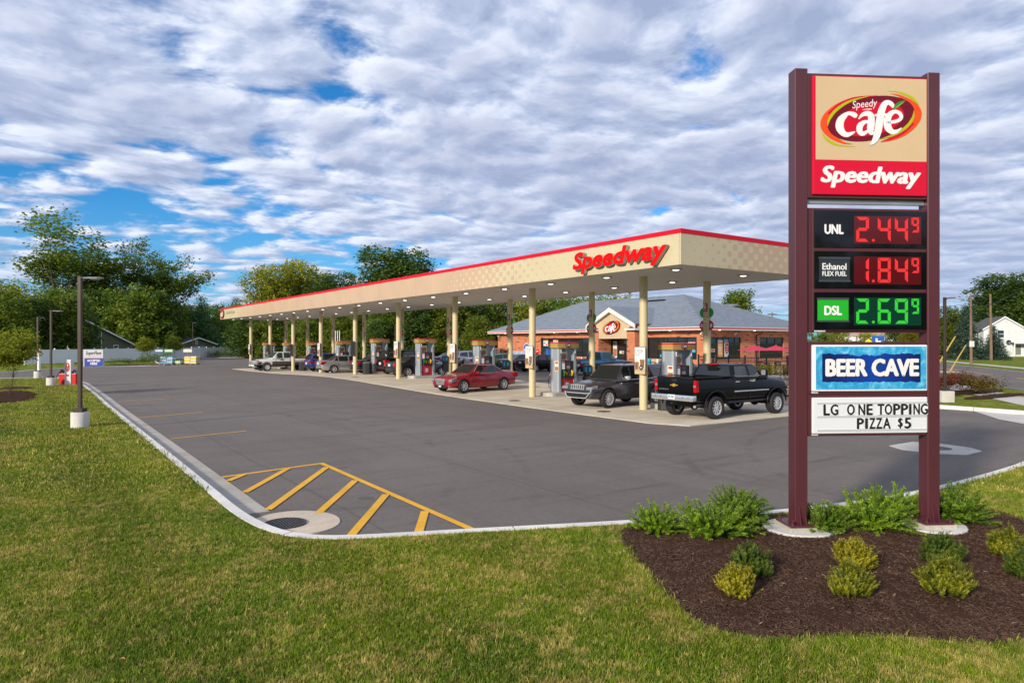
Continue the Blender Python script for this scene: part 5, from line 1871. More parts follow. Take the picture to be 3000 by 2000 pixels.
for a, b2, z0, z1 in ((42.25, 42.35, GS_, 3.02), (45.60, 45.70, GS_, 3.02), (42.35, 45.6, 2.94, 3.02), (43.0, 43.1, GS_, 2.94), (44.85, 44.95, GS_, 2.94), (43.1, 44.85, 2.40, 2.50), (43.92, 44.03, GS_, 2.40), (43.1, 44.85, GS_, GS_ + .2), (42.35, 43.0, GS_, GS_ + .2), (44.95, 45.6, GS_, GS_ + .2)):
 m_.box(xw, xw + 0.12, a, b2, z0, z1)
dd = obj('entrance_door', m_, STORE, mats=BRONZE)
for a, b2, z0, z1 in ((42.35, 43.0, GS_ + .2, 2.94), (44.95, 45.6, GS_ + .2, 2.94), (43.1, 43.92, GS_ + .2, 2.40), (44.03, 44.85, GS_ + .2, 2.40), (43.1, 44.85, 2.50, 2.94)):
 m_ = MB()
 m_.box(xw + 0.04, xw + 0.06, a, b2, z0, z1)
 obj('pane', m_, dd, mats=PANE)
put('house_number', text('90', WHITE, width=0.30, height=0.24, bold=0.02), FACE_P, dd, (xw + 0.036, 44.13, 2.53))
def paper(par, p, q0, q1, z0, z1, mt, nm='window_poster', d=0.01):
 m_ = MB()
 m_.box(p - d, p, q0, q1, z0, z1)
 return obj(nm, m_, par, mats=mt)
ORNG = mat('poster_orange', (0.72, 0.34, 0.08), 0.5, var=0.15, vscale=2)
CYAN = mat('poster_cyan', (0.03, 0.38, 0.62), 0.5)
GREYP = mat('poster_silver', (0.52, 0.53, 0.55), 0.5)
PW = mat('paper_white', (0.66, 0.65, 0.63), 0.5)
xf = SP0 + 0.088
for q0, q1 in ((45.02, 45.52), (42.42, 42.92)):
 po = paper(dd, xw + 0.035, q0, q1, 1.35, 2.80, PW)
 paper(po, xw + 0.023, q0 + 0.03, q1 - 0.03, 1.50, 2.15, FOOD, 'pizza_print', 0.003)
 put('poster_print', text('PIZZA', BLACK, width=0.40, height=0.17, bold=0.03), FACE_P, po, (xw + 0.022, q1 - 0.05, 2.5))
for q0 in (43.25, 44.15):
 for z in (1.72, 0.85):
  po = paper(dd, xw + 0.035, q0, q0 + 0.55, z, z + 0.24, PW)
  paper(po, xw + 0.023, q0 + 0.03, q0 + 0.28, z + 0.03, z + 0.2, FOOD, 'food_print', 0.003)
for q0, z0, z1, mt in ((55.0, 2.35, 2.92, PW), (53.4, 2.45, 2.95, PW)):
 po = paper(wl, xf, q0, q0 + 0.75, z0, z1, mt)
 paper(po, xf - 0.012, q0 + 0.05, q0 + 0.7, z1 - 0.12, z1 - 0.02, ORNG, 'poster_band', 0.003)
 paper(po, xf - 0.012, q0 + 0.40, q0 + 0.68, z0 + 0.2, z0 + 0.36, CYAN, 'poster_band', 0.003)
 paper(po, xf - 0.012, q0 + 0.1, q0 + 0.36, z0 + 0.08, z0 + 0.2, REDP, 'poster_band', 0.003)
paper(wl, xf, 54.55, 55.35, 1.45, 2.05, mat('deep_blue', (0.015, 0.12, 0.42), 0.4), 'blue_panel')
po = paper(wr, xf, 36.25, 36.98, 1.92, 2.78, CYAN)
paper(po, xf - 0.012, 36.25, 36.98, 2.25, 2.70, PW, 'poster_band', 0.003)
paper(po, xf - 0.013, 36.25, 36.98, 2.71, 2.77, REDP, 'poster_band', 0.003)
put('price_print', text('$17', CYAN, width=0.36, height=0.26, bold=0.03), FACE_P, po, (xf - 0.017, 36.92, 2.36))
put('price_print', text('99', CYAN, width=0.24, height=0.16, bold=0.03), FACE_P, po, (xf - 0.017, 36.52, 2.48))
put('poster_print', text('BEER', PW, width=0.4, height=0.12, bold=0.03), FACE_P, po, (xf - 0.014, 36.85, 2.02))
paper(wr, xf, 39.6, 39.95, 1.5, 1.72, CYAN)
paper(wr, xf, 39.0, 39.35, 1.46, 1.70, CYAN)
def paper_q(par, q, p0, p1, z0, z1, mt, nm='window_poster', d=0.01):
 m_ = MB()
 m_.box(p0, p1, q - d, q, z0, z1)
 return obj(nm, m_, par, mats=mt)
yf = SQ0 + 0.088
po = paper_q(ws, yf, 44.50, 45.14, 1.55, 2.90, ORNG)
paper_q(po, yf - 0.0105, 44.53, 45.11, 2.72, 2.88, PW, 'poster_band', 0.002)
for i, wd_ in enumerate(('Cold', 'Beer.', 'Low', 'Prices.')):
 put('poster_print', text(wd_, WHITE, width=0.36 + 0.08 * (i % 2), height=0.17, bold=0.02), FACE_Q, po, (44.6, yf - 0.012, 2.45 - 0.22 * i))
po = paper_q(ws, yf, 45.30, 45.92, 1.55, 2.90, GREYP)
for i in range(6):
 paper_q(po, yf - 0.0105, 45.36 + i * 0.09, 45.40 + i * 0.09, 2.66, 2.86, BLACK, 'stripe_print', 0.002)
m_ = MB()
m_.disc((45.61, yf - 0.0125, 2.22), 0.27, 'y', 24, ry=0.42)
obj('oval_print', m_, po, mats=mat('oval_maroon', (0.33, 0.02, 0.03), 0.5))
for i, wd_ in enumerate(('Great', 'Donuts.', 'Fries')):
 put('poster_print', text(wd_, WHITE, width=0.34, height=0.13, bold=0.015), FACE_Q, po, (45.44, yf - 0.015, 2.32 - 0.2 * i))
po = paper_q(sd, SQ0 + 0.083, 43.25, 44.15, 1.95, 2.2, PW)
po2 = paper_q(po, SQ0 + 0.070, 43.7, 44.1, 1.97, 2.17, FOOD, 'food_print', 0.002)
po = paper_q(sd, SQ0 + 0.083, 43.25, 44.15, 1.20, 1.45, PW)
po2 = paper_q(po, SQ0 + 0.070, 43.7, 44.1, 1.22, 1.42, FOOD, 'food_print', 0.002)
paper_q(STORE, SQ0 - 0.002, 42.75, 42.98, 1.55, 2.85, PW, 'wall_poster', 0.02)
EP0, EP1, EQ0, EQ1 = 42.0, 57.0, 34.7, 64.9
ZE, ZR = 3.90, 7.06
RA, RB_ = (49.5, 43.2), (49.5, 57.45)
rm = MB()
t_ = 0.12
top = [(EP0, EQ0, ZE), (EP1, EQ0, ZE), (EP1, EQ1, ZE), (EP0, EQ1, ZE), (*RA, ZR), (*RB_, ZR)]
rm.mesh(top + [(x, y, z - t_) for x, y, z in top[:4]], [(0, 1, 4), (1, 2, 5, 4), (2, 3, 5), (3, 0, 4, 5), (6, 7, 1, 0), (7, 8, 2, 1), (8, 9, 3, 2), (9, 6, 0, 3), (9, 8, 7, 6)])
rf = obj('roof', rm.data('roof', ROOF), STORE)
m_ = MB()
m_.tube([(*RA, ZR + 0.01), (*RB_, ZR + 0.01)], 0.07, 6)
for cx_, cy_ in ((EP0, EQ0), (EP1, EQ0)):
 m_.tube([(cx_, cy_, ZE + 0.01), (*RA, ZR + 0.01)], 0.05, 6)
for cx_, cy_ in ((EP0, EQ1), (EP1, EQ1)):
 m_.tube([(cx_, cy_, ZE + 0.01), (*RB_, ZR + 0.01)], 0.05, 6)
obj('ridge_cap', m_, rf, mats=ROOF)
m_ = MB()
m_.box(48.2, 48.6, 44.6, 47.2, ZR - 0.42, ZR - 0.36)
obj('ridge_vent', m_, rf, mats=BRONZE)
m_ = MB()
m_.lathe([(0.25, -0.5), (0.25, 0.25), (0.62, 0.28), (0.66, 0.42), (0.55, 0.47), (0.001, 0.5)], 20)
obj('roof_fan', m_.data('roof_fan', STEEL, smooth=True), rf, (52.9, 40.6, 5.72))
for axis, c0, c1, off, sg in (('y', EQ0, EQ1, EP0, -1), ('x', EP0, EP1, EQ0, -1), ('y', EQ0, EQ1, EP1, 1), ('x', EP0, EP1, EQ1, 1)):
 for (z0, z1, th, mt, nm) in ((3.66, 3.755, 0.030, TRIMW, 'fascia_board'), (3.755, 3.855, 0.045, TRIMR, 'red_stripe'), (3.855, 3.91, 0.06, TRIMW, 'fascia_board')):
  m_ = MB()
  lo_, hi_ = (off - th, off) if sg < 0 else (off, off + th)
  gap = [(c0 + 0.0, c1 - 0.0)]
  if axis == 'y' and sg < 0:
   gap = [(c0, 41.0), (47.1, c1)]
  for a, b2 in gap:
   if axis == 'y':
    m_.box(lo_, hi_, a, b2, z0, z1)
   else:
    m_.box(a - th, b2 + th, lo_ - 0.002, hi_, z0, z1)
  obj(nm, m_, STORE, mats=mt)
m_ = MB()
m_.box(EP0 + 0.002, EP1 - 0.002, EQ0 + 0.002, EQ1 - 0.002, 3.68, 3.72)
obj('soffit', m_, STORE, mats=TRIMW)
SOFL = mat('soffit_lamp', (0.9, 0.85, 0.7), 0.4, emit=(1.0, 0.72, 0.38), estr=5.0)
for q in (38.5, 50.0, 53.5, 57.5, 62.0):
 m_ = MB()
 m_.cyl(42.35, q, 3.655, 3.679, 0.09, 12)
 obj('eave_light', m_, STORE, mats=SOFL)
for p in (44.2, 48.6):
 m_ = MB()
 m_.cyl(p, 35.05, 3.655, 3.679, 0.09, 12)
 obj('eave_light', m_, STORE, mats=SOFL)
m_ = MB()
m_.tube([(49.2, 34.72, 3.7), (49.2, 34.75, 3.5), (49.2, 35.3, 3.3), (49.2, 35.3, GS_)], 0.055, 6)
obj('downspout', m_, STORE, mats=BRONZE)
for loc in ((SP0 - 0.2, 63.5, 3.45), (46.3, SQ0 - 0.2, 3.4), (42.3, SQ0 - 0.1, 3.42)):
 m_ = MB()
 m_.tube([(0.15, 0, 0.05), (-0.15, -0.08, -0.05)], 0.06, 10)
 m_.tube([(0.1, 0.05, 0.05), (0.2, 0.2, 0.12)], 0.02, 6)
 obj('wall_camera', m_, STORE, loc, mats=TRIMW)
CHEST = mat('ice_chest_white', (0.66, 0.68, 0.71), 0.4)
ct = thing('ice_chest', 'white outdoor ice chest with sloping doors and round badge against the brick wall', 'ice chest', (41.9, 58.3, GS_))
m_ = MB()
m_.prism([(-0.4, 0), (0.4, 0), (0.4, 1.45), (0.15, 1.45), (-0.4, 0.95)], -1.9, 1.9, 'y')
obj('chest_body', m_.data('chest_body', CHEST, bevel=0.03), ct)
for y in (-1.35, -0.45, 0.45, 1.35):
 m_ = MB()
 m_.mesh([(-0.36, y - 0.36, 1.005), (-0.36, y + 0.36, 1.005), (0.10, y + 0.36, 1.425), (0.10, y - 0.36, 1.425)], [(0, 1, 2, 3)])
 d_ = obj('chest_door', m_, ct, mats=mat('chest_door', (0.30, 0.36, 0.44), 0.3))
 d_.location = (-0.012, 0, 0.012)
m_ = MB()
m_.prism([(-0.7 + 0.62 * math.cos(k * .2618), 1.75 + 0.52 * math.sin(k * .2618)) for k in range(24)], 0.12, 0.18, 'x')
bdg = obj('round_badge', m_, ct, mats=CHEST)
m_ = MB()
m_.prism([(-0.7 + 0.56 * math.cos(k * .2618), 1.75 + 0.46 * math.sin(k * .2618)) for k in range(24)], 0.108, 0.119, 'x')
obj('badge_print', m_, bdg, mats=BLUP)
m_ = MB()
m_.prism([(-0.7 + 0.4 * math.cos(k * .2618), 1.6 + 0.2 * math.sin(k * .2618)) for k in range(24)], 0.100, 0.107, 'x')
obj('badge_print', m_, bdg, mats=PW)
m_ = MB()
m_.prism([(-0.72 + 0.2 * math.cos(k * .2618), 1.85 + 0.1 * math.sin(k * .2618)) for k in range(24)], 0.092, 0.099, 'x')
obj('badge_print', m_, bdg, mats=REDP)
CAGE = mat('cage_grey', (0.20, 0.14, 0.12), 0.5)
cg = thing('gas_bottle_cage', 'brown metal bottle cage by the far corner of the brick store', 'gas bottle cage', (41.9, 62.6, GS_))
m_ = MB()
m_.box(-0.35, 0.35, -0.7, 0.7, 0.0, 0.05)
m_.box(-0.35, 0.35, -0.7, 0.7, 1.65, 1.75)
for y in (-0.68, 0, 0.68):
 m_.box(-0.35, -0.31, y - 0.03, y + 0.03, 0.05, 1.65)
for z in (0.5, 0.9, 1.3):
 m_.box(-0.345, -0.315, -0.65, 0.65, z, z + 0.03)
obj('cage_frame', m_, cg, mats=CAGE)
m_ = MB()
m_.box(-0.25, 0.33, -0.64, 0.64, 0.05, 1.6)
obj('bottle_stack', m_, cg, mats=mat('cage_fill', (0.12, 0.07, 0.06), 0.7, var=0.5, vscale=5))
bx = thing('display_rack', 'dark blue display rack standing left of the white ice chest', 'rack', (41.8, 61.2, GS_))
m_ = MB()
m_.box(-0.3, 0.3, -0.5, 0.5, 0.0, 1.0)
obj('rack_body', m_.data('rack_body', BLUP, bevel=0.02), bx)
m_ = MB()
m_.box(-0.32, -0.302, -0.4, 0.4, 0.5, 0.9)
obj('rack_label', m_, bx, mats=PW)
ex = thing('fire_notice', 'small red notice plate on the brick wall right of the ice chest', 'notice', (SP0 - 0.02, 56.6, 1.6))
m_ = MB()
m_.box(-0.02, 0.01, -0.2, 0.2, 0.0, 0.4)
obj('plate', m_, ex, mats=REDP)
m_ = MB()
m_.box(-0.024, -0.0205, -0.12, 0.12, 0.16, 0.24)
obj('plate_print', m_, ex, mats=WHITE)
for i, (q, lab) in enumerate(((40.4, 'stack of bright blue drink packs by the entrance'), (39.4, 'stack of tan boxed goods under the right window'))):
 b_ = thing('goods_stack', lab, 'goods stack', (42.1, q, GS_))
 for r_ in range(3):
  for c_ in range(2):
   m_ = MB()
   m_.box(-0.3, 0.3, -0.42 + c_ * 0.42 + 0.01, c_ * 0.42 - 0.01, r_ * 0.34 + 0.005, r_ * 0.34 + 0.335)
   obj('pack', m_.data('pack', CYAN if i == 0 else mat('tan_box', (0.50, 0.36, 0.22), 0.6), bevel=0.02, segs=1), b_, (0, 0.2, 0))
BOLM = mat('bollard_pale', (0.62, 0.62, 0.60), 0.6)
for i, q in enumerate((35.3, 38.6, 47.8, 52.0, 55.6)):
 b_ = thing('bollard', 'pale round bollard on the walk edge ' + ['at the near store corner', 'in front of the right window', 'left of the entrance', 'in front of the left window', 'in front of the ice chest'][i], 'bollard', (41.05, q, GS_), 0, 'bollards along the store walk')
 m_ = MB()
 m_.lathe([(0.085, 0), (0.085, 0.98), (0.06, 1.03), (0.001, 1.05)], 14)
 obj('post', m_.data('post', BOLM, smooth=True), b_)
# ---- patio with railing, umbrellas, tables
FENM = mat('railing_black', (0.008, 0.008, 0.009), 0.4)
pf = thing('patio_railing', 'black metal patio railing with thin pickets beside the brick side wall', 'railing', (0, 0, 0))
A, B2, C2 = Vector((40.45, 29.94, 0)), Vector((52.5, 26.6, 0)), Vector((41.9, 35.2, 0))
pm = MB()
for a, b2 in ((A, B2), (A, C2)):
 L_ = (b2 - a).length
 d = (b2 - a).normalized()
 n = round(L_ / 1.8)
 for k in range(n + 1):
  p = a + d * L_ * k / n
  m_ = MB()
  m_.box(p.x - 0.04, p.x + 0.04, p.y - 0.04, p.y + 0.04, GS_, GS_ + 1.42)
  m_.prism([(p.x - 0.05, p.y - 0.05), (p.x + 0.05, p.y - 0.05), (p.x + 0.05, p.y + 0.05), (p.x - 0.05, p.y + 0.05)], GS_ + 1.42, GS_ + 1.46)
  if not (k == 0 and b2 is C2):
   obj('post', m_, pf, mats=FENM)
 m_ = MB()
 for z in (0.15, 1.05, 1.28):
  m_.tube([(a.x, a.y, GS_ + z), (b2.x, b2.y, GS_ + z)], 0.022, 4)
 obj('rail', m_, pf, mats=FENM)
 n = round(L_ / 0.12)
 for k in range(n):
  p = a + d * L_ * (k + 0.5) / n
  pm.box(p.x - 0.009, p.x + 0.009, p.y - 0.009, p.y + 0.009, GS_ + 0.1, GS_ + 1.38)
tag(obj('pickets', pm, pf, mats=FENM), kind='stuff')
m_ = MB()
m_.prism([(40.2, 29.0), (53, 25.5), (58, 33.6), (40.62, 33.598)], -0.1, GS_ - 0.004)
tag(obj('patio_paving', m_, mats=WALK), kind='structure')
UMB = mat('umbrella_red', (0.55, 0.015, 0.060), 0.6)
UPO = mat('umbrella_pole', (0.50, 0.01, 0.02), 0.5)
def umbrella():
 t_ = thing('patio_umbrella', '', 'parasol', (0, 0, 0), 0, 'red patio umbrellas')
 m_ = MB()
 m_.cyl(0, 0, 0, 2.15, 0.022, 8)
 obj('pole', m_, t_, mats=UPO)
 n = 8
 for k in range(n):
  a, b2 = 2 * math.pi * k / n, 2 * math.pi * (k + 1) / n
  m_ = MB()
  r_ = 1.28
  mid = (a + b2) / 2
  m_.mesh([(0, 0, 2.14), (r_ * math.cos(a), r_ * math.sin(a), 1.78), (r_ * 0.93 * math.cos(mid), r_ * 0.93 * math.sin(mid), 1.775), (r_ * math.cos(b2), r_ * math.sin(b2), 1.78)], [(0, 1, 2), (0, 2, 3)])
  obj('canvas_panel', m_.data('canvas_panel', UMB, fix=False), t_)
 m_ = MB()
 m_.lathe([(0.05, 2.13), (0.05, 2.2), (0.001, 2.23)], 10)
 obj('finial', m_, t_, mats=UPO)
 m_ = MB()
 m_.lathe([(0.25, 0), (0.25, 0.05), (0.05, 0.09), (0.04, 0.3)], 14)
 obj('base', m_, t_, mats=FENM)
 return t_
u0 = umbrella()
for i, ((p, q), lab) in enumerate(zip(((43.9, 31.6), (45.4, 30.9), (46.9, 30.1)), ('red patio umbrella at the left end, in front of the brick', 'red patio umbrella in the middle, in front of the dark window', 'red patio umbrella half hidden behind the price sign post'))):
 if i == 0:
  u0.location = (p, q, GS_)
  u0['label'] = lab
 else:
  dup(u0, (p, q, GS_), 0.2 * i, lab)
def table_set():
 t_ = thing('patio_table', '', 'table', (0, 0, 0), 0, 'black patio tables')
 m_ = MB()
 m_.lathe([(0.001, 0.70), (0.5, 0.70), (0.5, 0.74), (0.001, 0.74)], 18)
 obj('table_top', m_, t_, mats=FENM)
 m_ = MB()
 m_.tube([(0.03, 0.0, 0), (0.03, 0, 0.7)], 0.05, 8)
 obj('pedestal', m_, t_, mats=FENM)
 return t_
def chair():
 t_ = thing('patio_chair', '', 'chair', (0, 0, 0), 0, 'black patio chairs round the tables')
 m_ = MB()
 m_.box(-0.22, 0.22, -0.22, 0.22, 0.42, 0.45)
 obj('seat', m_, t_, mats=FENM)
 m_ = MB()
 for k in range(6):
  x = -0.2 + 0.08 * k
  m_.box(x - 0.02, x + 0.02, 0.20, 0.22, 0.50, 0.88)
 m_.box(-0.24, 0.24, 0.195, 0.225, 0.88, 0.93)
 obj('backrest', m_, t_, mats=FENM)
 for x in (-0.2, 0.2):
  for y in (-0.2, 0.2):
   m_ = MB()
   m_.tube([(x, y, 0), (x, y, 0.43)], 0.016, 6)
   obj('leg', m_, t_, mats=FENM)
  m_ = MB()
  m_.tube([(x * 1.15, -0.2, 0.43), (x * 1.15, -0.2, 0.66), (x * 1.15, 0.2, 0.68)], 0.016, 6)
  obj('arm', m_, t_, mats=FENM)
 return t_
tb0, ch0 = table_set(), chair()
first_c = True
for i, (p, q) in enumerate(((43.9, 31.0), (45.4, 30.3), (46.9, 29.5))):
 lab = ['black round patio table under the left umbrella', 'black round patio table under the middle umbrella', 'black round patio table under the umbrella by the sign post'][i]
 if i == 0:
  tb0.location = (p, q, GS_)
  tb0['label'] = lab
 else:
  dup(tb0, (p, q, GS_), label=lab)
 for k in range(3):
  a = -2.2 + k * 1.5 + i * 0.2
  lc = (p + 0.72 * math.cos(a), q + 0.72 * math.sin(a), GS_)
  lab = 'black metal patio chair behind the railing'
  if first_c:
   ch0.location = lc
   ch0.rotation_euler = (0, 0, a - math.pi / 2)
   ch0['label'] = lab
   first_c = False
  else:
   dup(ch0, lc, a - math.pi / 2, lab)
# ================================================================ VEHICLES
def paint(name, col, metal=0.0, rough=0.28, coat=1.0, spec=0.5):
 return mat(name, col, rough, metal, coat=coat, spec=spec, var=0.04, vscale=2)
GLASS = mat('car_glass', (0.008, 0.011, 0.012), 0.03, spec=0.9)
GLASSG = mat('car_glass_green', (0.020, 0.045, 0.038), 0.04, spec=0.9)
TYRE = mat('tyre_rubber', (0.014, 0.014, 0.015), 0.75, bump=0.3, bscale=60)
ALLOY = mat('alloy_rim', (0.62, 0.63, 0.65), 0.3, 0.45)
CHROME = mat('chrome', (0.72, 0.73, 0.75), 0.16, 0.75)
UNDER = mat('underbody', (0.006, 0.006, 0.006), 0.8)
TRIMB = mat('black_trim', (0.012, 0.012, 0.013), 0.45)
LAMPC = mat('headlamp_clear', (0.26, 0.27, 0.28), 0.06, 0.3, spec=0.8)
LAMPR = mat('tail_lamp', (0.40, 0.004, 0.006), 0.12)
LAMPA = mat('amber_lamp', (0.75, 0.22, 0.01), 0.15)
BRIGHT = mat('bright_trim', (0.55, 0.56, 0.58), 0.25, 0.2)
PLATE = mat('number_plate', (0.66, 0.68, 0.70), 0.4, var=0.12, vscale=30)
SEAM = mat('panel_seam', (0.004, 0.004, 0.004), 0.7)
GREYP2 = mat('grey_plastic', (0.045, 0.046, 0.05), 0.5)
def wheel_meshes(r, wd, style='alloy', n=28, rimr=0.66, spokes=7):
 R_, h = r, wd / 2
 m_ = MB()
 m_.lathe([(R_ * rimr, -h * 0.86), (R_ * 0.80, -h), (R_ * 0.93, -h * 0.96), (R_ * 0.99, -h * 0.75), (R_, -h * 0.4), (R_, h * 0.4), (R_ * 0.99, h * 0.75), (R_ * 0.93, h * 0.96), (R_ * 0.80, h), (R_ * rimr, h * 0.86)], n, 'y')
 ty = m_.data('tyre', TYRE, smooth=True, angle=50)
 m_ = MB()
 ro = R_ * rimr
 m_.lathe([(ro + 0.004, -h * 0.86), (ro * 0.93, -h * 0.80), (ro * 0.90, -h * 0.3), (ro * 0.90, h * 0.8), (ro, h * 0.84)], n, 'y', m=0)
 m_.lathe([(0.001, -h * 0.30), (ro * 0.90, -h * 0.28)], n, 'y', m=1)
 if style == 'alloy':
  for k in range(spokes):
   a = 2 * math.pi * k / spokes
   ca, sa = math.cos(a), math.sin(a)
   w0, w1 = ro * 0.9 / spokes, ro * 0.75 / spokes
   def Q(rad, off, y):
    return (rad * ca - off * sa, y, rad * sa + off * ca)
   y0, y1 = -h * 0.78, -h * 0.80
   m_.mesh([Q(ro * .12, -w0, y0), Q(ro * .12, w0, y0), Q(ro * .93, w1, y1), Q(ro * .93, -w1, y1),
                     Q(ro * .12, -w0, -h * .4), Q(ro * .12, w0, -h * .4), Q(ro * .93, w1, -h * .4), Q(ro * .93, -w1, -h * .4)],
     [(0, 1, 2, 3), (0, 4, 5, 1), (1, 5, 6, 2), (3, 2, 6, 7), (0, 3, 7, 4)], 0)
  m_.lathe([(0.001, -h * 0.84), (ro * 0.17, -h * 0.82), (ro * 0.2, -h * 0.5)], 14, 'y', m=0)
 else:
  m_.lathe([(0.001, -h * 0.62), (ro * 0.28, -h * 0.66), (ro * 0.34, -h * 0.5), (ro * 0.62, -h * 0.72), (ro * 0.78, -h * 0.45), (ro * 0.92, -h * 0.6)], n, 'y', m=0)
  for k in range(8):
   a = 2 * math.pi * k / 8
   m_.lathe([(0.001, -h * .76), (ro * .07, -h * .74)], 8, 'y', (ro * .68 * math.cos(a), 0, ro * .68 * math.sin(a)), 1)
 rim = m_.data('rim', [ALLOY, UNDER], smooth=True, angle=30)
 return ty, rim
def add_wheels(t_, xs, track, r, wm):
 for x in xs:
  for s in (-1, 1):
   w_ = obj('wheel', wm[0], t_, (x, s * track, r), (0, 0, 0 if s < 0 else math.pi))
   obj('rim', wm[1], w_)
def loft_body(st, crown=0.03, sub=2, arches=(), arch_r=0.38, hw_max=0.9, cut=None):
 """stations (x, half width, bottom z, shoulder z, top z[, top width share]) swept into one shell"""
 rings = []
 for s_ in st:
  x, hw, zb, zs, zt = s_[:5]
  ts = s_[5] if len(s_) > 5 else 0.86
  half = [(0, zb), (hw * .78, zb), (hw * .95, zb + (zs - zb) * .10), (hw, zb + (zs - zb) * .50), (hw * .985, zs), (hw * ts, zt - 0.012), (hw * ts * .6, zt + crown * .6), (0, zt + crown)]
  ring = half + [(-y, z) for y, z in reversed(half[1:-1])]
  rings.append([(x, y, z) for y, z in ring])
 n = len(rings[0])
 bm = bmesh.new()
 V = [[bm.verts.new(p) for p in r_] for r_ in rings]
 for i in range(len(V) - 1):
  for k in range(n):
   bm.faces.new((V[i][k], V[i][(k + 1) % n], V[i + 1][(k + 1) % n], V[i + 1][k]))
 bm.faces.new(list(reversed(V[0])))
 bm.faces.new(V[-1])
 bmesh.ops.recalc_face_normals(bm, faces=bm.faces)
 me = bpy.data.meshes.new('body')
 bm.to_mesh(me)
 bm.free()
 o = bpy.data.objects.new('body', me)
 COL.objects.link(o)
 md = o.modifiers.new('s', 'SUBSURF')
 md.levels = md.render_levels = sub
 bpy.context.view_layer.update()
 me2 = evaluated(o)
 o.modifiers.clear()
 o.data = me2
 me2.materials.append(UNDER)
 cutters = []
 cm = MB()
 for x in arches:
  for s in (-1, 1):
   r_, zc = arch_r
   c_ = MB()
   y0, y1 = sorted((s * (hw_max - 0.30), s * (hw_max + 0.2)))
   c_.prism([(x + r_ * math.cos(2 * math.pi * k / 32), zc + r_ * math.sin(2 * math.pi * k / 32)) for k in range(32)], y0, y1, 'y')
   cm.mesh(c_.v, c_.f)
 if cut:
  cm.box(*cut)
 if cm.v:
  cme = cm.data('cut', UNDER)
  co = bpy.data.objects.new('cut', cme)
  COL.objects.link(co)
  bo = o.modifiers.new('b', 'BOOLEAN')
  bo.object = co
  bo.operation = 'DIFFERENCE'
  bo.solver = 'EXACT'
  bo.use_self = False
  bo.material_mode = 'INDEX'
  me2.materials.append(UNDER)
  cme.materials.clear()
  cme.materials.append(UNDER)
  cme.materials.append(UNDER)
  cme.polygons.foreach_set('material_index', [1] * len(cme.polygons))
  bpy.context.view_layer.update()
  me3 = evaluated(o)
  o.modifiers.clear()
  bpy.data.objects.remove(co)
  o.data = me3
 me = o.data
 bpy.data.objects.remove(o)
 me.polygons.foreach_set('use_smooth', [True] * len(me.polygons))
 me.set_sharp_from_angle(angle=R(38))
 return me
def paint_body(me, mt):
 me = me.copy()
 me.materials.clear()
 me.materials.append(mt)
 me.materials.append(UNDER)
 return me
class House:
 """greenhouse: ruled shell between the belt line and the roof"""
 def __init__(s, xA, xB, xC, xD, zb, zr, wb, wt, front_w=0.94):
  s.p = (xA, xB, xC, xD, zb, zr, wb, wt)
 def y(s, z):
  xA, xB, xC, xD, zb, zr, wb, wt = s.p
  return wb + (wt - wb) * (z - zb) / (zr - zb)
 def shell(s, mt, bev=0.07):
  xA, xB, xC, xD, zb, zr, wb, wt = s.p
  d = 0.06
  kA, kD = (xB - xA) / (zr - zb), (xC - xD) / (zr - zb)
  vs = []
  for (x, w_, z) in ((xA - kA * d, wb + (wb - wt) * d / (zr - zb), zb - d), (xB, wt, zr), (xC, wt, zr), (xD - kD * d, wb + (wb - wt) * d / (zr - zb), zb - d)):
   vs += [(x, -w_, z), (x, w_, z)]
  xm = (xB + xC) / 2
  vs += [(xm, -wt, zr + 0.018), (xm, wt, zr + 0.018), (xm, 0, zr + .035)]
  m_ = MB()
  m_.mesh(vs, [(0, 2, 3, 1), (2, 8, 10), (2, 10, 3), (3, 10, 9), (8, 4, 10), (4, 5, 10), (9, 10, 5), (4, 6, 7, 5), (0, 6, 4, 8, 2), (1, 3, 9, 5, 7), (0, 1, 7, 6)])
  return m_.data('cabin', mt, smooth=True, bevel=bev, segs=2, angle=28)
 def side(s, sgn, pts, lift=0.007):
  """pts in (x, share of height) on the side face"""
  xA, xB, xC, xD, zb, zr, wb, wt = s.p
  out = []
  for x, f in pts:
   z = zb + (zr - zb) * f
   out.append((x, sgn * (s.y(z) + lift), z))
  m_ = MB()
  m_.poly(out if sgn < 0 else list(reversed(out)))
  return m_
 def end(s, front, f0, f1, ins=0.09, lift=0.007):
  xA, xB, xC, xD, zb, zr, wb, wt = s.p
  x0, x1 = (xA, xB) if front else (xD, xC)
  d = Vector((x1 - x0, 0, zr - zb)).normalized()
  nrm = Vector((d.z, 0, -d.x)) if front else Vector((-d.z, 0, d.x))
  if front and nrm.x < 0 or (not front and nrm.x > 0):
   nrm = -nrm
  out = []
  for f, sg in ((f0, -1), (f0, 1), (f1, 1), (f1, -1)):
   z = zb + (zr - zb) * f
   x = x0 + (x1 - x0) * f
   out.append((x + nrm.x * lift, sg * (s.y(z) - ins), z + nrm.z * lift))
  m_ = MB()
  m_.poly(out)
  return m_
def P_box(nm, par, c, d, mt, bev=0.0, rot=(0, 0, 0)):
 m_ = MB()
 m_.cbox((0, 0, 0), d)
 return obj(nm, m_.data(nm, mt, bevel=bev, segs=2, smooth=bool(bev)), par, c, rot)
def seam(par, pts, wd=0.012):
 """a shut line as a thin dark groove strip along pts (x, y, z)"""
 m_ = MB()
 m_.tube(pts, wd / 2, 4)
 return obj('shut_line', m_, par, mats=SEAM)
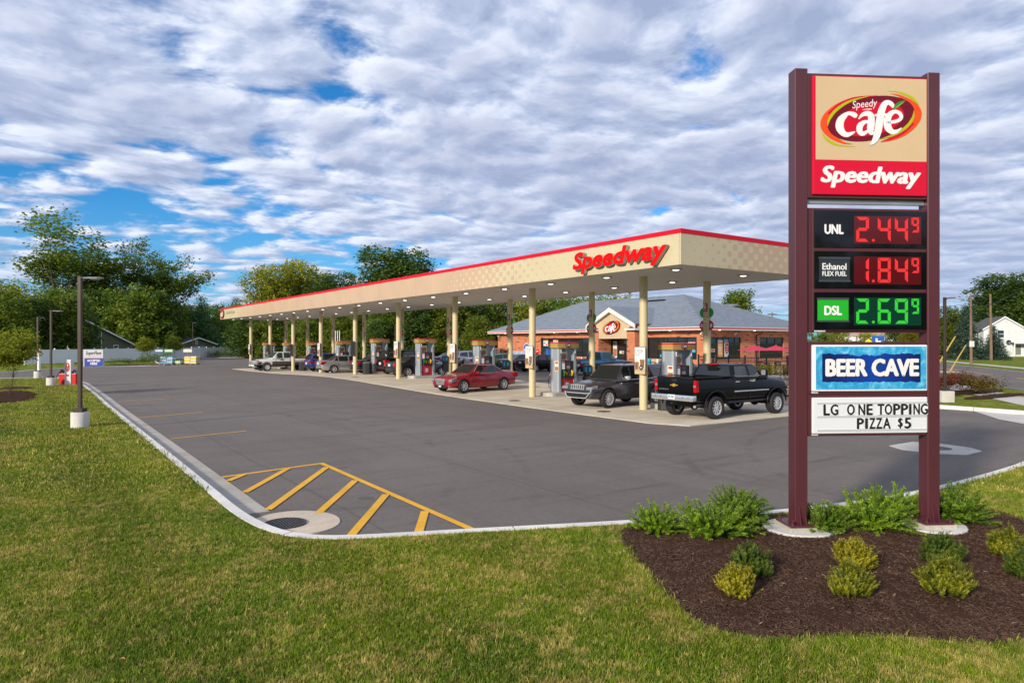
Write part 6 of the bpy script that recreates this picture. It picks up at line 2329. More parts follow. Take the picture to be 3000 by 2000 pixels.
def body_y(st, x, z):
 """half width of the lofted shell near x at height z (rough)"""
 for a, b2 in zip(st, st[1:]):
  lo, hi = sorted((a[0], b2[0]))
  if lo <= x <= hi:
   f = (x - a[0]) / (b2[0] - a[0])
   hw = a[1] + (b2[1] - a[1]) * f
   zb, zs = a[2] + (b2[2] - a[2]) * f, a[3] + (b2[3] - a[3]) * f
   return hw * 0.985
 return st[0][1]
def std_glass(t_, H, wins, glass=GLASS, sides=(-1, 1), f0=0.10, f1=0.93, rear=True):
 obj('windscreen', H.end(True, 0.08, 0.94), t_, mats=glass)
 if rear:
  obj('rear_window', H.end(False, 0.12, 0.92), t_, mats=glass)
 for sgn in sides:
  for pts in wins:
   obj('side_window', H.side(sgn, pts), t_, mats=glass)
def mirrors(t_, x, y, z, mt, sz=(0.14, 0.22, 0.15)):
 for s in (-1, 1):
  mo = P_box('wing_mirror', t_, (x, s * (y + sz[1] / 2), z), sz, mt, 0.04)
  P_box('mirror_glass', mo, (-sz[0] / 2 - 0.002, 0, 0), (0.006, sz[1] * .8, sz[2] * .7), CHROME)
  m_ = MB()
  m_.tube([(0, -s * sz[1] * .4, -sz[2] * .35), (0.02, -s * sz[1] * 1.0, -sz[2] * .6)], 0.02, 6)
  obj('mirror_stalk', m_, mo, mats=TRIMB)
def handles(t_, spots, mt, y, z):
 for x in spots:
  for s in (-1, 1):
   P_box('door_handle', t_, (x, s * (y + 0.012), z), (0.20, 0.03, 0.035), mt, 0.01)
# ------------------------------------------------ red sedan
def sedan(name, label, mt, L=4.7, wb=2.85, Hh=1.46, wd=1.80, detail='full', glass=GLASS, chrome=True, group=None, grille='shield'):
 """x forward, wheels at +-wb/2"""
 hw = wd / 2
 xf, xr = wb / 2 + 0.86, -wb / 2 - (L - wb - 0.86)
 r = 0.335
 st = [(xr, hw * .74, .40, .72, .92), (xr + .10, hw * .86, .30, .76, 1.02), (xr + .45, hw * .95, .22, .80, 1.05), (-wb / 2, hw * .985, .20, .82, 1.02), (-.55, hw, .19, .80, .97),
          (.35, hw, .19, .78, .95), (wb / 2 - .15, hw * .985, .20, .76, .92), (wb / 2 + .42, hw * .95, .22, .72, .85), (xf - .12, hw * .84, .26, .64, .75), (xf, hw * .72, .34, .56, .66)]
 me = loft_body(st, 0.035, 2, (wb / 2, -wb / 2), (r + 0.055, r), hw)
 t_ = thing(name, label, 'car', group=group)
 obj('body', paint_body(me, mt), t_)
 zb = .94
 H = House(wb / 2 - .45, .25, -.85, -wb / 2 - .28, zb, Hh - .03, hw * .90, hw * .66)
 obj('cabin', H.shell(mt), t_)
 xA, xB, xC, xD = H.p[:4]
 wins = [[(xA - .42, .10), (-.02, .08), (-.02, .90), (xB - .02, .90), (xB + .20, .72)], [(-.14, .08), (-.90, .10), (-.92, .88), (-.14, .90)], [(-.99, .12), (xD + .34, .20), (xC - .12, .84), (-1.0, .88)]]
 std_glass(t_, H, wins, glass)
 if chrome:
  for s in (-1, 1):
   m_ = MB()
   m_.tube([(xA - .45, s * (H.y(zb + .04) + .008), zb + .035), (-.9, s * (H.y(zb + .04) + .008), zb + .035), (xD + .3, s * (H.y(zb + .09) + .008), zb + .09), (xC - .05, s * (H.y(Hh - .08) + .006), Hh - .10), (xB, s * (H.y(Hh - .06) + .006), Hh - .065), (xA - .3, s * (H.y(zb + .13) + .008), zb + .12)], 0.012, 5)
   obj('window_trim', m_, t_, mats=CHROME)
 add_wheels(t_, (wb / 2, -wb / 2), hw - .115, r, wheel_meshes(r, .22, 'alloy', 26, .68, 7))
 mirrors(t_, xA - .50, hw * .86, 1.0, mt)
 handles(t_, (-.28, -1.12), mt, hw * .965, .80)
 for s in (-1, 1):
  y = hw * .985
  seam(t_, [(wb / 2 - .52, s * y * .985, .90), (wb / 2 - .56, s * y * 1.008, .6), (wb / 2 - .50, s * y, .30)])
  seam(t_, [(-.08, s * y * .985, .92), (-.10, s * y * 1.013, .6), (-.10, s * y * 1.0, .30)])
  seam(t_, [(-1.02, s * y * .98, .94), (-1.0, s * y * 1.008, .66), (-.86, s * y * 1.0, .34)])
  m_ = MB()
  yl = hw * .80
  m_.mesh([(xf - .05, s * yl * .72, .72), (xf - .02, s * yl * .70, .58), (xf - .14, s * yl * 1.03, .60), (xf - .42, s * hw * .93, .78), (xf - .36, s * yl * .96, .82), (xf - .16, s * yl * .80, .79)], [(0, 1, 2, 3, 4, 5) if s > 0 else (5, 4, 3, 2, 1, 0)])
  b4 = MB()
  b4.prism([(xf - .44, .80), (xf - .40, .62), (xf - .10, .53), (xf - .04, .60), (xf - .09, .70)], min(s * hw * .60, s * hw * .905), max(s * hw * .60, s * hw * .905), 'y')
  obj('headlamp', b4.data('headlamp', LAMPC, bevel=.02), t_)
  b4 = MB()
  b4.prism([(xr + .34, .96), (xr + .02, .95), (xr - .015, .72), (xr + .10, .68), (xr + .36, .84)], min(s * hw * .62, s * hw * .925), max(s * hw * .62, s * hw * .925), 'y')
  obj('tail_lamp', b4.data('tail_lamp', LAMPR, bevel=.02), t_)
  P_box('fog_lamp', t_, (xf - .10, s * hw * .58, .36), (.10, .24, .09), LAMPC if grille == 'shield' else TRIMB, .02)
 if grille == 'shield':
  m_ = MB()
  m_.prism([(-.36, .70), (.36, .70), (.30, .44), (.12, .38), (-.12, .38), (-.30, .44)], xf - .10, xf + .030, 'x')
  g_ = obj('grille', m_.data('grille', BRIGHT, bevel=.012), t_)
  m_ = MB()
  for k in range(9):
   z = .41 + .031 * k
   hh = .26 if z < .45 else .32
   m_.box(xf + .026, xf + .034, -hh, hh, z, z + .020)
  obj('grille_bars', m_, g_, mats=GREYP2)
  m_ = MB()
  m_.disc((xf + .038, 0, .56), .05, 'x', 14)
  obj('badge', m_, g_, mats=LREDM)
  P_box('number_plate', t_, (xf + .02, 0, .33), (.02, .31, .15), mat('dealer_plate', (0.02, 0.025, 0.06), .4), .005)
  P_box('plate_print', t_, (xf + .0325, 0, .33), (.004, .20, .07), PW)
 else:
  m_ = MB()
  m_.prism([(-.40, .66), (.40, .66), (.34, .54), (-.34, .54)], xf - .08, xf + .012, 'x')
  obj('grille', m_.data('grille', TRIMB, bevel=.01), t_)
  P_box('number_plate', t_, (xf + .01, 0, .42), (.02, .31, .15), PLATE, .005)
 P_box('lower_intake', t_, (xf - .05, 0, .29), (.10, 1.0, .10), TRIMB, .02)
 P_box('number_plate', t_, (xr + .0, 0, .80), (.03, .31, .16), PLATE, .005)
 P_box('rear_valance', t_, (xr + .06, 0, .36), (.14, 1.2, .12), TRIMB, .02)
 return t_
REDCAR = paint('paint_deep_red', (0.28, 0.004, 0.015), 0.2, 0.3, .7)
redc = sedan('red_sedan', 'glossy deep red sedan with chrome grille leaving the pumps', REDCAR, 4.86, 2.88, 1.47, 1.84)
redc.location = (19.72, 31.9, gz(19.7, 31.9) + .022)
redc.rotation_euler = (0, 0, R(180 + 10))
DARKC = paint('paint_charcoal', (0.020, 0.022, 0.026), 0.4)
SILV = paint('paint_silver', (0.50, 0.51, 0.52), 0.75, 0.28)
BLUEC = paint('paint_blue', (0.012, 0.045, 0.26), 0.4)
NAVYC = paint('paint_navy', (0.012, 0.020, 0.050), 0.4)
WHITEC = paint('paint_white', (0.68, 0.68, 0.68), 0.0)
SLATE = paint('paint_slate', (0.10, 0.13, 0.19), 0.5)
GREYC = paint('paint_grey', (0.09, 0.095, 0.10), 0.5)
BLACKC = paint('paint_black', (0.003, 0.003, 0.004), 0.0, 0.4, 0.30, 0.12)
LIMEC = paint('paint_green', (0.008, 0.33, 0.012), 0.2)
generic = sedan('parked_sedan', 'dark charcoal sedan at the pump left of the man in orange', DARKC, 4.6, 2.72, 1.45, 1.79, chrome=False, grille='slot')
def repaint(src, old, new):
 for c in src.children:
  if c.name.split('.')[0] in ('body', 'cabin', 'wing_mirror', 'door_handle') and c.data.materials and c.data.materials[0] == old:
   c.data = c.data.copy()
   c.data.materials[0] = new
def car_at(src, old, new, name, label, p, q, ang, group=None, lift=0.022):
 c = dup(src, (p, q, gz(p, q) + lift), R(ang), label, group=group)
 c.name = name
 repaint(c, old, new)
 return c
generic.location = (22.9, 44.4, gz(22.9, 44.4) + .022)
generic.rotation_euler = (0, 0, R(2))
car_at(generic, DARKC, SILV, 'silver_sedan', 'silver sedan stopped tail first beside the pump with yellow panels', 21.6, 55.0, 0)
car_at(generic, DARKC, NAVYC, 'dark_sedan', 'dark navy sedan behind the pump right of the silver sedan', 23.2, 51.6, 0)
car_at(generic, DARKC, WHITEC, 'white_sedan', 'white sedan nose out behind the white pickup', 19.9, 70.0, 180)
car_at(generic, DARKC, SLATE, 'slate_sedan', 'slate blue car parked beyond the pump left of the brick store', 36.6, 63.2, 0, 'cars parked facing the store', 0)
car_at(generic, DARKC, SILV, 'silver_car', 'silver car parked left of the bright green hatchback', 36.4, 56.2, 0, 'cars parked facing the store', 0)
car_at(generic, DARKC, NAVYC, 'navy_sedan', 'dark navy sedan parked right of the bright green hatchback', 36.3, 50.2, 0, 'cars parked facing the store', 0)
car_at(generic, DARKC, BLACKC, 'black_sedan', 'black sedan parked second right of the green hatchback', 36.2, 47.3, 0, 'cars parked facing the store', 0)
car_at(generic, DARKC, GREYC, 'grey_sedan', 'dark grey car parked by the yellow kerb behind the black pickup cab', 37.6, 33.4, 8, 'cars parked facing the store', 0)
# ------------------------------------------------ sport utility vehicle and smaller hatchbacks
def suv(name, label, mt, L=4.8, wb=2.9, Hh=1.76, wd=1.92, front=True, glass=GLASS):
 hw = wd / 2
 xf, xr = wb / 2 + 0.92, -wb / 2 - (L - wb - 0.92)
 r = 0.385
 k = Hh / 1.76
 zbelt = 1.12 * k
 st = [(xr, hw * .80, .55 * k, .90 * k, 1.10 * k), (xr + .10, hw * .91, .40 * k, .92 * k, 1.14 * k), (xr + .40, hw * .97, .34, .94 * k, 1.13 * k), (-wb / 2, hw * .99, .32, .94 * k, 1.12 * k), (0, hw, .31, .92 * k, 1.10 * k),
          (wb / 2 - .35, hw, .31, .90 * k, 1.09 * k), (wb / 2 + .15, hw * .98, .33, .88 * k, 1.05 * k, .80), (wb / 2 + .62, hw * .94, .36, .84 * k, .98 * k, .78), (xf - .08, hw * .86, .38, .74 * k, .92 * k, .80), (xf, hw * .78, .44, .70 * k, .84 * k, .86)]
 me = loft_body(st, 0.035, 2, (wb / 2, -wb / 2), (r + 0.075, r + .01), hw)
 t_ = thing(name, label, 'sport utility' if Hh > 1.6 else 'hatchback')
 obj('body', paint_body(me, mt), t_)
 H = House(wb / 2 - .52, .36, xr + .42, xr + .10, zbelt - .02, Hh - .04, hw * .91, hw * .70)
 obj('cabin', H.shell(mt), t_)
 xA, xB, xC, xD = H.p[:4]
 wins = [[(xA - .44, .08), (.12, .07), (.12, .90), (xB + .02, .90), (xB + .20, .70)], [(.02, .07), (-.88, .08), (-.90, .89), (.02, .90)], [(-1.0, .10), (xD + .20, .22), (xC + .02, .80), (-1.0, .88)]]
 std_glass(t_, H, wins, glass)
 for s in (-1, 1):
  m_ = MB()
  m_.tube([(xA - .46, s * (H.y(zbelt) + .010), zbelt + .01), (-.9, s * (H.y(zbelt) + .010), zbelt + .015), (xD + .16, s * (H.y(zbelt + .1) + .010), zbelt + .11), (xC + .0, s * (H.y(Hh - .14) + .009), Hh - .17), (-.95, s * (H.y(Hh - .09) + .009), Hh - .088)], 0.013, 5)
  obj('window_trim', m_, t_, mats=CHROME)
  m_ = MB()
  m_.tube([(xB - .15, s * hw * .60, Hh - .01), (xB - .3, s * hw * .60, Hh + .045), (xC + .3, s * hw * .60, Hh + .045), (xC + .15, s * hw * .60, Hh)], 0.018, 6)
  obj('roof_rail', m_, t_, mats=TRIMB)
  y = hw * .985
  seam(t_, [(wb / 2 - .55, s * y * .97, zbelt - .04), (wb / 2 - .60, s * y * 1.013, .8), (wb / 2 - .52, s * y * 1.0, .45)])
  seam(t_, [(.06, s * y * .97, zbelt - .02), (.04, s * y * 1.015, .8), (.04, s * y * 1.0, .42)])
  seam(t_, [(-.96, s * y * .97, zbelt - .02), (-.95, s * y * 1.015, .85), (-.88, s * y * 1.0, .46)])
  P_box('sill_cladding', t_, (0, s * (hw * .97), .40), (1.9, .06, .13), TRIMB, .02)
  b4 = MB()
  b4.prism([(xr + .30, 1.06 * k), (xr + .0, 1.05 * k), (xr - .02, .88 * k), (xr + .06, .84 * k), (xr + .34, .92 * k)], min(s * hw * .62, s * hw * .955), max(s * hw * .62, s * hw * .955), 'y')
  obj('tail_lamp', b4.data('tail_lamp', LAMPR, bevel=.02), t_)
  b4 = MB()
  b4.prism([(xf - .34, .935 * k), (xf - .03, .865 * k), (xf + .02, .765 * k), (xf - .30, .80 * k)], min(s * hw * .56, s * hw * .925), max(s * hw * .56, s * hw * .925), 'y')
  hl = obj('headlamp', b4.data('headlamp', LAMPC, bevel=.015), t_)
  P_box('turn_lamp', hl, (xf - .22, s * hw * .88, .84 * k), (.16, .07, .06), LAMPA, .01)
  m_ = MB()
  m_.lathe([(.001, 0), (.075, .0), (.085, -.03)], 14, 'x', (xf - .04, s * hw * .66, .56 * k))
  obj('fog_lamp', m_.data('fog_lamp', LAMPC, smooth=True), t_)
  m_ = MB()
  m_.lathe([(.085, 0), (.11, .012), (.12, -.02)], 14, 'x', (xf - .045, s * hw * .66, .56 * k))
  obj('fog_lamp_ring', m_.data('fog_lamp_ring', CHROME, smooth=True), t_)
 if front:
  for i in range(7):
   y = (i - 3) * 0.118
   m_ = MB()
   m_.prism([(y - .050, .76), (y + .050, .76), (y + .046, .97 - abs(i - 3) * .006), (y - .046, .97 - abs(i - 3) * .006)], xf - .14, xf + .022 - abs(i - 3) * .010, 'x')
   g_ = obj('grille_slot', m_.data('grille_slot', BRIGHT, bevel=.010), t_)
   m_ = MB()
   m_.prism([(y - .030, .785), (y + .030, .785), (y + .026, .945), (y - .026, .945)], xf - .05, xf + .0255 - abs(i - 3) * .010, 'x')
   obj('slot_mesh', m_, g_, mats=UNDER)
  m_ = MB()
  m_.prism([(-.62, .60), (.62, .60), (.54, .44), (-.54, .44)], xf - .08, xf + .018, 'x')
  obj('lower_intake', m_.data('lower_intake', TRIMB, bevel=.015), t_)
  m_ = MB()
  m_.tube([(xf - .04, -.76, .64), (xf + .024, -.60, .62), (xf + .026, 0, .62), (xf + .024, .60, .62), (xf - .04, .76, .64)], .016, 6)
  m_.tube([(xf + .0, -.70, .60), (xf + .026, -.54, .43), (xf + .03, 0, .42), (xf + .026, .54, .43), (xf + .0, .70, .60)], .016, 6)
  obj('bumper_trim', m_.data('bumper_trim', BRIGHT, smooth=True), t_)
 else:
  m_ = MB()
  m_.prism([(-.42, .78 * k), (.42, .78 * k), (.36, .62 * k), (-.36, .62 * k)], xf - .06, xf + .012, 'x')
  obj('grille', m_.data('grille', TRIMB, bevel=.015), t_)
 P_box('number_plate', t_, (xr - .004, 0, .80 * k), (.03, .31, .16), PLATE, .005)
 P_box('rear_bumper', t_, (xr + .04, 0, .52 * k), (.16, wd * .84, .18), TRIMB, .04)
 add_wheels(t_, (wb / 2, -wb / 2), hw - .125, r, wheel_meshes(r, .25, 'alloy', 26, .66, 10))
 mirrors(t_, xA - .52, hw * .90, zbelt + .08, CHROME if front else mt, (.16, .24, .17))
 handles(t_, (-.18, -1.14), CHROME if front else mt, hw * .975, .96 * k)
 return t_
SUVP = paint('paint_granite', (0.055, 0.050, 0.062), 0.45, 0.26, .7)
sv = suv('sport_utility', 'dark granite sport utility vehicle with seven slot chrome grille beside the nearest column', SUVP, 4.82, 2.91, 1.76, 1.94)
sv.location = (20.75, 21.85, gz(20.7, 21.8) + .022)
sv.rotation_euler = (0, 0, R(183))
bcar = suv('blue_crossover', 'bright blue crossover behind the pump with yellow panels', BLUEC, 4.5, 2.66, 1.66, 1.84, front=False)
bcar.location = (22.5, 61.0, gz(22, 61) + .022)
hb = car_at(bcar, BLUEC, LIMEC, 'green_hatchback', 'bright green hatchback parked in front of the ice chest', 36.5, 53.2, 0, None, 0)
hb['category'] = 'hatchback'
hb.scale = (0.94, 0.95, 0.90)
bs = car_at(bcar, BLUEC, BLACKC, 'black_utility', 'black sport utility vehicle at the inner pump lane behind the charcoal sedan', 23.6, 47.4, 0)
bs.scale = (1.06, 1.04, 1.10)
bs2 = car_at(bcar, BLUEC, SILV, 'silver_utility', 'pale silver wagon parked beside the slate blue car', 36.6, 59.4, 0, 'cars parked facing the store', 0)
# ------------------------------------------------ pickups
def pickup(name, label, mt, L=5.5, xfa=1.75, xra=-1.75, xf=2.65, xr=-2.75, cab=(1.30, 0.62, -0.62, -0.78), zb=.62, zhood=1.36, zbelt=1.44, zbed=1.46, Hh=1.90, wd=1.95, r=.40, tyre=.30, style='alloy', glass=GLASS, twotone=None, flare=True, group=None, crew=True):
 hw = wd / 2
 st = [(xr, hw * .93, zb + .10, zbed - .30, zbed), (xr + .05, hw * .97, zb, zbed - .28, zbed, .93), (xr + .3, hw * .985, zb - .05, zbed - .26, zbed, .94), (xra, hw, zb - .05, zbed - .24, zbed, .94), (cab[3], hw, zb - .08, zbed - .24, zbed, .94),
          (0, hw, zb - .08, zbelt - .24, zbelt, .92), (cab[0] - .1, hw, zb - .08, zbelt - .26, zbelt - .02, .90), (xfa, hw * .99, zb - .05, zhood - .20, zhood, .84), (xf - .25, hw * .965, zb - .02, zhood - .24, zhood - .06, .82), (xf - .06, hw * .92, zb, zhood - .26, zhood - .12, .84), (xf, hw * .88, zb + .05, zhood - .30, zhood - .20, .86)]
 cut = (xr + .10, cab[3] - .06, -hw * .84, hw * .84, zbed - .48, zbed + .4)
 me = loft_body(st, 0.012, 2, (xfa, xra), (r + .10, r + .04), hw, cut)
 t_ = thing(name, label, 'pickup truck', group=group)
 obj('body', paint_body(me, mt), t_)
 H = House(*cab, zbelt - .03, Hh - .03, hw * .93, hw * .76)
 obj('cabin', H.shell(mt, .05), t_)
 xA, xB, xC, xD = H.p[:4]
 xm = (xA - .25 + xD) / 2 + .05
 if crew:
  wins = [[(xA - .26, .10), (xm + .05, .08), (xm + .05, .90), (xB + .0, .90), (xB + .13, .70)], [(xm - .07, .08), (xD + .17, .09), (xC + .10, .90), (xm - .07, .90)]]
 else:
  wins = [[(xA - .26, .10), (xD + .16, .09), (xC + .10, .90), (xB + .0, .90), (xB + .13, .70)]]
 std_glass(t_, H, wins, glass)
 P_box('bed_floor', t_, ((xr + cab[3]) / 2, 0, zbed - .47), (cab[3] - xr - .18, hw * 1.64, .02), TRIMB)
 for s in (-1, 1):
  P_box('bed_rail', t_, ((xr + cab[3]) / 2 + .02, s * hw * .885, zbed + .012), (cab[3] - xr - .14, .10, .03), TRIMB, .008)
 tg = P_box('tailgate', t_, (xr - .012, 0, zbed - .27), (.06, hw * 1.66, .52), mt, .02)
 P_box('tailgate_cap', tg, (0, 0, .268), (.10, hw * 1.66, .03), TRIMB, .008)
 P_box('gate_handle', tg, (-.032, 0, .16), (.02, .25, .10), TRIMB, .01)
 for s in (-1, 1):
  b4 = MB()
  b4.prism([(xr - .02, zbed - .09), (xr + .10, zbed - .09), (xr + .13, zbed - .50), (xr - .02, zbed - .50)], min(s * hw * .84, s * hw * .985), max(s * hw * .84, s * hw * .985), 'y')
  tl = obj('tail_lamp', b4.data('tail_lamp', LAMPR, bevel=.015), t_)
  P_box('reverse_lamp', tl, (xr - .012, s * hw * .90, zbed - .29), (.03, .10, .07), LAMPC, .008)
  y = hw * .99
  xs = [xA - .32] + ([xm] if crew else []) + [xD + .06]
  for x in xs:
   seam(t_, [(x, s * y * .955, zbelt - .02), (x - .02, s * y * 1.01, zbelt - .36), (x, s * y * 1.0, zb + .02)])
  handles_x = [xm + .16, xD + .24] if crew else [xD + .30]
  for x in handles_x:
   P_box('door_handle', t_, (x, s * (hw * .985), zbelt - .17), (.19, .04, .04), CHROME if not twotone else TRIMB, .01)
  if flare:
   for xa in (xfa, xra):
    m_ = MB()
    ro = r + .155
    pts = []
    for k in range(15):
     a = math.pi * (k / 14)
     pts.append((xa + ro * math.cos(a) * 1.05, s * (hw + .005), r + .04 + ro * math.sin(a)))
    m_.tube(pts, [.015] + [.032] * 13 + [.015], 8)
    obj('wheel_arch_lip', m_.data('wheel_arch_lip', mt, smooth=True), t_)
  P_box('sill', t_, ((xfa + xra) / 2, s * hw * .93, zb - .06), (xfa - xra - 2 * r - .3, .10, .08), TRIMB, .02)
 rb = P_box('rear_bumper', t_, (xr - .10, 0, zb + .14), (.20, wd * .98, .20), CHROME, .035)
 P_box('step_pad', rb, (0, 0, .103), (.16, wd * .9, .012), TRIMB)
 P_box('number_plate', rb, (-.105, 0, .02), (.015, .31, .16), PLATE, .004)
 for y in (-.75, -.5, .5, .75):
  P_box('sensor', rb, (-.102, y, .02), (.01, .03, .03), TRIMB)
 fb = P_box('front_bumper', t_, (xf + .05, 0, zb + .16), (.22, wd * .96, .24), CHROME, .05)
 m_ = MB()
 m_.prism([(-.62, zhood - .16), (.62, zhood - .16), (.60, zb + .34), (-.60, zb + .34)], xf - .12, xf + .02, 'x')
 gr = obj('grille', m_.data('grille', CHROME, bevel=.02), t_)
 for k in range(3):
  P_box('grille_opening', gr, (xf + .012, 0, zb + .42 + k * .10), (.03, 1.1, .07), UNDER)
 for s in (-1, 1):
  b4 = MB()
  b4.prism([(xf - .24, zhood - .16), (xf + .01, zhood - .18), (xf + .02, zb + .40), (xf - .20, zb + .42)], min(s * hw * .66, s * hw * .93), max(s * hw * .66, s * hw * .93), 'y')
  obj('headlamp', b4.data('headlamp', LAMPC, bevel=.02), t_)
  P_box('turn_lamp', t_, (xf + .01, s * hw * .82, zb + .36), (.10, .22, .06), LAMPA, .01)
 P_box('chassis', t_, (0, 0, zb - .10), (xf - xr - .6, .9, .16), UNDER)
 for xa in (xfa, xra):
  m_ = MB()
  m_.tube([(xa, -hw + .2, r), (xa, hw - .2, r)], .06, 8)
  m_.lathe([(.001, -.14), (.13, -.08), (.15, 0), (.13, .08), (.001, .14)], 12, 'x', (xa, 0, r))
  obj('axle', m_, t_, mats=UNDER)
 m_ = MB()
 m_.tube([(xra + .5, -hw * .6, zb - .12), (xr + .4, -hw * .62, zb - .12), (xr + .12, -hw * .78, zb - .16)], .05, 10)
 obj('exhaust', m_.data('exhaust', STEEL, smooth=True), t_)
 P_box('tow_hitch', t_, (xr - .08, 0, zb - .06), (.22, .08, .08), UNDER)
 add_wheels(t_, (xfa, xra), hw - tyre / 2 + .06, r, wheel_meshes(r, tyre, style, 28, .62, 10))
 mirrors(t_, xA - .36, hw * .93, zbelt + .13, mt if not twotone else CHROME, (.13, .22, .26))
 if twotone:
  for s in (-1, 1):
   for a, b2 in ((cab[0] + .05 - .35, cab[3] - 0.1),):
    m_ = MB()
    m_.box(b2, a + .1, s * hw * .9, s * (hw * .993 + .006), zb - .02, zb + .30) if s > 0 else m_.box(b2, a + .1, -(hw * .993 + .006), -hw * .9, zb - .02, zb + .30)
    obj('lower_panel', m_.data('lower_panel', twotone, bevel=.01), t_)
   for a, b2 in ((xfa - r - .12, cab[0] - .22), (xra + r + .12, cab[3] - .12), (xr + .12, xra - r - .12), (xfa + r + .12, xf - .12)):
    lo, hi = sorted((a, b2))
    if hi - lo < .08:
     continue
    m_ = MB()
    y0, y1 = sorted((s * hw * .9, s * (hw * .985 + .006)))
    m_.box(lo, hi, y0, y1, zb - .02, zb + .30)
    obj('lower_panel', m_.data('lower_panel', twotone, bevel=.01), t_)
 return t_
bt = pickup('black_pickup', 'lifted glossy black crew cab pickup with chrome rear bumper at the nearest pump', BLACKC)
bt.location = (21.42, 16.72, gz(21.4, 16.7) + .022)
m_ = MB()
m_.prism([(-.17, .0), (-.06, .0), (-.05, .035), (.05, .035), (.06, .0), (.17, .0), (.17, -.035), (.06, -.035), (.05, -.07), (-.05, -.07), (-.06, -.035), (-.17, -.035)], -2.83, -2.795, 'x')
obj('gate_badge', m_.data('gate_badge', mat('gold_badge', (0.62, 0.36, 0.06), 0.3, 0.4), bevel=.004), bt, (0, 0, 1.20))
put('badge_print', text('SILVERADO', mat('badge_silver', (0.5, 0.5, 0.52), 0.3, 0.8), width=.46, height=.05, bold=.02), FACE_P, bt, (-2.797, .72, 1.0))
put('plate_print', text('PVE 4083', mat('plate_blue', (0.03, 0.06, 0.2), .5), width=.25, height=.08, bold=.015), FACE_P, bt, (-2.968, .125, .745))
P_box('brake_light', bt, (-.70, 0, 1.885), (.05, .42, .05), LAMPR, .01)
P_box('side_moulding', bt, (.25, -.985, .93), (2.0, .02, .045), CHROME, .006)
P_box('side_moulding', bt, (.25, .985, .93), (2.0, .02, .045), CHROME, .006)
P_box('slider_frame', bt, (-.715, 0, 1.66), (.012, .46, .36), TRIMB, .0, (0, R(-21), 0))
for s in (-1, 1):
 m_ = MB()
 y = s * (.955 * .93 + .012)
 m_.tube([(.95, y, 1.452), (-.55, y, 1.452), (-.66, y * .985, 1.50)], .012, 5)
 obj('window_trim', m_, bt, mats=CHROME)
wp_ = pickup('white_pickup', 'white extended cab pickup with grey lower panels driving out past the far columns', WHITEC, 5.9, 1.80, -1.75, 2.72, -2.95, (1.32, .70, -.45, -.62), .60, 1.16, 1.20, 1.20, 1.80, 1.98, .375, .25, 'steel', GLASSG, mat('lower_grey', (0.055, 0.055, 0.06), 0.4), False)
wp_.location = (19.8, 66.4, gz(19.8, 66.4) + .022)
wp_.rotation_euler = (0, 0, R(182))
m_ = MB()
rr = random.Random(4)
for _ in range(60):
 x, y, a = rr.uniform(-2.6, -1.0), rr.uniform(-.7, .7), rr.uniform(0, 6.28)
 z = rr.uniform(.8, 1.36 - abs(y) * .15)
 m_.tube([(x - .25 * math.cos(a), y - .25 * math.sin(a), z), (x + .25 * math.cos(a), y + .25 * math.sin(a), z + rr.uniform(-.1, .1))], .05, 5)
lg = obj('brush_load', m_, mats=mat('brushwood', (0.16, 0.09, 0.05), .9, var=.5, vscale=5))
lg.location = wp_.location
lg.rotation_euler = wp_.rotation_euler
tag(lg, 'pile of brown logs and brush in the white pickup bed', 'log pile')
TEAL = paint('paint_teal_blue', (0.010, 0.17, 0.31), 0.3)
bp = pickup('blue_pickup', 'old teal blue and brown pickup parked by the store entrance', TEAL, 5.3, 1.55, -1.70, 2.45, -2.75, (1.0, .45, -.42, -.55), .60, 1.16, 1.20, 1.20, 1.80, 1.95, .37, .25, 'alloy', GLASSG, mat('lower_brown', (0.05, 0.042, 0.038), 0.4), False, crew=False)
bp.location = (36.6, 40.6, gz(36.6, 40.6))
P_box('tailgate_panel', bp, (-2.80, 0, .95), (.012, 1.3, .18), mat('gate_silver', (.4, .38, .34), .4, .4), .0)
put('gate_print', text('CHEVROLET', TRIMB, width=1.1, height=.09, bold=.02), FACE_P, bp, (-2.8085, .55, .91))
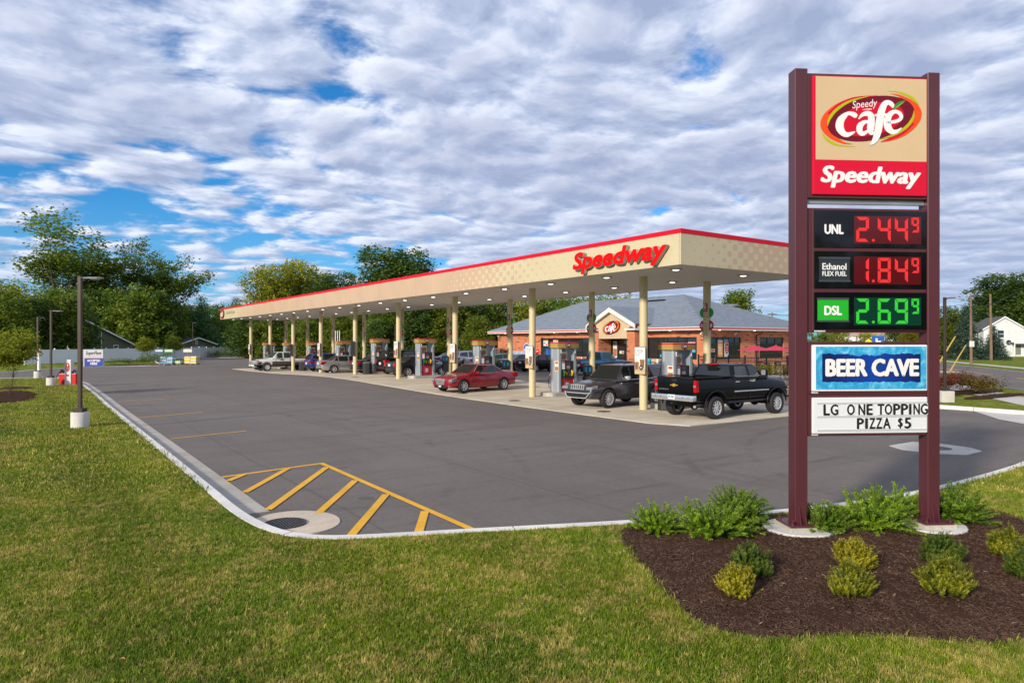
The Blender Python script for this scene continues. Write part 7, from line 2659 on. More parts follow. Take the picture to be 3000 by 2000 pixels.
# ------------------------------------------------ people
def figure(name, label, loc, rz, shirt, legs, hair, pose):
 """one continuous skinned body; joints dict name -> (x, y, z, radius)"""
 t_ = thing(name, label, 'person', loc, rz)
 J = dict(pel=(0, 0, .95, .125), wai=(0, 0, 1.10, .120), che=(0, .0, 1.34, .135), nk0=(0, .0, 1.48, .062), nk=(0, .01, 1.54, .052), hd=(0, .02, 1.63, .085), tp=(0, .015, 1.72, .070),
             hl=(-.10, 0, .88, .092), kl=(-.11, .02, .50, .062), al=(-.11, -.02, .10, .042), tl=(-.12, .14, .04, .036),
             hr=(.10, 0, .88, .092), kr=(.11, .02, .50, .062), ar=(.11, -.02, .10, .042), tr=(.12, .14, .04, .036),
             sl=(-.20, 0, 1.42, .060), el=(-.25, .02, 1.14, .042), wl=(-.25, .14, .93, .030), fl=(-.25, .20, .84, .026),
             sr=(.20, 0, 1.42, .060), er=(.25, .02, 1.14, .042), wr=(.25, .14, .93, .030), fr=(.25, .20, .84, .026))
 J.update(pose)
 E = [('pel', 'wai'), ('wai', 'che'), ('che', 'nk0'), ('nk0', 'nk'), ('nk', 'hd'), ('hd', 'tp'), ('pel', 'hl'), ('hl', 'kl'), ('kl', 'al'), ('al', 'tl'), ('pel', 'hr'), ('hr', 'kr'), ('kr', 'ar'), ('ar', 'tr'),
         ('che', 'sl'), ('sl', 'el'), ('el', 'wl'), ('wl', 'fl'), ('che', 'sr'), ('sr', 'er'), ('er', 'wr'), ('wr', 'fr')]
 keys = list(J)
 me = bpy.data.meshes.new('body')
 me.from_pydata([J[k][:3] for k in keys], [(keys.index(a), keys.index(b2)) for a, b2 in E], [])
 o = bpy.data.objects.new('body', me)
 COL.objects.link(o)
 sk = o.modifiers.new('skin', 'SKIN')
 sk.use_smooth_shade = True
 for i, k in enumerate(keys):
  me.skin_vertices[0].data[i].radius = (J[k][3],) * 2
  me.skin_vertices[0].data[i].use_root = k == 'pel'
 ss = o.modifiers.new('sub', 'SUBSURF')
 ss.levels = ss.render_levels = 2
 bpy.context.view_layer.update()
 m2 = evaluated(o)
 bpy.data.objects.remove(o)
 SKIN = mat('skin', (0.42, 0.22, 0.15), .5)
 SHOE = mat('shoe_dark', (.02, .018, .016), .6)
 m2.materials.clear()
 for mm in (shirt, legs, SKIN, SHOE):
  m2.materials.append(mm)
 for p in m2.polygons:
  c = p.center
  if c.z > 1.50:
   i = 2
  elif abs(c.x) > .165 and c.z < 1.20 and c.z > .7:
   i = 2
  elif c.z > .93:
   i = 0
  elif c.z > .09:
   i = 1
  else:
   i = 3
  p.material_index = i
 m2.polygons.foreach_set('use_smooth', [True] * len(m2.polygons))
 b_ = obj('body', m2, t_)
 hm = MB()
 hp = J['hd']
 for i in range(5):
  a0, a1 = math.pi * .5 * i / 5, math.pi * .5 * (i + 1) / 5
 hm.lathe([(.001, .112), (.05, .105), (.083, .070), (.096, .02), (.092, -.03)], 14, 'z', (0, -.012, 0))
 obj('hair', hm.data('hair', hair, smooth=True), t_, (hp[0], hp[1], hp[2] + .015))
 fm = MB()
 for sx_ in (-.03, .03):
  fm.lathe([(.001, -.008), (.010, 0), (.001, .008)], 8, 'y', (hp[0] + sx_, hp[1] + .083, hp[2] + .005))
 obj('eyes', fm, t_, mats=BLACK)
 fm = MB()
 fm.mesh([(hp[0] - .012, hp[1] + .08, hp[2] - .03), (hp[0] + .012, hp[1] + .08, hp[2] - .03), (hp[0], hp[1] + .105, hp[2] - .03), (hp[0], hp[1] + .078, hp[2] + .01)], [(0, 1, 2), (0, 2, 3), (1, 3, 2)])
 obj('nose', fm, t_, mats=SKIN)
 fm = MB()
 fm.box(hp[0] - .022, hp[0] + .022, hp[1] + .075, hp[1] + .084, hp[2] - .055, hp[2] - .048)
 obj('mouth', fm, t_, mats=mat('lips', (.35, .12, .1), .5))
 for s, wk, fk_ in ((-1, 'wl', 'fl'), (1, 'wr', 'fr')):
  hm = MB()
  w0, f0 = Vector(J[wk][:3]), Vector(J[fk_][:3])
  d = (f0 - w0).normalized()
  side = d.cross(Vector((0, 0, 1))).normalized() if abs(d.z) < .95 else Vector((0, 1, 0))
  up = side.cross(d)
  for k in range(4):
   b0 = f0 + up * (k - 1.5) * .018
   ln = (.062, .072, .068, .052)[k]
   hm.tube([b0 - d * .02, b0 + d * ln * .5, b0 + d * ln * .9 - side * .015 * s], [.010, .009, .007], 6)
  hm.tube([w0 + d * .02 + up * .02, w0 + d * .05 + up * .045, w0 + d * .08 + up * .055], [.011, .010, .008], 6)
  obj('hand', hm.data('hand', SKIN, smooth=True), t_)
 return t_
figure('person', 'man in an orange polo shirt and dark trousers standing at the fuel pump', (24.6, 45.9, gz(24.6, 45.9) + .022), R(150), mat('shirt_orange', (.80, .085, .030), .8), mat('trousers_dark', (.03, .035, .05), .85), mat('hair_brown', (.06, .03, .02), .8),
       dict(el=(-.27, .06, 1.16, .042), wl=(-.20, .26, 1.10, .030), fl=(-.18, .34, 1.12, .026)))
figure('person', 'person in a black short sleeved shirt half hidden behind a fuel pump', (22.42, 28.3, gz(21.7, 28.2) + .022), R(75), mat('shirt_black', (.012, .012, .014), .85), mat('trousers_blue', (.04, .05, .09), .85), mat('hair_black', (.015, .012, .01), .8), {})
# ================================================================ TREES AND PLANTS
BARK = mat('bark', (0.085, 0.062, 0.045), 0.9, var=0.35, vscale=4, bump=0.5, bscale=12)
def leaf_mat(name, c_lo, c_mid, c_hi, odd=None, rough=0.55):
 def fn(t, b, oc):
  at = t.n('ShaderNodeAttribute')
  at.attribute_name = 'tint'
  r = at.outputs['Fac']
  inst = t.n('ShaderNodeObjectInfo').outputs['Random']
  n = t.noise(oc, 0.55, 3, 0.6)
  f = t.m('ADD', t.m('MULTIPLY', r, 0.5), t.m('MULTIPLY', t.m('SUBTRACT', n, 0.25), 1.0), clamp=True)
  c = t.ramp(f, (0.12, c_lo), (0.5, c_mid), (0.9, c_hi))
  if odd:
   c = t.mix(t.ramp(r, (0.93, 0.0), (0.97, 0.8)), c, odd)
  c = t.mix(1.0, c, t.ramp(inst, (0.0, 0.85), (1.0, 1.15)), 'MULTIPLY')
  t.inp(b.inputs['Base Color'], c)
  b.inputs['Roughness'].default_value = rough
  b.inputs['Specular IOR Level'].default_value = 0.3
  out = [nd for nd in t.t.nodes if nd.type == 'OUTPUT_MATERIAL'][0]
  tr = t.n('ShaderNodeBsdfTranslucent')
  t.inp(tr.inputs[0], t.mix(1.0, c, (1.25, 1.3, 0.6), 'MULTIPLY'))
  mx = t.n('ShaderNodeMixShader')
  mx.inputs[0].default_value = 0.36
  t.t.links.new(b.outputs[0], mx.inputs[1])
  t.t.links.new(tr.outputs[0], mx.inputs[2])
  t.t.links.new(mx.outputs[0], out.inputs[0])
 return shader(name, fn)
LEAF_OAK = leaf_mat('leaf_oak', (0.050, 0.099, 0.017), (0.143, 0.214, 0.028), (0.332, 0.344, 0.050))
LEAF_DK = leaf_mat('leaf_dark', (0.035, 0.077, 0.021), (0.094, 0.160, 0.035), (0.206, 0.290, 0.050))
LEAF_YEL = leaf_mat('leaf_yellow_green', (0.110, 0.143, 0.017), (0.290, 0.316, 0.028), (0.605, 0.553, 0.050))
LEAF_LT = leaf_mat('leaf_light', (0.055, 0.085, 0.010), (0.125, 0.165, 0.016), (0.24, 0.26, 0.028))
LEAF_SPR = leaf_mat('leaf_spruce', (0.036, 0.077, 0.058), (0.090, 0.168, 0.131), (0.213, 0.315, 0.258))
LEAF_PINE = leaf_mat('leaf_pine', (0.038, 0.090, 0.049), (0.097, 0.200, 0.090), (0.213, 0.365, 0.153))
LEAF_GOLD = leaf_mat('leaf_gold', (0.09, 0.085, 0.006), (0.22, 0.19, 0.010), (0.40, 0.31, 0.02))
def leafmesh(pts, mt, size, rr, clump=10, spread=0.5, flat=0.6, asp=0.62):
 """many small bent leaf faces in clumps round the given points"""
 vs, fs, tint = [], [], []
 for (c, k) in pts:
  base = rr.random() ** 1.2
  for _ in range(max(1, int(clump * k))):
   p = Vector((rr.gauss(0, spread), rr.gauss(0, spread), rr.gauss(0, spread * 0.75))) + c
   a = rr.uniform(0, 6.283)
   el = rr.uniform(-0.9, 0.5)
   d = Vector((math.cos(a) * math.cos(el), math.sin(a) * math.cos(el), math.sin(el)))
   up = Vector((rr.gauss(0, flat), rr.gauss(0, flat), 1)).normalized()
   s = d.cross(up)
   if s.length < 1e-3:
    continue
   s.normalize()
   L_ = size * rr.uniform(0.65, 1.35)
   w_ = L_ * asp * 0.5
   i = len(vs)
   m1 = p + d * L_ * 0.5 + up * L_ * 0.10
   vs += [tuple(p), tuple(m1 + s * w_), tuple(p + d * L_), tuple(m1 - s * w_)]
   fs.append((i, i + 1, i + 2, i + 3))
   tint.append(min(1, max(0, base * 0.75 + rr.random() * 0.3)))
 me = bpy.data.meshes.new('crown')
 me.from_pydata(vs, [], fs)
 me.materials.append(mt)
 at = me.attributes.new('tint', 'FLOAT', 'FACE')
 at.data.foreach_set('value', tint)
 me.update()
 return me
def broadleaf(seed, H, spread, mt, trunk_h=0.25, leaf=0.34, clump=12, levels=4, dens=1.0, clump_r=0.55, top_bias=0.9, radius=None, fork=3, Wd=None):
 """recursive limbs; leaf clumps gather at the twig ends"""
 rr = random.Random(seed)
 tm = MB()
 tips = []
 r0 = radius or H * 0.022
 def grow(p, d, L_, r, lev):
  n = 3
  pts, rad = [p], [r]
  cur, cd = Vector(p), Vector(d)
  for k in range(n):
   cd = (cd + Vector((rr.gauss(0, .16), rr.gauss(0, .16), rr.gauss(0.04, .10)))).normalized()
   cur = cur + cd * L_ / n
   pts.append(cur.copy())
   rad.append(r * (1 - 0.45 * (k + 1) / n))
   if lev >= 2:
    tips.append((cur.copy(), (0.5 if lev == 2 else 1.0) * dens))
  tm.tube(pts, rad, 7 if lev == 0 else (5 if lev < 3 else 3), cap=False)
  if lev >= levels:
   tips.append((cur.copy(), 1.3 * dens))
   return
  nb = fork if lev else fork + 2
  a0 = rr.uniform(0, 6.28)
  for k in range(nb):
   a = a0 + 6.283 * k / nb + rr.uniform(-.5, .5)
   out = spread * rr.uniform(0.55, 1.25)
   nd = (cd * top_bias + Vector((math.cos(a) * out, math.sin(a) * out, rr.uniform(-.1, .35)))).normalized()
   start = pts[-1] if k < nb - 1 or lev == 0 else pts[-2]
   grow(start, nd, L_ * rr.uniform(.58, .82), rad[-1] * .68, lev + 1)
  if lev == 0:
   grow(pts[-1], Vector((rr.gauss(0, .1), rr.gauss(0, .1), 1)).normalized(), L_ * 1.05, rad[-1] * .85, lev + 1)
 grow(Vector((0, 0, -0.3)), Vector((0, 0, 1)), H * trunk_h + 0.3, r0, 0)
 zmax = max(t[0].z for t in tips)
 sc = (H - clump_r) / zmax
 me_t = tm.data('trunk', BARK, smooth=True, fix=False)
 me_c = leafmesh(tips, mt, leaf / sc, rr, clump, clump_r / sc)
 sx_ = sc
 if Wd:
  e = sorted(math.hypot(t[0].x, t[0].y) for t in tips)
  sx_ = Wd * .5 / e[int(len(e) * .96)]
 for me in (me_t, me_c):
  for v in me.vertices:
   v.co = (v.co.x * sx_, v.co.y * sx_, v.co.z * sc)
 return me_t, me_c
def filled(seed, H, Wd, mt, leaf=0.34, n=420, clump=14, low=0.12, lobes=9, clump_r=0.5, pointy=0.0):
 """a dense crown: leaf clumps over several overlapping uneven lobes, limbs inside"""
 rr = random.Random(seed)
 tm = MB()
 tm.tube([(0, 0, -.3), (rr.gauss(0, .1), rr.gauss(0, .1), H * .35), (rr.gauss(0, .2), rr.gauss(0, .2), H * .72)], [H * .020, H * .015, H * .005], 7, cap=False)
 L = []
 for k in range(lobes):
  f = (k + .5) / lobes
  z = H * (low + (0.93 - low) * f)
  ff = (z / H - low * .6) / (1 - low * .6)
  shape = max(.12, 1 - (abs(ff - .42) / .62) ** 2.2) ** .5 if not pointy else (1 - f) ** pointy * .95 + .12
  a = rr.uniform(0, 6.28)
  off = Wd * .5 * shape * rr.uniform(.25, .62)
  r = Wd * .5 * shape * rr.uniform(.48, .75) + .25
  c = Vector((off * math.cos(a), off * math.sin(a), z))
  L.append((c, r))
  tm.tube([(0, 0, z * .55), ((c.x) * .5, c.y * .5, z * .82), tuple(c)], [H * .008, H * .006, H * .002], 4, cap=False)
  a += math.pi + rr.uniform(-.7, .7)
  c2 = Vector((off * math.cos(a), off * math.sin(a), z + rr.uniform(-.06, .06) * H))
  L.append((c2, r * rr.uniform(.7, 1.0)))
  tm.tube([(0, 0, z * .5), (c2.x * .5, c2.y * .5, z * .78), tuple(c2)], [H * .008, H * .005, H * .002], 4, cap=False)
 tips = []
 tot = sum(r * r for _, r in L)
 for c, r in L:
  for _ in range(int(n * r * r / tot)):
   v = Vector((rr.gauss(0, 1), rr.gauss(0, 1), rr.gauss(0, 1))).normalized() * r * rr.uniform(.72, 1.04)
   v.z *= .78
   p = c + v
   if p.z > .3 and p.z < H - clump_r * .5:
    tips.append((p, rr.uniform(.5, 1.4)))
 return tm.data('trunk', BARK, smooth=True, fix=False), leafmesh(tips, mt, leaf, rr, clump, clump_r)
def conifer(seed, H, Wd, mt, leaf=0.30, tiers=22):
 rr = random.Random(seed)
 tm = MB()
 tm.tube([(0, 0, -.2), (0, 0, H * .97)], [H * .018, H * .003], 7, cap=False)
 tips = []
 for k in range(tiers):
  f = k / (tiers - 1)
  z = H * (.05 + .92 * f)
  rad = Wd * .5 * (1 - f) ** .85 + .08
  nb = max(4, int(13 * (1 - f) + 4))
  for b2 in range(nb):
   a = 6.283 * b2 / nb + rr.uniform(-.3, .3) + k
   r_ = rad * rr.uniform(.78, 1.08)
   e = Vector((r_ * math.cos(a), r_ * math.sin(a), z - r_ * .22 + rr.uniform(-.1, .1)))
   tm.tube([(0, 0, z), (e.x * .6, e.y * .6, z - r_ * .16), tuple(e)], [.03, .02, .008], 3, cap=False)
   m = max(2, int(r_ / .28))
   for j in range(m):
    g = (j + 1) / m
    tips.append((Vector((e.x * g, e.y * g, z + (e.z - z) * g)), .5 + .5 * g))
 return tm.data('trunk', BARK, smooth=True, fix=False), leafmesh(tips, mt, leaf, rr, 8, .11, .35, .34)
def plant(name, label, cat, meshes, loc, rz=0.0, sc=1.0, group=None, trunk='trunk', crown='crown'):
 t_ = thing(name, label, cat, loc, rz, group)
 t_.scale = sc if hasattr(sc, '__len__') else (sc,) * 3
 obj(trunk, meshes[0], t_)
 obj(crown, meshes[1], t_)
 return t_
rt = random.Random(11)
OPEN_A = broadleaf(3, 24.7, .62, LEAF_OAK, .20, .44, 4, 5, 1.0, .55, 1.15, .42, 3, 29)
OPEN_B = broadleaf(9, 19.9, .55, LEAF_OAK, .26, .42, 5, 5, 1.0, .50, 1.15, .33, 3, 14)
ROUND = filled(5, 20.0, 13.5, LEAF_DK, .50, 1700, 24, .10, 12, .55)
ROUND2 = filled(15, 18.0, 11.0, LEAF_YEL, .46, 1050, 20, .12, 11, .55)
WOOD_A = filled(21, 10.0, 7.6, LEAF_DK, .40, 520, 22, .05, 9, .36)
WOOD_B = filled(22, 10.0, 8.2, LEAF_OAK, .40, 520, 22, .04, 9, .36)
WOOD_C = filled(23, 10.0, 7.0, LEAF_YEL, .40, 520, 22, .06, 9, .36)
WOOD_D = filled(24, 10.0, 7.0, LEAF_LT, .40, 520, 22, .04, 9, .36)
PINE = filled(25, 12.0, 6.5, LEAF_PINE, .34, 560, 15, .10, 9, .40, 1.0)
SPRUCE = conifer(31, 8.4, 5.6, LEAF_SPR, .42, 26)
DENSE = filled(33, 10.0, 6.0, LEAF_OAK, .34, 1100, 20, .05, 11, .40)
plant('tall_tree', 'tallest open crowned tree with bare limbs showing, far left beyond the fence', 'tree', OPEN_A, (4.5, 141, 0), 0.6, 1.06)
plant('open_tree', 'second tall open tree with pale cloud showing through, right of the tallest tree', 'tree', OPEN_B, (22.3, 145, 0), 2.1, 1.14)
plant('round_tree', 'big dark rounded tree rising behind the middle of the canopy', 'tree', ROUND, (54.6, 114.3, 0), 1.0, (1.22, 1.22, 1.0))
plant('yellowing_tree', 'tall yellowish tree behind the far end of the canopy, left of its pair', 'tree', ROUND2, (37.1, 132.6, 0), .3, .98)
plant('yellowing_tree', 'tall yellowish tree behind the far canopy, the higher one of its pair', 'tree', ROUND2, (43.1, 133.3, 0), 2.3, (1.0, 1.0, 1.05))
plant('yellowing_tree', 'lower dark tree right of the yellowish pair behind the canopy', 'tree', (ROUND[0], ROUND[1]), (47.5, 128.1, 0), 4.0, (.8, .8, .80))
plant('pine_tree', 'dark pine right of the second tall open tree, left of the canopy end', 'tree', PINE, (29.2, 153.5, 0), .5, 1.1)
plant('pine_tree', 'dark pine poking up just above the far canopy corner', 'tree', PINE, (37.5, 160, 0), 2.5, 1.13)
GW = 'dense wood beyond the fence'
WL_ = 'dense leafy tree in the wood beyond the white fence'
wood_left = [(-2.4, 123.6, 12.7, WOOD_C), (.7, 126.3, 10.0, WOOD_B), (9.8, 129.7, 12.5, WOOD_B), (12.0, 123.3, 10.8, WOOD_A), (3.6, 141.3, 12.2, WOOD_B), (16.3, 134.9, 11.7, WOOD_A), (24.6, 138.9, 8.3, WOOD_A), (29.2, 138.1, 7.7, WOOD_B), (20.3, 131.7, 9.3, WOOD_A),
             (-6, 117, 9.5, WOOD_C), (-10, 124, 11, WOOD_B), (-4.5, 133, 12.5, WOOD_A), (7, 122.5, 8, WOOD_A), (14.5, 129, 9, WOOD_B), (22.5, 141, 9.5, WOOD_A), (34, 146, 9, WOOD_B), (-13, 115, 9, WOOD_A), (38, 142, 9, WOOD_A), (31, 150, 10, WOOD_A), (5, 128, 9, WOOD_C)]
for i, (p, q, h, pr) in enumerate(wood_left):
 p, q, h = p * 1.14, q * 1.14, h * (1.02 if p < 8 else 1.18)
 off_, al_ = -.7629 * (p + .4) + .6465 * (q - 100.2), .6465 * (p + .4) + .7629 * (q - 100.2)
 if -2 < off_ < 18 and 8 < al_ < 58:
  p, q = p - .7629 * (19.5 - off_), q + .6465 * (19.5 - off_)
 plant('leafy_tree', 'yellow green tree at the edge of the wood beyond the fence' if pr is WOOD_C else WL_, 'tree', pr, (p, q, 0), rt.uniform(0, 6.28), (h / 10 * rt.uniform(.95, 1.15), h / 10, h / 10), GW)
wood_mid = [(30.8, 124.8, 8.5), (34.1, 120, 8.7), (38.2, 122, 9.5), (40.3, 115.7, 9), (43.4, 111.1, 9.7), (47, 111.1, 11), (47.3, 103.5, 8.9), (50.5, 101.3, 10), (54.6, 102.1, 10.1), (55.9, 97.5, 9.5), (60.7, 99, 10.2), (35.5, 128, 9), (45.5, 119, 10.5), (52, 108, 10), (41.5, 106.5, 7.5), (58, 105, 10), (37.5, 114, 7.0), (44.5, 101, 6.5)]
for i, (p, q, h) in enumerate(wood_mid):
 pr = (WOOD_A, WOOD_B, WOOD_A, WOOD_B, WOOD_D)[i % 5]
 plant('leafy_tree', 'dark leafy tree of the wood seen behind the canopy' if pr is not WOOD_D else 'light green tree of the wood seen under the canopy', 'tree', pr, (p, q, 0), rt.uniform(0, 6.28), (h / 10 * rt.uniform(.95, 1.2), h / 10 * rt.uniform(.95, 1.1), h / 10), 'wood behind the canopy')
plant('light_tree', 'bright yellow green tree by the left end of the store roof', 'tree', WOOD_D, (52.8, 84.1, 0), 1.2, .66)
wood_store = [(67.7, 99.1, 10.4), (69.4, 95.4, 10.6), (74.7, 96.6, 10.9), (75.1, 91.4, 10.8), (82.5, 93.6, 10.8), (83.2, 88.3, 11.2), (84.2, 85.1, 10.3), (64.5, 100, 10.4), (79, 95, 11), (88, 84, 10)]
for i, (p, q, h) in enumerate(wood_store):
 pr = (WOOD_B, WOOD_C, WOOD_A, WOOD_B)[i % 4]
 plant('leafy_tree', 'leafy tree rising behind the store roof' if pr is not WOOD_C else 'yellow green tree rising behind the store roof', 'tree', pr, (p, q, 0), rt.uniform(0, 6.28), (h / 10, h / 10, h / 10), 'trees behind the store')
plant('conical_tree', 'dense light green conical tree standing right of the store roof peak', 'tree', DENSE, (82.4, 62, 0), .4, (.95, .95, 1.02))
plant('leafy_tree', 'dense green tree just right of the price sign across the road', 'tree', WOOD_D, (117.8, 49.5, 0), 1.0, (.80, .80, .84))
plant('leafy_tree', 'dark green tree half hidden behind the price sign post', 'tree', WOOD_A, (121, 53.5, 0), 2.0, (.8, .8, .72))
plant('spruce_tree', 'tall blue grey spruce left of the white house', 'tree', SPRUCE, (116.6, 46.7, 0), 0, (1.0, 1.0, 1.0))
plant('spruce_tree', 'small blue grey spruce in front of the white house', 'tree', SPRUCE, (117.7, 43.5, 0), 1.3, (.78, .78, .62))
plant('spreading_tree', 'big spreading dark tree behind the white house', 'tree', ROUND, (170, 60, 0), 2.0, (1.3, 1.3, .85))
plant('spreading_tree', 'spreading dark tree at the right edge behind the white house', 'tree', ROUND, (166, 50.5, 0), 3.0, (1.0, 1.0, .80))
plant('leafy_tree', 'green tree at the far right edge beside the white house', 'tree', WOOD_B, (160, 46, 0), 3.0, (1.0, 1.0, 1.05))
for i, (p, q, h, pr, lab) in enumerate([(82.3, 49.8, 4.4, WOOD_B, 'small green tree seen low between the sign panels at left'), (90.8, 52.5, 5, WOOD_C, 'small yellow green tree seen low between the sign panels'), (90.5, 48.2, 4.2, WOOD_C, 'yellow green tree left of the tan building through the sign gap'),
          (98, 48.0, 5, WOOD_A, 'dark tree right of the tan building through the sign gap'), (93.7, 44.0, 4.4, None, 'golden yellow tree seen through the sign gap at right'), (103, 47.3, 5.6, WOOD_D, 'green tree at the right end of the sign gap')]):
 if pr is None:
  pr = (WOOD_C[0], WOOD_C[1].copy())
  pr[1].materials[0] = LEAF_GOLD
 plant('leafy_tree', lab, 'tree', pr, (p, q, 0), i, h / 10)
for i, (p, q, h) in enumerate([(5, -27, 9), (10.5, -25, 8.6), (16, -28, 9.5), (-2, -30, 10), (23, -27, 9)]):
 plant('leafy_tree', 'tree across the road behind the viewer', 'tree', (WOOD_A, WOOD_B)[i % 2], (p, q, 0), i, h / 10, 'trees across the road')
for i, (p, q, h, pr) in enumerate([(-3.2, 108.5, 9.5, WOOD_B), (.3, 112.0, 9.0, WOOD_A), (2.6, 113.5, 10.0, WOOD_B), (4.4, 116.0, 10.5, WOOD_A), (14.8, 134.5, 12.5, WOOD_B), (18.5, 137, 12.0, WOOD_A), (21.0, 142, 10, WOOD_B)]):
 t_ = plant('leafy_tree', 'leafy tree overhanging the green house behind the white fence', 'tree', pr, (p, q, 0), i * 1.7, (h / 10, h / 10, h / 10), 'trees by the green house')
SAP = broadleaf(41, 3.3, .62, LEAF_YEL, .36, .12, 13, 3, 1.0, .13, .8, .035, 4)
SAP2 = broadleaf(42, 3.7, .6, LEAF_YEL, .34, .18, 13, 3, 1.0, .22, .8, .035, 4)
plant('young_tree', 'young yellow green tree in a mulch ring on the left lawn', 'tree', SAP, (-.75, 42.1, .1), .4)
plant('young_tree', 'young tree in front of the white fence by the green house', 'tree', SAP2, (12.9, 108.5, 0.06), 0, .95)
plant('young_tree', 'young tree in front of the white fence by the low garage', 'tree', SAP2, (18.9, 120.5, .06), 2, 1.0)
for cx, cy, rx, ry, hp_ in ((40.0, 15.9, 3.6, .9, .05), (38.0, 13.9, 3.2, .55, .05)):
 tag(obj('mulch_ring', mulch_bed('mulch_ring', ring(cx, cy, rx, ry, int(cx * 10)), .145, hp_)), kind='structure')
BOULDER = mat('boulder', (.30, .28, .27), .85, var=.3, vscale=4, bump=.5, bscale=8)
bm_ = bmesh.new()
bmesh.ops.create_icosphere(bm_, subdivisions=3, radius=.55)
rr = random.Random(3)
for v in bm_.verts:
 v.co *= 1 + .14 * math.sin(v.co.x * 6 + 1) * math.cos(v.co.y * 5) + rr.uniform(-.03, .03)
 v.co.z *= .8
me_ = bpy.data.meshes.new('boulder')
bm_.to_mesh(me_)
bm_.free()
me_.materials.append(BOULDER)
tag(obj('boulder', me_, loc=(-2.35, 36.6, .35)), 'grey boulder at the left edge of the lawn', 'boulder')
# ---- shrubs of the sign bed
def spray_mesh(seed, n, L0, L1, up, mt, sub=24, leafl=.046, leafw=.0052):
 """juniper: arching sprays set with short scaly side shoots"""
 rr = random.Random(seed)
 vs, fs, tint = [], [], []
 tm = MB()
 for k in range(n):
  a = rr.uniform(0, 6.283)
  el = rr.uniform(up[0], up[1])
  L_ = rr.uniform(L0, L1)
  d = Vector((math.cos(a) * math.cos(el), math.sin(a) * math.cos(el), math.sin(el)))
  p = Vector((rr.gauss(0, .05), rr.gauss(0, .05), .03))
  pts = [p.copy()]
  base = rr.random()
  steps = max(5, int(L_ / .045))
  for s in range(steps):
   d = (d + Vector((rr.gauss(0, .10), rr.gauss(0, .10), .01 + rr.gauss(0, .10)))).normalized()
   p = p + d * L_ / steps
   pts.append(p.copy())
   f = (s + 1) / steps
   if f < .18:
    continue
   sd = d.cross(Vector((0, 0, 1)))
   if sd.length < .1:
    sd = Vector((1, 0, 0))
   sd.normalize()
   for j in range(sub):
    b2 = rr.uniform(0, 6.283)
    o = (sd * math.cos(b2) + sd.cross(d) * math.sin(b2))
    ld = (d * rr.uniform(.5, 1.1) + o * rr.uniform(.45, 1.0)).normalized()
    ll = leafl * rr.uniform(.6, 1.5) * (1.2 - .45 * f)
    w_ = ld.cross(o)
    if w_.length < 1e-3:
     continue
    w_ = w_.normalized() * leafw * rr.uniform(.6, 1.2)
    q = p + Vector((rr.gauss(0, .008), rr.gauss(0, .008), rr.gauss(0, .008)))
    i = len(vs)
    mid = q + ld * ll * .45
    vs += [tuple(q), tuple(mid + w_), tuple(q + ld * ll), tuple(mid - w_)]
    fs.append((i, i + 1, i + 2, i + 3))
    tint.append(min(1, max(0, .25 * base + .45 * f + rr.uniform(-.1, .3))))
  tm.tube([tuple(v) for v in pts[::max(1, len(pts) // 4)]] + [tuple(pts[-1])], .006, 3, cap=False)
 me = bpy.data.meshes.new('sprays')
 me.from_pydata(vs, [], fs)
 me.materials.append(mt)
 at = me.attributes.new('tint', 'FLOAT', 'FACE')
 at.data.foreach_set('value', tint)
 return tm.data('stems', BARK, fix=False), me
def yew_mesh(seed, rx, h, mt, n=520):
 """low mound of upright sprigs with short needles"""
 rr = random.Random(seed)
 vs, fs, tint = [], [], []
 tm = MB()
 for k in range(n):
  v = Vector((rr.gauss(0, 1), rr.gauss(0, 1), abs(rr.gauss(0, 1)) * 1.1 - .1)).normalized()
  rad = rr.uniform(.55, 1.0) ** .5
  lump = 1 + .24 * math.sin(v.x * 6 + seed) * math.cos(v.y * 5 + seed * 2) + .12 * math.sin(v.z * 9 + v.x * 4) + rr.gauss(0, .05)
  p = Vector((v.x * rx * rad * lump, v.y * rx * rad * lump, max(.02, .04 + v.z * h * .86 * rad * lump)))
  d = (v * .55 + Vector((rr.gauss(0, .25), rr.gauss(0, .25), .9))).normalized()
  L_ = rr.uniform(.04, .13)
  if k % 8 == 0:
   tm.tube([(0, 0, 0), tuple(p * .55), tuple(p)], [.008, .006, .003], 3, cap=False)
  base = rr.random()
  for s in range(9):
   f = s / 8
   q = p + d * L_ * f
   for j in range(4):
    a = rr.uniform(0, 6.28)
    o = Vector((math.cos(a), math.sin(a), rr.uniform(-.1, .5)))
    o = (o - d * o.dot(d)).normalized()
    ld = (o + d * .55).normalized()
    ll = .026 * rr.uniform(.8, 1.3)
    w_ = ld.cross(d).normalized() * .0048
    i = len(vs)
    vs += [tuple(q - w_), tuple(q + w_), tuple(q + ld * ll)]
    fs.append((i, i + 1, i + 2))
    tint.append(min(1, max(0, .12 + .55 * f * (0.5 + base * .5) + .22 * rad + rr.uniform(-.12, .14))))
 me = bpy.data.meshes.new('needles')
 me.from_pydata(vs, [], fs)
 me.materials.append(mt)
 at = me.attributes.new('tint', 'FLOAT', 'FACE')
 at.data.foreach_set('value', tint)
 return tm.data('stems', BARK, fix=False), me
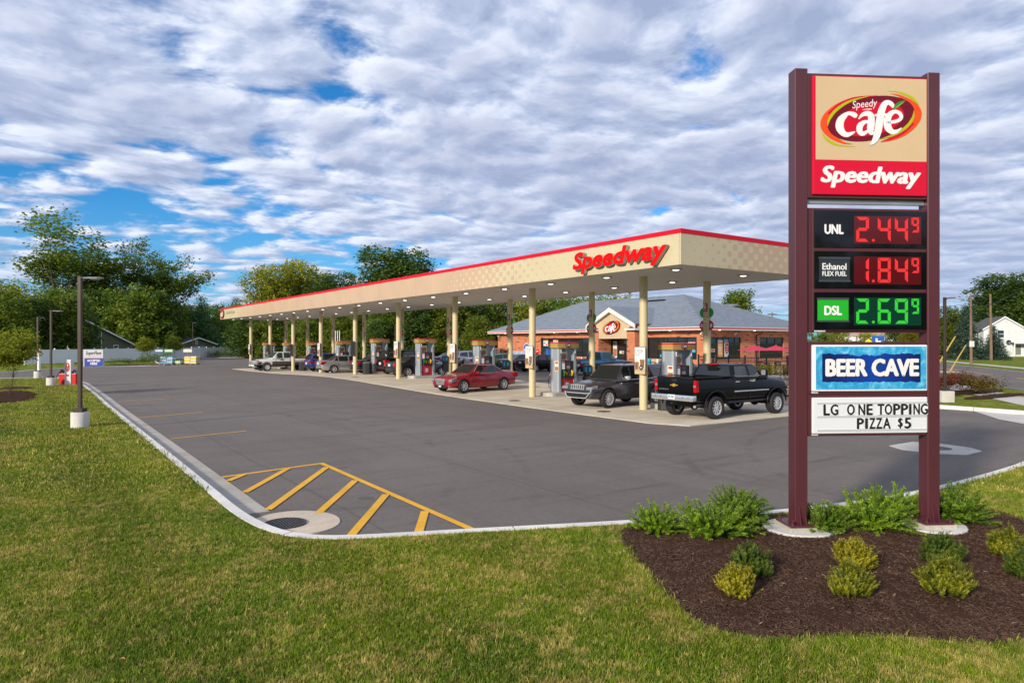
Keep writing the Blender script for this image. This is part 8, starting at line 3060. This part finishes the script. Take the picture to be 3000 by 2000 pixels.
def shrub_mat(name, lo, mid, hi):
 def fn(t, b, oc):
  at = t.n('ShaderNodeAttribute')
  at.attribute_name = 'tint'
  n = t.noise(oc, 5, 2, .5)
  f = t.m('ADD', at.outputs['Fac'], t.m('MULTIPLY', t.m('SUBTRACT', n, .5), .7), clamp=True)
  c = t.ramp(f, (.1, lo), (.5, mid), (.92, hi))
  t.inp(b.inputs['Base Color'], c)
  b.inputs['Roughness'].default_value = .55
  out = [nd for nd in t.t.nodes if nd.type == 'OUTPUT_MATERIAL'][0]
  tr = t.n('ShaderNodeBsdfTranslucent')
  t.inp(tr.inputs[0], c)
  mx = t.n('ShaderNodeMixShader')
  mx.inputs[0].default_value = .25
  t.t.links.new(b.outputs[0], mx.inputs[1])
  t.t.links.new(tr.outputs[0], mx.inputs[2])
  t.t.links.new(mx.outputs[0], out.inputs[0])
 return shader(name, fn)
JUN = shrub_mat('juniper_green', (.042, .10, .003), (.15, .28, .007), (.32, .46, .016))
JUND = shrub_mat('juniper_deep', (.030, .080, .003), (.11, .22, .007), (.25, .38, .014))
YEWG = shrub_mat('yew_gold', (.07, .075, .003), (.25, .235, .006), (.50, .42, .012))
YEWM = shrub_mat('yew_mid', (.045, .065, .004), (.16, .18, .007), (.36, .34, .012))
YEWD = shrub_mat('yew_dark', (.018, .045, .005), (.055, .11, .008), (.18, .22, .010))
J1 = spray_mesh(1, 150, .30, .62, (.05, .85), JUN)
J2 = spray_mesh(2, 150, .28, .58, (.1, 1.2), JUND)
J3 = spray_mesh(3, 150, .32, .66, (.05, .85), JUN)
jun = [((7.15, 6.72), J1, .80, 'low juniper at the left end of the mulch bed'), ((7.6, 6.13), J3, .98, 'feathery juniper left of the left sign post, in front'), ((8.42, 6.38), J2, 1.0, 'taller juniper behind, just left of the left sign post'),
       ((9.0, 5.38), J2, .80, 'dark juniper between the sign posts, beside the left post'), ((9.72, 5.05), J3, .98, 'feathery juniper between the sign posts, in front of its pair'), ((10.5, 5.22), J1, 1.02, 'juniper behind and touching the right sign post'), ((11.02, 4.58), J2, 1.02, 'big juniper right of the right sign post')]
for i, ((p, q), ms, s, lab) in enumerate(jun):
 plant('juniper_shrub', lab, 'juniper', ms, (p, q, .11), i * 1.1, (s, s, s * .86), 'junipers behind the sign', 'stems', 'sprays')
Y1, Y2, Y3 = yew_mesh(4, .185, .26, YEWG), yew_mesh(5, .19, .245, YEWM), yew_mesh(6, .185, .27, YEWD)
yew = [((6.60, 4.82), Y3, .92, 'dark green yew behind the golden one at the left of the bed'), ((5.98, 4.52), Y1, .84, 'golden yew nearest the left edge of the mulch bed'),
       ((7.78, 4.28), Y1, .94, 'golden yew in the middle of the bed, the rear one of its pair'), ((6.93, 3.85), Y2, .90, 'yellow green yew in the middle of the bed, the front one of its pair'),
       ((8.73, 3.75), Y3, .98, 'dark green yew just in front of the right footing'), ((7.80, 3.32), Y2, (1.22, 1.05, 1.0), 'wide yellow green yew in front of the dark one by the right footing'),
       ((9.75, 3.45), Y2, .95, 'yew cut by the right edge of the picture, the upper one'), ((8.98, 2.98), Y3, .9, 'yew cut by the right edge of the picture, the lower one')]
for i, ((p, q), ms, s, lab) in enumerate(yew):
 plant('yew_shrub', lab, 'yew', ms, (p, q, .115), i * 1.3, s, 'clipped yews in the mulch bed', 'stems', 'needles')
B1 = filled(51, 1.0, 1.3, LEAF_OAK, .11, 120, 10, .05, 4, .12)
B2_ = filled(52, 1.0, 1.5, LEAF_DK, .11, 130, 10, .05, 4, .13)
REDL = leaf_mat('leaf_barberry', (.06, .02, .010), (.17, .045, .020), (.34, .10, .04))
OLIVE = leaf_mat('leaf_olive', (.06, .04, .008), (.14, .09, .012), (.24, .17, .02))
BR = filled(53, .9, 1.3, REDL, .11, 260, 14, .05, 4, .12)
BO = filled(54, .9, 1.5, OLIVE, .11, 240, 14, .05, 4, .12)
BY = filled(55, .8, 1.3, LEAF_GOLD, .10, 220, 13, .05, 4, .12)
for i, (p, q, s) in enumerate([(8.3, 93.6, 1.0), (9.7, 93.2, 1.0), (11.2, 92.6, 1.15), (12.4, 93.6, 1.9), (14.6, 101, 1.4), (22.9, 133, 1.9), (24.4, 131.5, 1.4), (26.0, 131.5, 1.5), (28.0, 132.5, 1.5), (29.7, 132, 1.5), (32.0, 134.5, 1.6), (34.5, 134.5, 1.6), (36.5, 133, 1.8)]):
 plant('low_shrub', 'low green shrub in front of the white fence', 'shrub', (B1, B2_)[i % 2], (p, q, .06), i, (s, s, s * .8), 'low shrubs along the white fence')
for p, q, rx, ry in ((10.3, 91.6, 3.2, 1.7), (27, 131.5, 6.5, 1.6)):
 tag(obj('mulch_ring', mulch_bed('mulch_ring', ring(p, q, rx, ry, 5), .075, .05)), kind='structure')
plant('barberry_shrub', 'red barberry bush left of the lamp base beyond the sign', 'shrub', BR, (38.9, 16.9, .14), .3, .95)
plant('barberry_shrub', 'reddish barberry bush behind the lamp post beyond the sign', 'shrub', BR, (42.0, 17.3, .14), 1.3, 1.0)
plant('spreading_shrub', 'olive red spreading bush at the right beyond the sign', 'shrub', BO, (38.8, 14.9, .14), 1.3, 1.0)
plant('golden_shrub', 'yellow green bush in front of the patio railing', 'shrub', BY, (40.7, 28.6, .24), .3, 1.15)
plant('orange_shrub', 'orange brown bush in front of the patio railing by the sign post', 'shrub', BO, (42.0, 27.2, .24), .3, 1.1)
# ================================================================ LAMPS, FENCE, HOUSES, SIGNS, POLES
LPOLE = mat('lamp_bronze', (0.060, 0.042, 0.034), 0.42, 0.3, var=.1, vscale=2)
LHEAD = mat('lamp_head_grey', (0.20, 0.19, 0.185), 0.5, 0.2)
LLENS = mat('lamp_lens', (0.85, 0.85, 0.82), 0.3)
LBASE = shader('lamp_base_concrete', concrete_fn((0.60, 0.58, 0.53), (0.42, 0.37, 0.28), 0.6))
def lamp(label, loc, rz, h=4.55, square=False):
 t_ = thing('street_lamp', label, 'lamp post', loc, rz, 'lamp posts round the lot')
 m_ = MB()
 if square:
  m_.box(-.27, .27, -.27, .27, -.1, .48)
  obj('concrete_base', m_.data('concrete_base', LBASE, bevel=.02), t_)
 else:
  m_.lathe([(.001, .50), (.235, .50), (.25, .485), (.25, -.1)], 28)
  obj('concrete_base', m_.data('concrete_base', LBASE, smooth=True, angle=50), t_)
 m_ = MB()
 m_.box(-.14, .14, -.14, .14, .50, .625)
 obj('base_cover', m_.data('base_cover', LPOLE, bevel=.008, segs=1), t_)
 m_ = MB()
 m_.box(-.052, .052, -.052, .052, .55, h)
 obj('pole', m_.data('pole', LPOLE, bevel=.008, segs=1), t_)
 m_ = MB()
 m_.tube([(.05, 0, h - .07), (.16, 0, h - .06)], [.05, .04], 8)
 obj('arm', m_, t_, mats=LPOLE)
 m_ = MB()
 pts = [(.12, -.05), (.30, -.13), (.56, -.12), (.68, -.06), (.68, .06), (.56, .12), (.30, .13), (.12, .05)]
 m_.prism(pts, h - .085, h - .03)
 hd = obj('lamp_head', m_.data('lamp_head', LHEAD, bevel=.02), t_)
 m_ = MB()
 m_.prism([(.32, -.10), (.55, -.09), (.60, 0), (.55, .09), (.32, .10)], h - .095, h - .0855)
 obj('lens', m_, hd, mats=LLENS)
 return t_
lamp('tallest brown lamp post on a round concrete base, nearest on the left lawn', (1.28, 24.76, .09), R(-32), 4.62)
lamp('brown lamp post on a round concrete base, second along the left kerb', (1.1, 49.86, .09), R(-30), 4.55)
lamp('brown lamp post by the side driveway, third along the left kerb', (.55, 61.6, .09), R(55), 4.5)
lamp('brown lamp post by the white fence in front of the low garage', (23.6, 131.6, .0), R(-30), 6.2)
lamp('lamp post behind the canopy, seen between the columns', (34.7, 73.3, gz(34.7, 73.3)), R(-60), 4.55)
lamp('brown lamp post on a square concrete block among red bushes', (32.7, 13.96, .12), R(-125), 4.55, True)
VINYL = mat('vinyl_white', (0.85, 0.86, 0.89), 0.45, var=.03, vscale=.6)
wf = thing('white_fence', 'long white panel fence along the far edge of the lot', 'fence', (0, 0, 0))
FA, FB = Vector((-.4, 100.2, 0)), Vector((33.4, 140.1, 0))
fl = (FB - FA).length
fd = (FB - FA).normalized()
fa = math.atan2(fd.y, fd.x)
nf = 22
pan = MB()
pan.box(.07, fl / nf - .07, -.02, .02, .08, 1.72)
for k in range(12):
 x = .12 + (fl / nf - .24) * k / 12
 pan.box(x, x + (fl / nf - .24) / 12 - .012, -.028, -.0201, .22, 1.62)
pan.box(.07, fl / nf - .07, -.035, .035, 1.64, 1.78)
pan.box(.07, fl / nf - .07, -.035, .035, .06, .20)
panme = pan.data('fence_panel', VINYL)
pst = MB()
pst.box(-.07, .07, -.07, .07, -.1, 1.86)
pst.mesh([(-.085, -.085, 1.86), (.085, -.085, 1.86), (.085, .085, 1.86), (-.085, .085, 1.86), (0, 0, 1.95)], [(0, 1, 4), (1, 2, 4), (2, 3, 4), (3, 0, 4), (3, 2, 1, 0)])
pstme = pst.data('post', VINYL)
for k in range(nf + 1):
 p = FA + fd * fl * k / nf
 obj('post', pstme, wf, (p.x, p.y, .04), (0, 0, fa))
 if k < nf:
  obj('fence_panel', panme, wf, (p.x, p.y, .04), (0, 0, fa))
sf = thing('fleet_sign', 'grey and blue fleet sign reading accepted here in front of the white fence', 'sign', (5.93, 89.2, .05), R(-34.9))
m_ = MB()
m_.box(-1.12, 1.06, -.10, .10, 0.0, 1.84)
obj('sign_box', m_.data('sign_box', mat('sign_silver', (.52, .52, .55), .45), bevel=.02), sf)
m_ = MB()
m_.box(-1.0, 1.04, -.112, -.101, .02, .90)
obj('blue_panel', m_, sf, mats=mat('fleet_blue', (.006, .035, .30), .4))
m_ = MB()
m_.box(-1.0, 1.04, -.113, -.101, .92, .955)
obj('red_line', m_, sf, mats=REDP)
put('lettering', text('SuperFleet', BLACK, width=1.75, height=.52, bold=.02, shear=.25), FACE_Q, sf, (-.85, -.114, 1.18))
m_ = MB()
m_.box(-.8, .95, -.1135, -.101, 1.10, 1.13)
obj('red_line', m_, sf, mats=REDP)
put('lettering', text('ACCEPTED', WHITE, width=1.42, height=.24, bold=.04), FACE_Q, sf, (-.68, -.114, .53))
put('lettering', text('HERE', WHITE, width=.74, height=.24, bold=.04), FACE_Q, sf, (-.33, -.114, .20))
am = thing('air_machine', 'red and white tyre air machine on a small pad by the left kerb', 'air machine', (2.02, 50.2, .1), R(-34.9))
m_ = MB()
m_.box(-.95, .65, -.3, .6, -.05, .05)
obj('pad', m_, am, mats=WALK)
m_ = MB()
m_.box(-.52, -.14, -.16, .2, .05, .70)
m_.box(.20, .52, -.16, .2, .05, .70)
obj('red_cabinet', m_.data('red_cabinet', mat('machine_red', (.55, .010, .012), .35), bevel=.02), am)
m_ = MB()
m_.box(-.14, .24, -.2, .12, .05, 1.55)
obj('white_column', m_.data('white_column', mat('machine_white', (.66, .65, .64), .4), bevel=.02), am)
m_ = MB()
m_.prism([(.05 + .12 * math.cos(k * .2618), 1.1 + .26 * math.sin(k * .2618)) for k in range(24)], -.213, -.2005, 'y')
ob_ = obj('badge', m_, am, mats=RED2)
m_ = MB()
m_.tube([(-.01, -.218, .98), (.05, -.218, 1.14), (.11, -.218, .98)], .018, 4)
m_.lathe([(.001, -.004), (.045, 0)], 12, 'y', (.05, -.216, 1.22))
obj('badge_print', m_, ob_, mats=WHITE)
m_ = MB()
m_.box(-.02, .12, -.210, -.2005, .55, .66)
obj('label', m_, am, mats=RED2)
m_ = MB()
m_.tube([(-.5, -.05, .75), (-.35, -.12, .95), (-.2, -.05, .85), (-.35, .05, .78), (-.5, -.02, .9)], .045, 6)
m_.tube([(.25, -.05, .75), (.4, -.12, .92), (.5, -.05, .8)], .045, 6)
m_.tube([(-.5, -.1, .8), (-.75, -.1, .4), (-.8, 0, .08)], .02, 6)
obj('hose', m_.data('hose', HOSE, smooth=True), am)
m_ = MB()
m_.cyl(-.08, .0, 1.5, 2.4, .03, 8)
obj('mast', m_, am, mats=STEEL)
mk_ = thing('marker_tube', 'white plastic tube with an orange top standing against the third lamp post', 'tube', (.62, 61.2, .55), 0)
m_ = MB()
m_.tube([(0, 0, .12), (0, 0, 1.2), (-.05, 0, 1.42)], [.11, .09, .07], 10)
obj('tube', m_.data('tube', VINYL, smooth=True), mk_)
m_ = MB()
m_.tube([(-.05, 0, 1.42), (-.07, 0, 1.6)], .12, 10)
obj('cap', m_, mk_, mats=mat('orange_cap', (.75, .08, .02), .5))
PALW = mat('pallet_wood', (.28, .19, .11), .85, var=.3, vscale=6)
for i, (p, q, lab, c1_, c2_) in enumerate([(13.9, 92.9, 'pallet stacked with pale blue and white bags by the white fence', (.50, .62, .72), (.10, .36, .55)), (15.0, 92.5, 'low pallet of green and white bags beside the blue bags', (.30, .52, .10), (.7, .72, .7)), (16.4, 92.0, 'pallet stacked with yellow and white bags by the white fence', (.72, .56, .10), (.72, .70, .62))]):
 t_ = thing('bag_pallet', lab, 'pallet of bags', (p, q, 0), R(-35))
 wd = 1.5 if i != 1 else .9
 m_ = MB()
 for k in range(5):
  m_.box(-wd / 2, wd / 2, -.5 + k * .22, -.5 + k * .22 + .14, .10, .13)
 for x in (-wd / 2, 0, wd / 2 - .1):
  m_.box(x, x + .1, -.5, .52, 0, .10)
 obj('pallet', m_, t_, mats=PALW)
 ma = mat(['bag_blue', 'bag_green', 'bag_yellow'][i], c1_, .5, var=.25, vscale=6)
 mb_ = mat(['bag_blue_print', 'bag_green_print', 'bag_yellow_print'][i], c2_, .5, var=.2, vscale=6)
 for r_ in range(7 if i != 1 else 3):
  for c_ in range(2 if i != 1 else 1):
   x0 = -wd / 2 + .02 + c_ * wd / 2
   m_ = MB()
   m_.box(x0, x0 + wd / (2 if i != 1 else 1) - .04, -.48 + rt.uniform(-.03, .03), .48, .13 + r_ * .125, .13 + r_ * .125 + .118)
   obj('bag', m_.data('bag', mb_ if (r_ + c_) % 3 == 1 else ma, bevel=.035), t_)
for i, (p, q, c_, lab) in enumerate([(13.6, 97.8, (.02, .14, .36), 'small blue notice on a post behind the blue bags'), (14.6, 97.1, (.10, .40, .06), 'small green notice on a post behind the bagged goods'), (16.8, 97.0, (.70, .62, .40), 'small yellow notice on a post behind the yellow bags')]):
 t_ = thing('notice_post', lab, 'notice', (p, q, .0), R(-34.9))
 m_ = MB()
 m_.cyl(0, 0, 0, 1.75, .025, 8)
 obj('post', m_, t_, mats=STEEL)
 m_ = MB()
 m_.box(-.55, .55, -.05, -.02, 1.45, 1.85)
 pl_ = obj('notice_board', m_, t_, mats=mat(['notice_blue', 'notice_green', 'notice_yellow'][i], c_, .5))
 m_ = MB()
 m_.box(-.45, .45, -.056, -.051, 1.55, 1.75)
 obj('notice_print', m_, pl_, mats=PW)
def siding_fn(col, pitch=.18):
 def fn(t, b, oc):
  z = t.sep(oc)[2]
  f = t.m('FRACT', t.m('DIVIDE', z, pitch))
  c = t.mix(t.ramp(f, (.0, .75), (.10, .0)), col, tuple(x * .45 for x in col))
  n = t.noise(oc, 1.0, 3, .6)
  c = t.mix(1.0, c, t.ramp(n, (.3, .9), (.7, 1.06)), 'MULTIPLY')
  t.inp(b.inputs['Base Color'], c)
  b.inputs['Roughness'].default_value = .7
  add_bump(t, b, f, .5, .02)
 return fn
SIDG = shader('green_siding', siding_fn((.115, .125, .070)))
SIDW = shader('white_siding', siding_fn((.66, .68, .70), .22))
ROOFD = shader('dark_shingle', shingle_fn((.07, .07, .072), (.10, .10, .10), (.12, .11, .10)))
def gable_house(name, label, loc, rz, W_, D_, he, hr, wall, roofm, wins=(), over=.35, asym=0.0, trim=None):
 trim = trim or VINYL
 """gable faces -y; W_ along x, D_ along y"""
 t_ = thing(name, label, 'house', loc, rz)
 ax = W_ / 2 * asym
 m_ = MB()
 m_.prism([(-W_ / 2, -.2), (W_ / 2, -.2), (W_ / 2, he), (ax, hr), (-W_ / 2, he)], 0, D_, 'y')
 obj('wall', m_, t_, mats=wall)
 for s in (-1, 1):
  xe = s * (W_ / 2 + over)
  sl_ = (hr - he) / (W_ / 2 - s * ax)
  ze = he - sl_ * over
  m_ = MB()
  m_.prism([(xe, ze + .03), (xe, ze + .20), (ax, hr + .22), (ax, hr + .05)], -over, D_ + over, 'y')
  obj('roof', m_, t_, mats=roofm)
  m_ = MB()
  m_.prism([(xe, ze - .04), (xe, ze + .16), (ax, hr + .17), (ax, hr - .05)], -over - .06, -over - .005, 'y')
  obj('barge_board', m_, t_, mats=trim)
  m_ = MB()
  xc = s * W_ / 2
  m_.box(min(xc, xc + s * .03), max(xc, xc + s * .03), -.03, .10, 0, he)
  obj('corner_board', m_, t_, mats=trim)
 for (x, z, w_, h_) in wins:
  m_ = MB()
  m_.box(x - w_ / 2 - .1, x + w_ / 2 + .1, -.06, -.002, z - .1, z + h_ + .1)
  w2 = obj('window', m_, t_, mats=trim)
  m_ = MB()
  m_.box(x - w_ / 2, x + w_ / 2, -.075, -.061, z, z + h_)
  obj('pane', m_, w2, mats=PANE)
  m_ = MB()
  m_.box(x - w_ / 2, x + w_ / 2, -.085, -.0755, z + h_ * .5 - .03, z + h_ * .5 + .03)
  obj('glazing_bar', m_, w2, mats=trim)
 return t_
gh = gable_house('green_house', 'dark green sided house with a long sloping roof behind the white fence', (7.5, 121.9, 0), R(49.7), 19.5, 6, 2.4, 5.9, SIDG, ROOFD, ((6.0, 1.2, 1.0, 1.0), (-1.2, 1.0, 1.0, 1.0)), asym=-.12)
m_ = MB()
m_.box(2.55, 2.68, -.05, .05, 0, 4.35)
obj('corner_board', m_, gh, mats=TRIMW)
m_ = MB()
m_.prism([(-9.7, 2.3), (-5.0, 2.3), (-5.0, 2.45), (-9.7, 2.45)], -2.0, -.01, 'y')
obj('porch_roof', m_, gh, mats=TRIMW)
for x in (-9.6, -5.15):
 m_ = MB()
 m_.box(x - .07, x + .07, -1.9, -1.76, -.1, 2.3)
 obj('porch_post', m_, gh, mats=TRIMW)
ga = gable_house('low_garage', 'low green garage with a pale gable edge behind the fence at centre left', (26.0, 140.7, 0), R(49.7), 13, 6, 2.3, 3.5, SIDG, ROOFD, ((-.3, 2.5, .6, .5),))
m_ = MB()
m_.box(-1.6, 2.6, -.05, -.003, 0, 2.05)
obj('garage_door', m_, ga, mats=mat('garage_door', (.35, .36, .36), .6))
wh = gable_house('white_house', 'white two storey clapboard house beyond the road at the right edge', (147.8, 52.9, 0), R(-52), 6.6, 9, 5.2, 7.35, SIDW, ROOFD, ((-.6, 3.6, .95, 1.35), (-1.5, .95, 1.0, 1.4)), .3)
m_ = MB()
m_.prism([(-4.2, -.2), (4.0, -.2), (4.0, 4.9), (-4.2, 4.9)], 0, 7.0, 'y')
w2 = obj('side_wing', m_, wh, (-7.3, 2.2, 0), mats=SIDW)
m_ = MB()
m_.prism([(2.0 - .4, 4.7), (2.0 - .4, 4.9), (5.4, 6.7), (5.4, 6.5)], -11.6, -3.2, 'x')
obj('roof', m_, wh, mats=ROOFD)
m_ = MB()
m_.prism([(5.4, 6.5), (5.4, 6.7), (9.4, 4.9), (9.4, 4.7)], -11.6, -3.2, 'x')
obj('roof', m_, wh, mats=ROOFD)
for x in (-5.0, -9.0):
 m_ = MB()
 m_.box(x - .55, x + .55, 2.13, 2.198, 3.2, 4.6)
 w3 = obj('window', m_, wh, mats=TRIMW)
 m_ = MB()
 m_.box(x - .42, x + .42, 2.11, 2.129, 3.3, 4.5)
 obj('pane', m_, w3, mats=PANE)
m_ = MB()
m_.mesh([(-8.2, .3, 2.5), (-4.0, .3, 2.5), (-4.0, 2.19, 3.7), (-8.2, 2.19, 3.7), (-8.2, .3, 2.3), (-4.0, .3, 2.3), (-4.0, 2.19, 2.3), (-8.2, 2.19, 2.3)], [(0, 1, 2, 3), (4, 7, 6, 5), (0, 4, 5, 1), (1, 5, 6, 2), (2, 6, 7, 3), (3, 7, 4, 0)])
obj('porch_roof', m_, wh, mats=ROOFD)
for x in (-8.1, -6.1, -4.1):
 m_ = MB()
 m_.box(x - .07, x + .07, .35, .49, -.1, 2.3)
 obj('porch_post', m_, wh, mats=TRIMW)
m_ = MB()
m_.box(-6.0, -5.0, 2.1, 2.199, 0, 2.2)
obj('porch_door', m_, wh, mats=PANE)
m_ = MB()
m_.box(.9, 7.5, -1.8, -.01, 2.55, 2.72)
obj('porch_roof', m_, wh, mats=ROOFD)
m_ = MB()
m_.box(.9, 7.5, -1.85, -1.805, 2.50, 2.75)
obj('porch_fascia', m_, wh, mats=TRIMW)
for x in (1.0, 4.3, 7.4):
 m_ = MB()
 m_.box(x - .08, x + .08, -1.78, -1.62, -.1, 2.55)
 obj('porch_post', m_, wh, mats=TRIMW)
m_ = MB()
m_.box(1.6, 2.7, -.09, -.002, .3, 2.4)
d_ = obj('front_door', m_, wh, mats=TRIMW)
m_ = MB()
m_.box(1.75, 2.55, -.11, -.091, .45, 2.25)
obj('pane', m_, d_, mats=mat('door_glass', (.18, .2, .19), .2))
m_ = MB()
m_.box(3.303, 8.0, .5, 7, -.2, 4.3)
obj('side_wing', m_, wh, mats=SIDW)
m_ = MB()
m_.box(3.1, 8.2, .3, 7.2, 4.3, 4.55)
obj('roof', m_, wh, mats=ROOFD)
m_ = MB()
m_.lathe([(.001, 0), (.3, -.05), (.42, -.16)], 16, 'y', (.55, -.2, 2.75))
obj('dish', m_.data('dish', mat('dish_grey', (.05, .06, .08), .4), smooth=True), wh)
WOODP = mat('pole_wood', (.20, .13, .085), .9, var=.25, vscale=3)
WIRE = mat('wire_black', (.012, .012, .013), .6)
YGUARD = mat('guy_guard_yellow', (.80, .48, .01), .5)
p1 = thing('utility_pole', 'wooden utility pole with guy wires and yellow guards, nearest beside the road', 'utility pole', (92.6, 36.6, .13))
m_ = MB()
m_.tube([(0, 0, -.2), (.15, .1, 8.3)], [.17, .11], 10)
obj('pole', m_.data('pole', WOODP, smooth=True), p1)
m_ = MB()
m_.box(-.25, .25, -.22, -.18, 2.05, 2.75)
obj('notice', m_, p1, (0, 0, 0), (0, 0, R(-50)), mats=PW)
for i, (z, e) in enumerate(((6.4, (-51.1, -17.8)), (3.3, (-50.3, -18.3)))):
 gd = Vector((e[0], e[1], -z)).normalized()
 m_ = MB()
 m_.tube([(.1, .05, z), (e[0], e[1], 0)], .018, 5)
 gw_ = obj('guy_wire', m_, p1, mats=WIRE)
 m_ = MB()
 g0 = Vector((.1, .05, z)).lerp(Vector((e[0], e[1], 0)), .52 if i == 0 else .31)
 g1 = Vector((e[0], e[1], 0))
 m_.tube([tuple(g0), tuple(g1)], .055, 6)
 obj('guy_guard', m_, gw_, mats=YGUARD)
p2 = thing('utility_pole', 'wooden utility pole in front of the white house', 'utility pole', (112.8, 42.0, .1))
m_ = MB()
m_.tube([(0, 0, -.2), (-.1, .1, 9.5)], [.2, .13], 10)
obj('pole', m_.data('pole', WOODP, smooth=True), p2)
p3 = thing('utility_pole', 'distant utility pole with a cross arm above the store roof', 'utility pole', (132, 90.8, 0))
m_ = MB()
m_.tube([(0, 0, -.2), (0, 0, 9.2)], [.2, .14], 8)
obj('pole', m_, p3, mats=WOODP)
m_ = MB()
m_.box(-1.0, 1.0, -.08, .08, 8.75, 8.95)
obj('cross_arm', m_, p3, (0, 0, 0), (0, 0, R(-35)), mats=WOODP)
def wire(a, b2, sag, r, label):
 a, b2 = Vector(a), Vector(b2)
 pts = []
 for k in range(13):
  f = k / 12
  p = a.lerp(b2, f)
  p.z -= sag * 4 * f * (1 - f)
  pts.append(tuple(p))
 m_ = MB()
 m_.tube(pts, r, 5)
 tag(obj('overhead_wire', m_, mats=WIRE), label, 'wire', 'overhead wires along the road')
A1, A2, A3 = (92.75, 36.7, 7.0), (112.7, 42.1, 8.0), (132, 90.8, 8.7)
wire(A1, (63.0, 21.5, 6.7), .4, .035, 'thick overhead wire from the nearest utility pole past the price sign')
wire(A1, (150, 62, 7.6), .5, .035, 'thick overhead wire from the nearest utility pole towards the white house')
wire((92.75, 36.7, 5.6), (72, 50, 6.0), .3, .02, 'thin overhead wire from the nearest utility pole towards the store')
wire(A2, (150, 38, 9.0), .4, .03, 'overhead wire leaving the right edge from the pole by the white house')
wire(A3, (112.7, 42.1, 8.6), .8, .03, 'overhead wire from the distant cross arm pole over the store')
wire(A3, (60, 118, 8.2), 1.0, .025, 'overhead wire from the distant cross arm pole behind the store roof')
vp = thing('vent_pipes', 'four slim white vent pipes standing beyond the yellow panelled pump', 'vent pipes', (36.4, 96.4, 0))
for k in range(4):
 m_ = MB()
 m_.cyl((k - 1.5) * .24, -(k - 1.5) * .17, 0, 4.4, .05, 8)
 obj('pipe', m_, vp, mats=VINYL)
m_ = MB()
m_.tube([(-.5, .35, .6), (.5, -.35, .6)], .04, 5)
obj('clamp_bar', m_, vp, mats=STEEL)
tb = thing('tan_building', 'low tan building with a white awning across the road, seen through the sign gap', 'building', (104, 54, 0), R(-50))
m_ = MB()
m_.box(-6, 6, 0, 8, -.1, 5.2)
obj('wall', m_, tb, mats=mat('tan_render', (.30, .24, .20), .8))
m_ = MB()
m_.box(-4.6, 4.2, -1.4, -.01, 2.9, 3.5)
obj('awning', m_, tb, mats=VINYL)
m_ = MB()
m_.box(-6.3, 6.3, -.3, 8.3, 5.2, 5.5)
obj('roof', m_, tb, mats=ROOFD)
for x in (-3.2, 0, 3):
 m_ = MB()
 m_.box(x - 1, x + 1, -.05, -.002, .8, 2.6)
 obj('window', m_, tb, mats=PANE)
ys = thing('warning_sign', 'yellow diamond warning sign seen in the gap of the price sign', 'road sign', (69, 36.5, .1), R(-50))
m_ = MB()
m_.cyl(0, 0, 0, 2.6, .04, 6)
obj('post', m_, ys, mats=STEEL)
m_ = MB()
m_.prism([(0, 2.0), (.5, 2.5), (0, 3.0), (-.5, 2.5)], -.06, -.042, 'y')
fc_ = obj('sign_plate', m_, ys, mats=mat('sign_yellow', (.80, .62, .01), .4))
m_ = MB()
m_.box(-.03, .03, -.066, -.0605, 2.35, 2.65)
m_.box(-.12, .12, -.0655, -.0605, 2.56, 2.62)
obj('sign_print', m_, fc_, mats=BLACK)
bs_ = thing('shop_sign', 'small blue and white roadside sign seen in the gap of the price sign', 'sign', (83.5, 43, .1), R(-50))
m_ = MB()
m_.cyl(0, 0, 0, 2.4, .06, 6)
obj('post', m_, bs_, mats=STEEL)
m_ = MB()
m_.box(-.65, .65, -.1, .1, 2.0, 3.4)
pb = obj('sign_box', m_, bs_, mats=mat('shop_blue', (.01, .10, .38), .4))
m_ = MB()
m_.prism([(-.3, 3.1), (-.1, 3.1), (-.1, 2.8), (.3, 2.8), (.3, 2.65), (-.3, 2.65)], -.115, -.1005, 'y')
obj('sign_print', m_, pb, mats=WHITE)
LIT = mat('dry_leaf', (.42, .20, .07), .8, var=.3, vscale=20)
for i, (p, q) in enumerate([(2.1, 6.2), (3.3, 5.2), (1.2, 8.9), (4.1, 6.9), (5.0, 7.2), (.6, 6.4), (3.8, 3.9), (2.9, 7.9)]):
 m_ = MB()
 a = i * 1.1
 m_.mesh([(0, 0, 0), (.03, .012, .012), (.06, 0, .004), (.03, -.014, .014)], [(0, 1, 2), (0, 2, 3)])
 tag(obj('fallen_leaf', m_, loc=(p, q, .155), rot=(.1, .1, a), mats=LIT), 'dry fallen leaf on the mown lawn', 'leaf', 'fallen leaves on the lawn')
ORD = ['leftmost', 'second from the left', 'third from the left', 'fourth from the left', 'fifth from the left', 'sixth from the left', 'seventh from the left', 'eighth from the left', 'ninth from the left', 'tenth from the left', 'eleventh from the left', 'twelfth from the left',
       'thirteenth from the left', 'fourteenth from the left', 'fifteenth from the left', 'sixteenth from the left', 'seventeenth from the left', 'eighteenth from the left', 'nineteenth from the left', 'twentieth from the left']
_by = {}
for o in COL.objects:
 if o.parent is None and o.get('label') and not o.get('kind'):
  _by.setdefault(o['label'], []).append(o)
for lab, lst in _by.items():
 if len(lst) > 1 and 'mirrored' not in lab:
  lst.sort(key=lambda o: (o.location.x * .82 - o.location.y * .572) / max(.1, o.location.x * .572 + o.location.y * .82))
  for o, w_ in zip(lst, ORD):
   o['label'] = lab + ', ' + w_
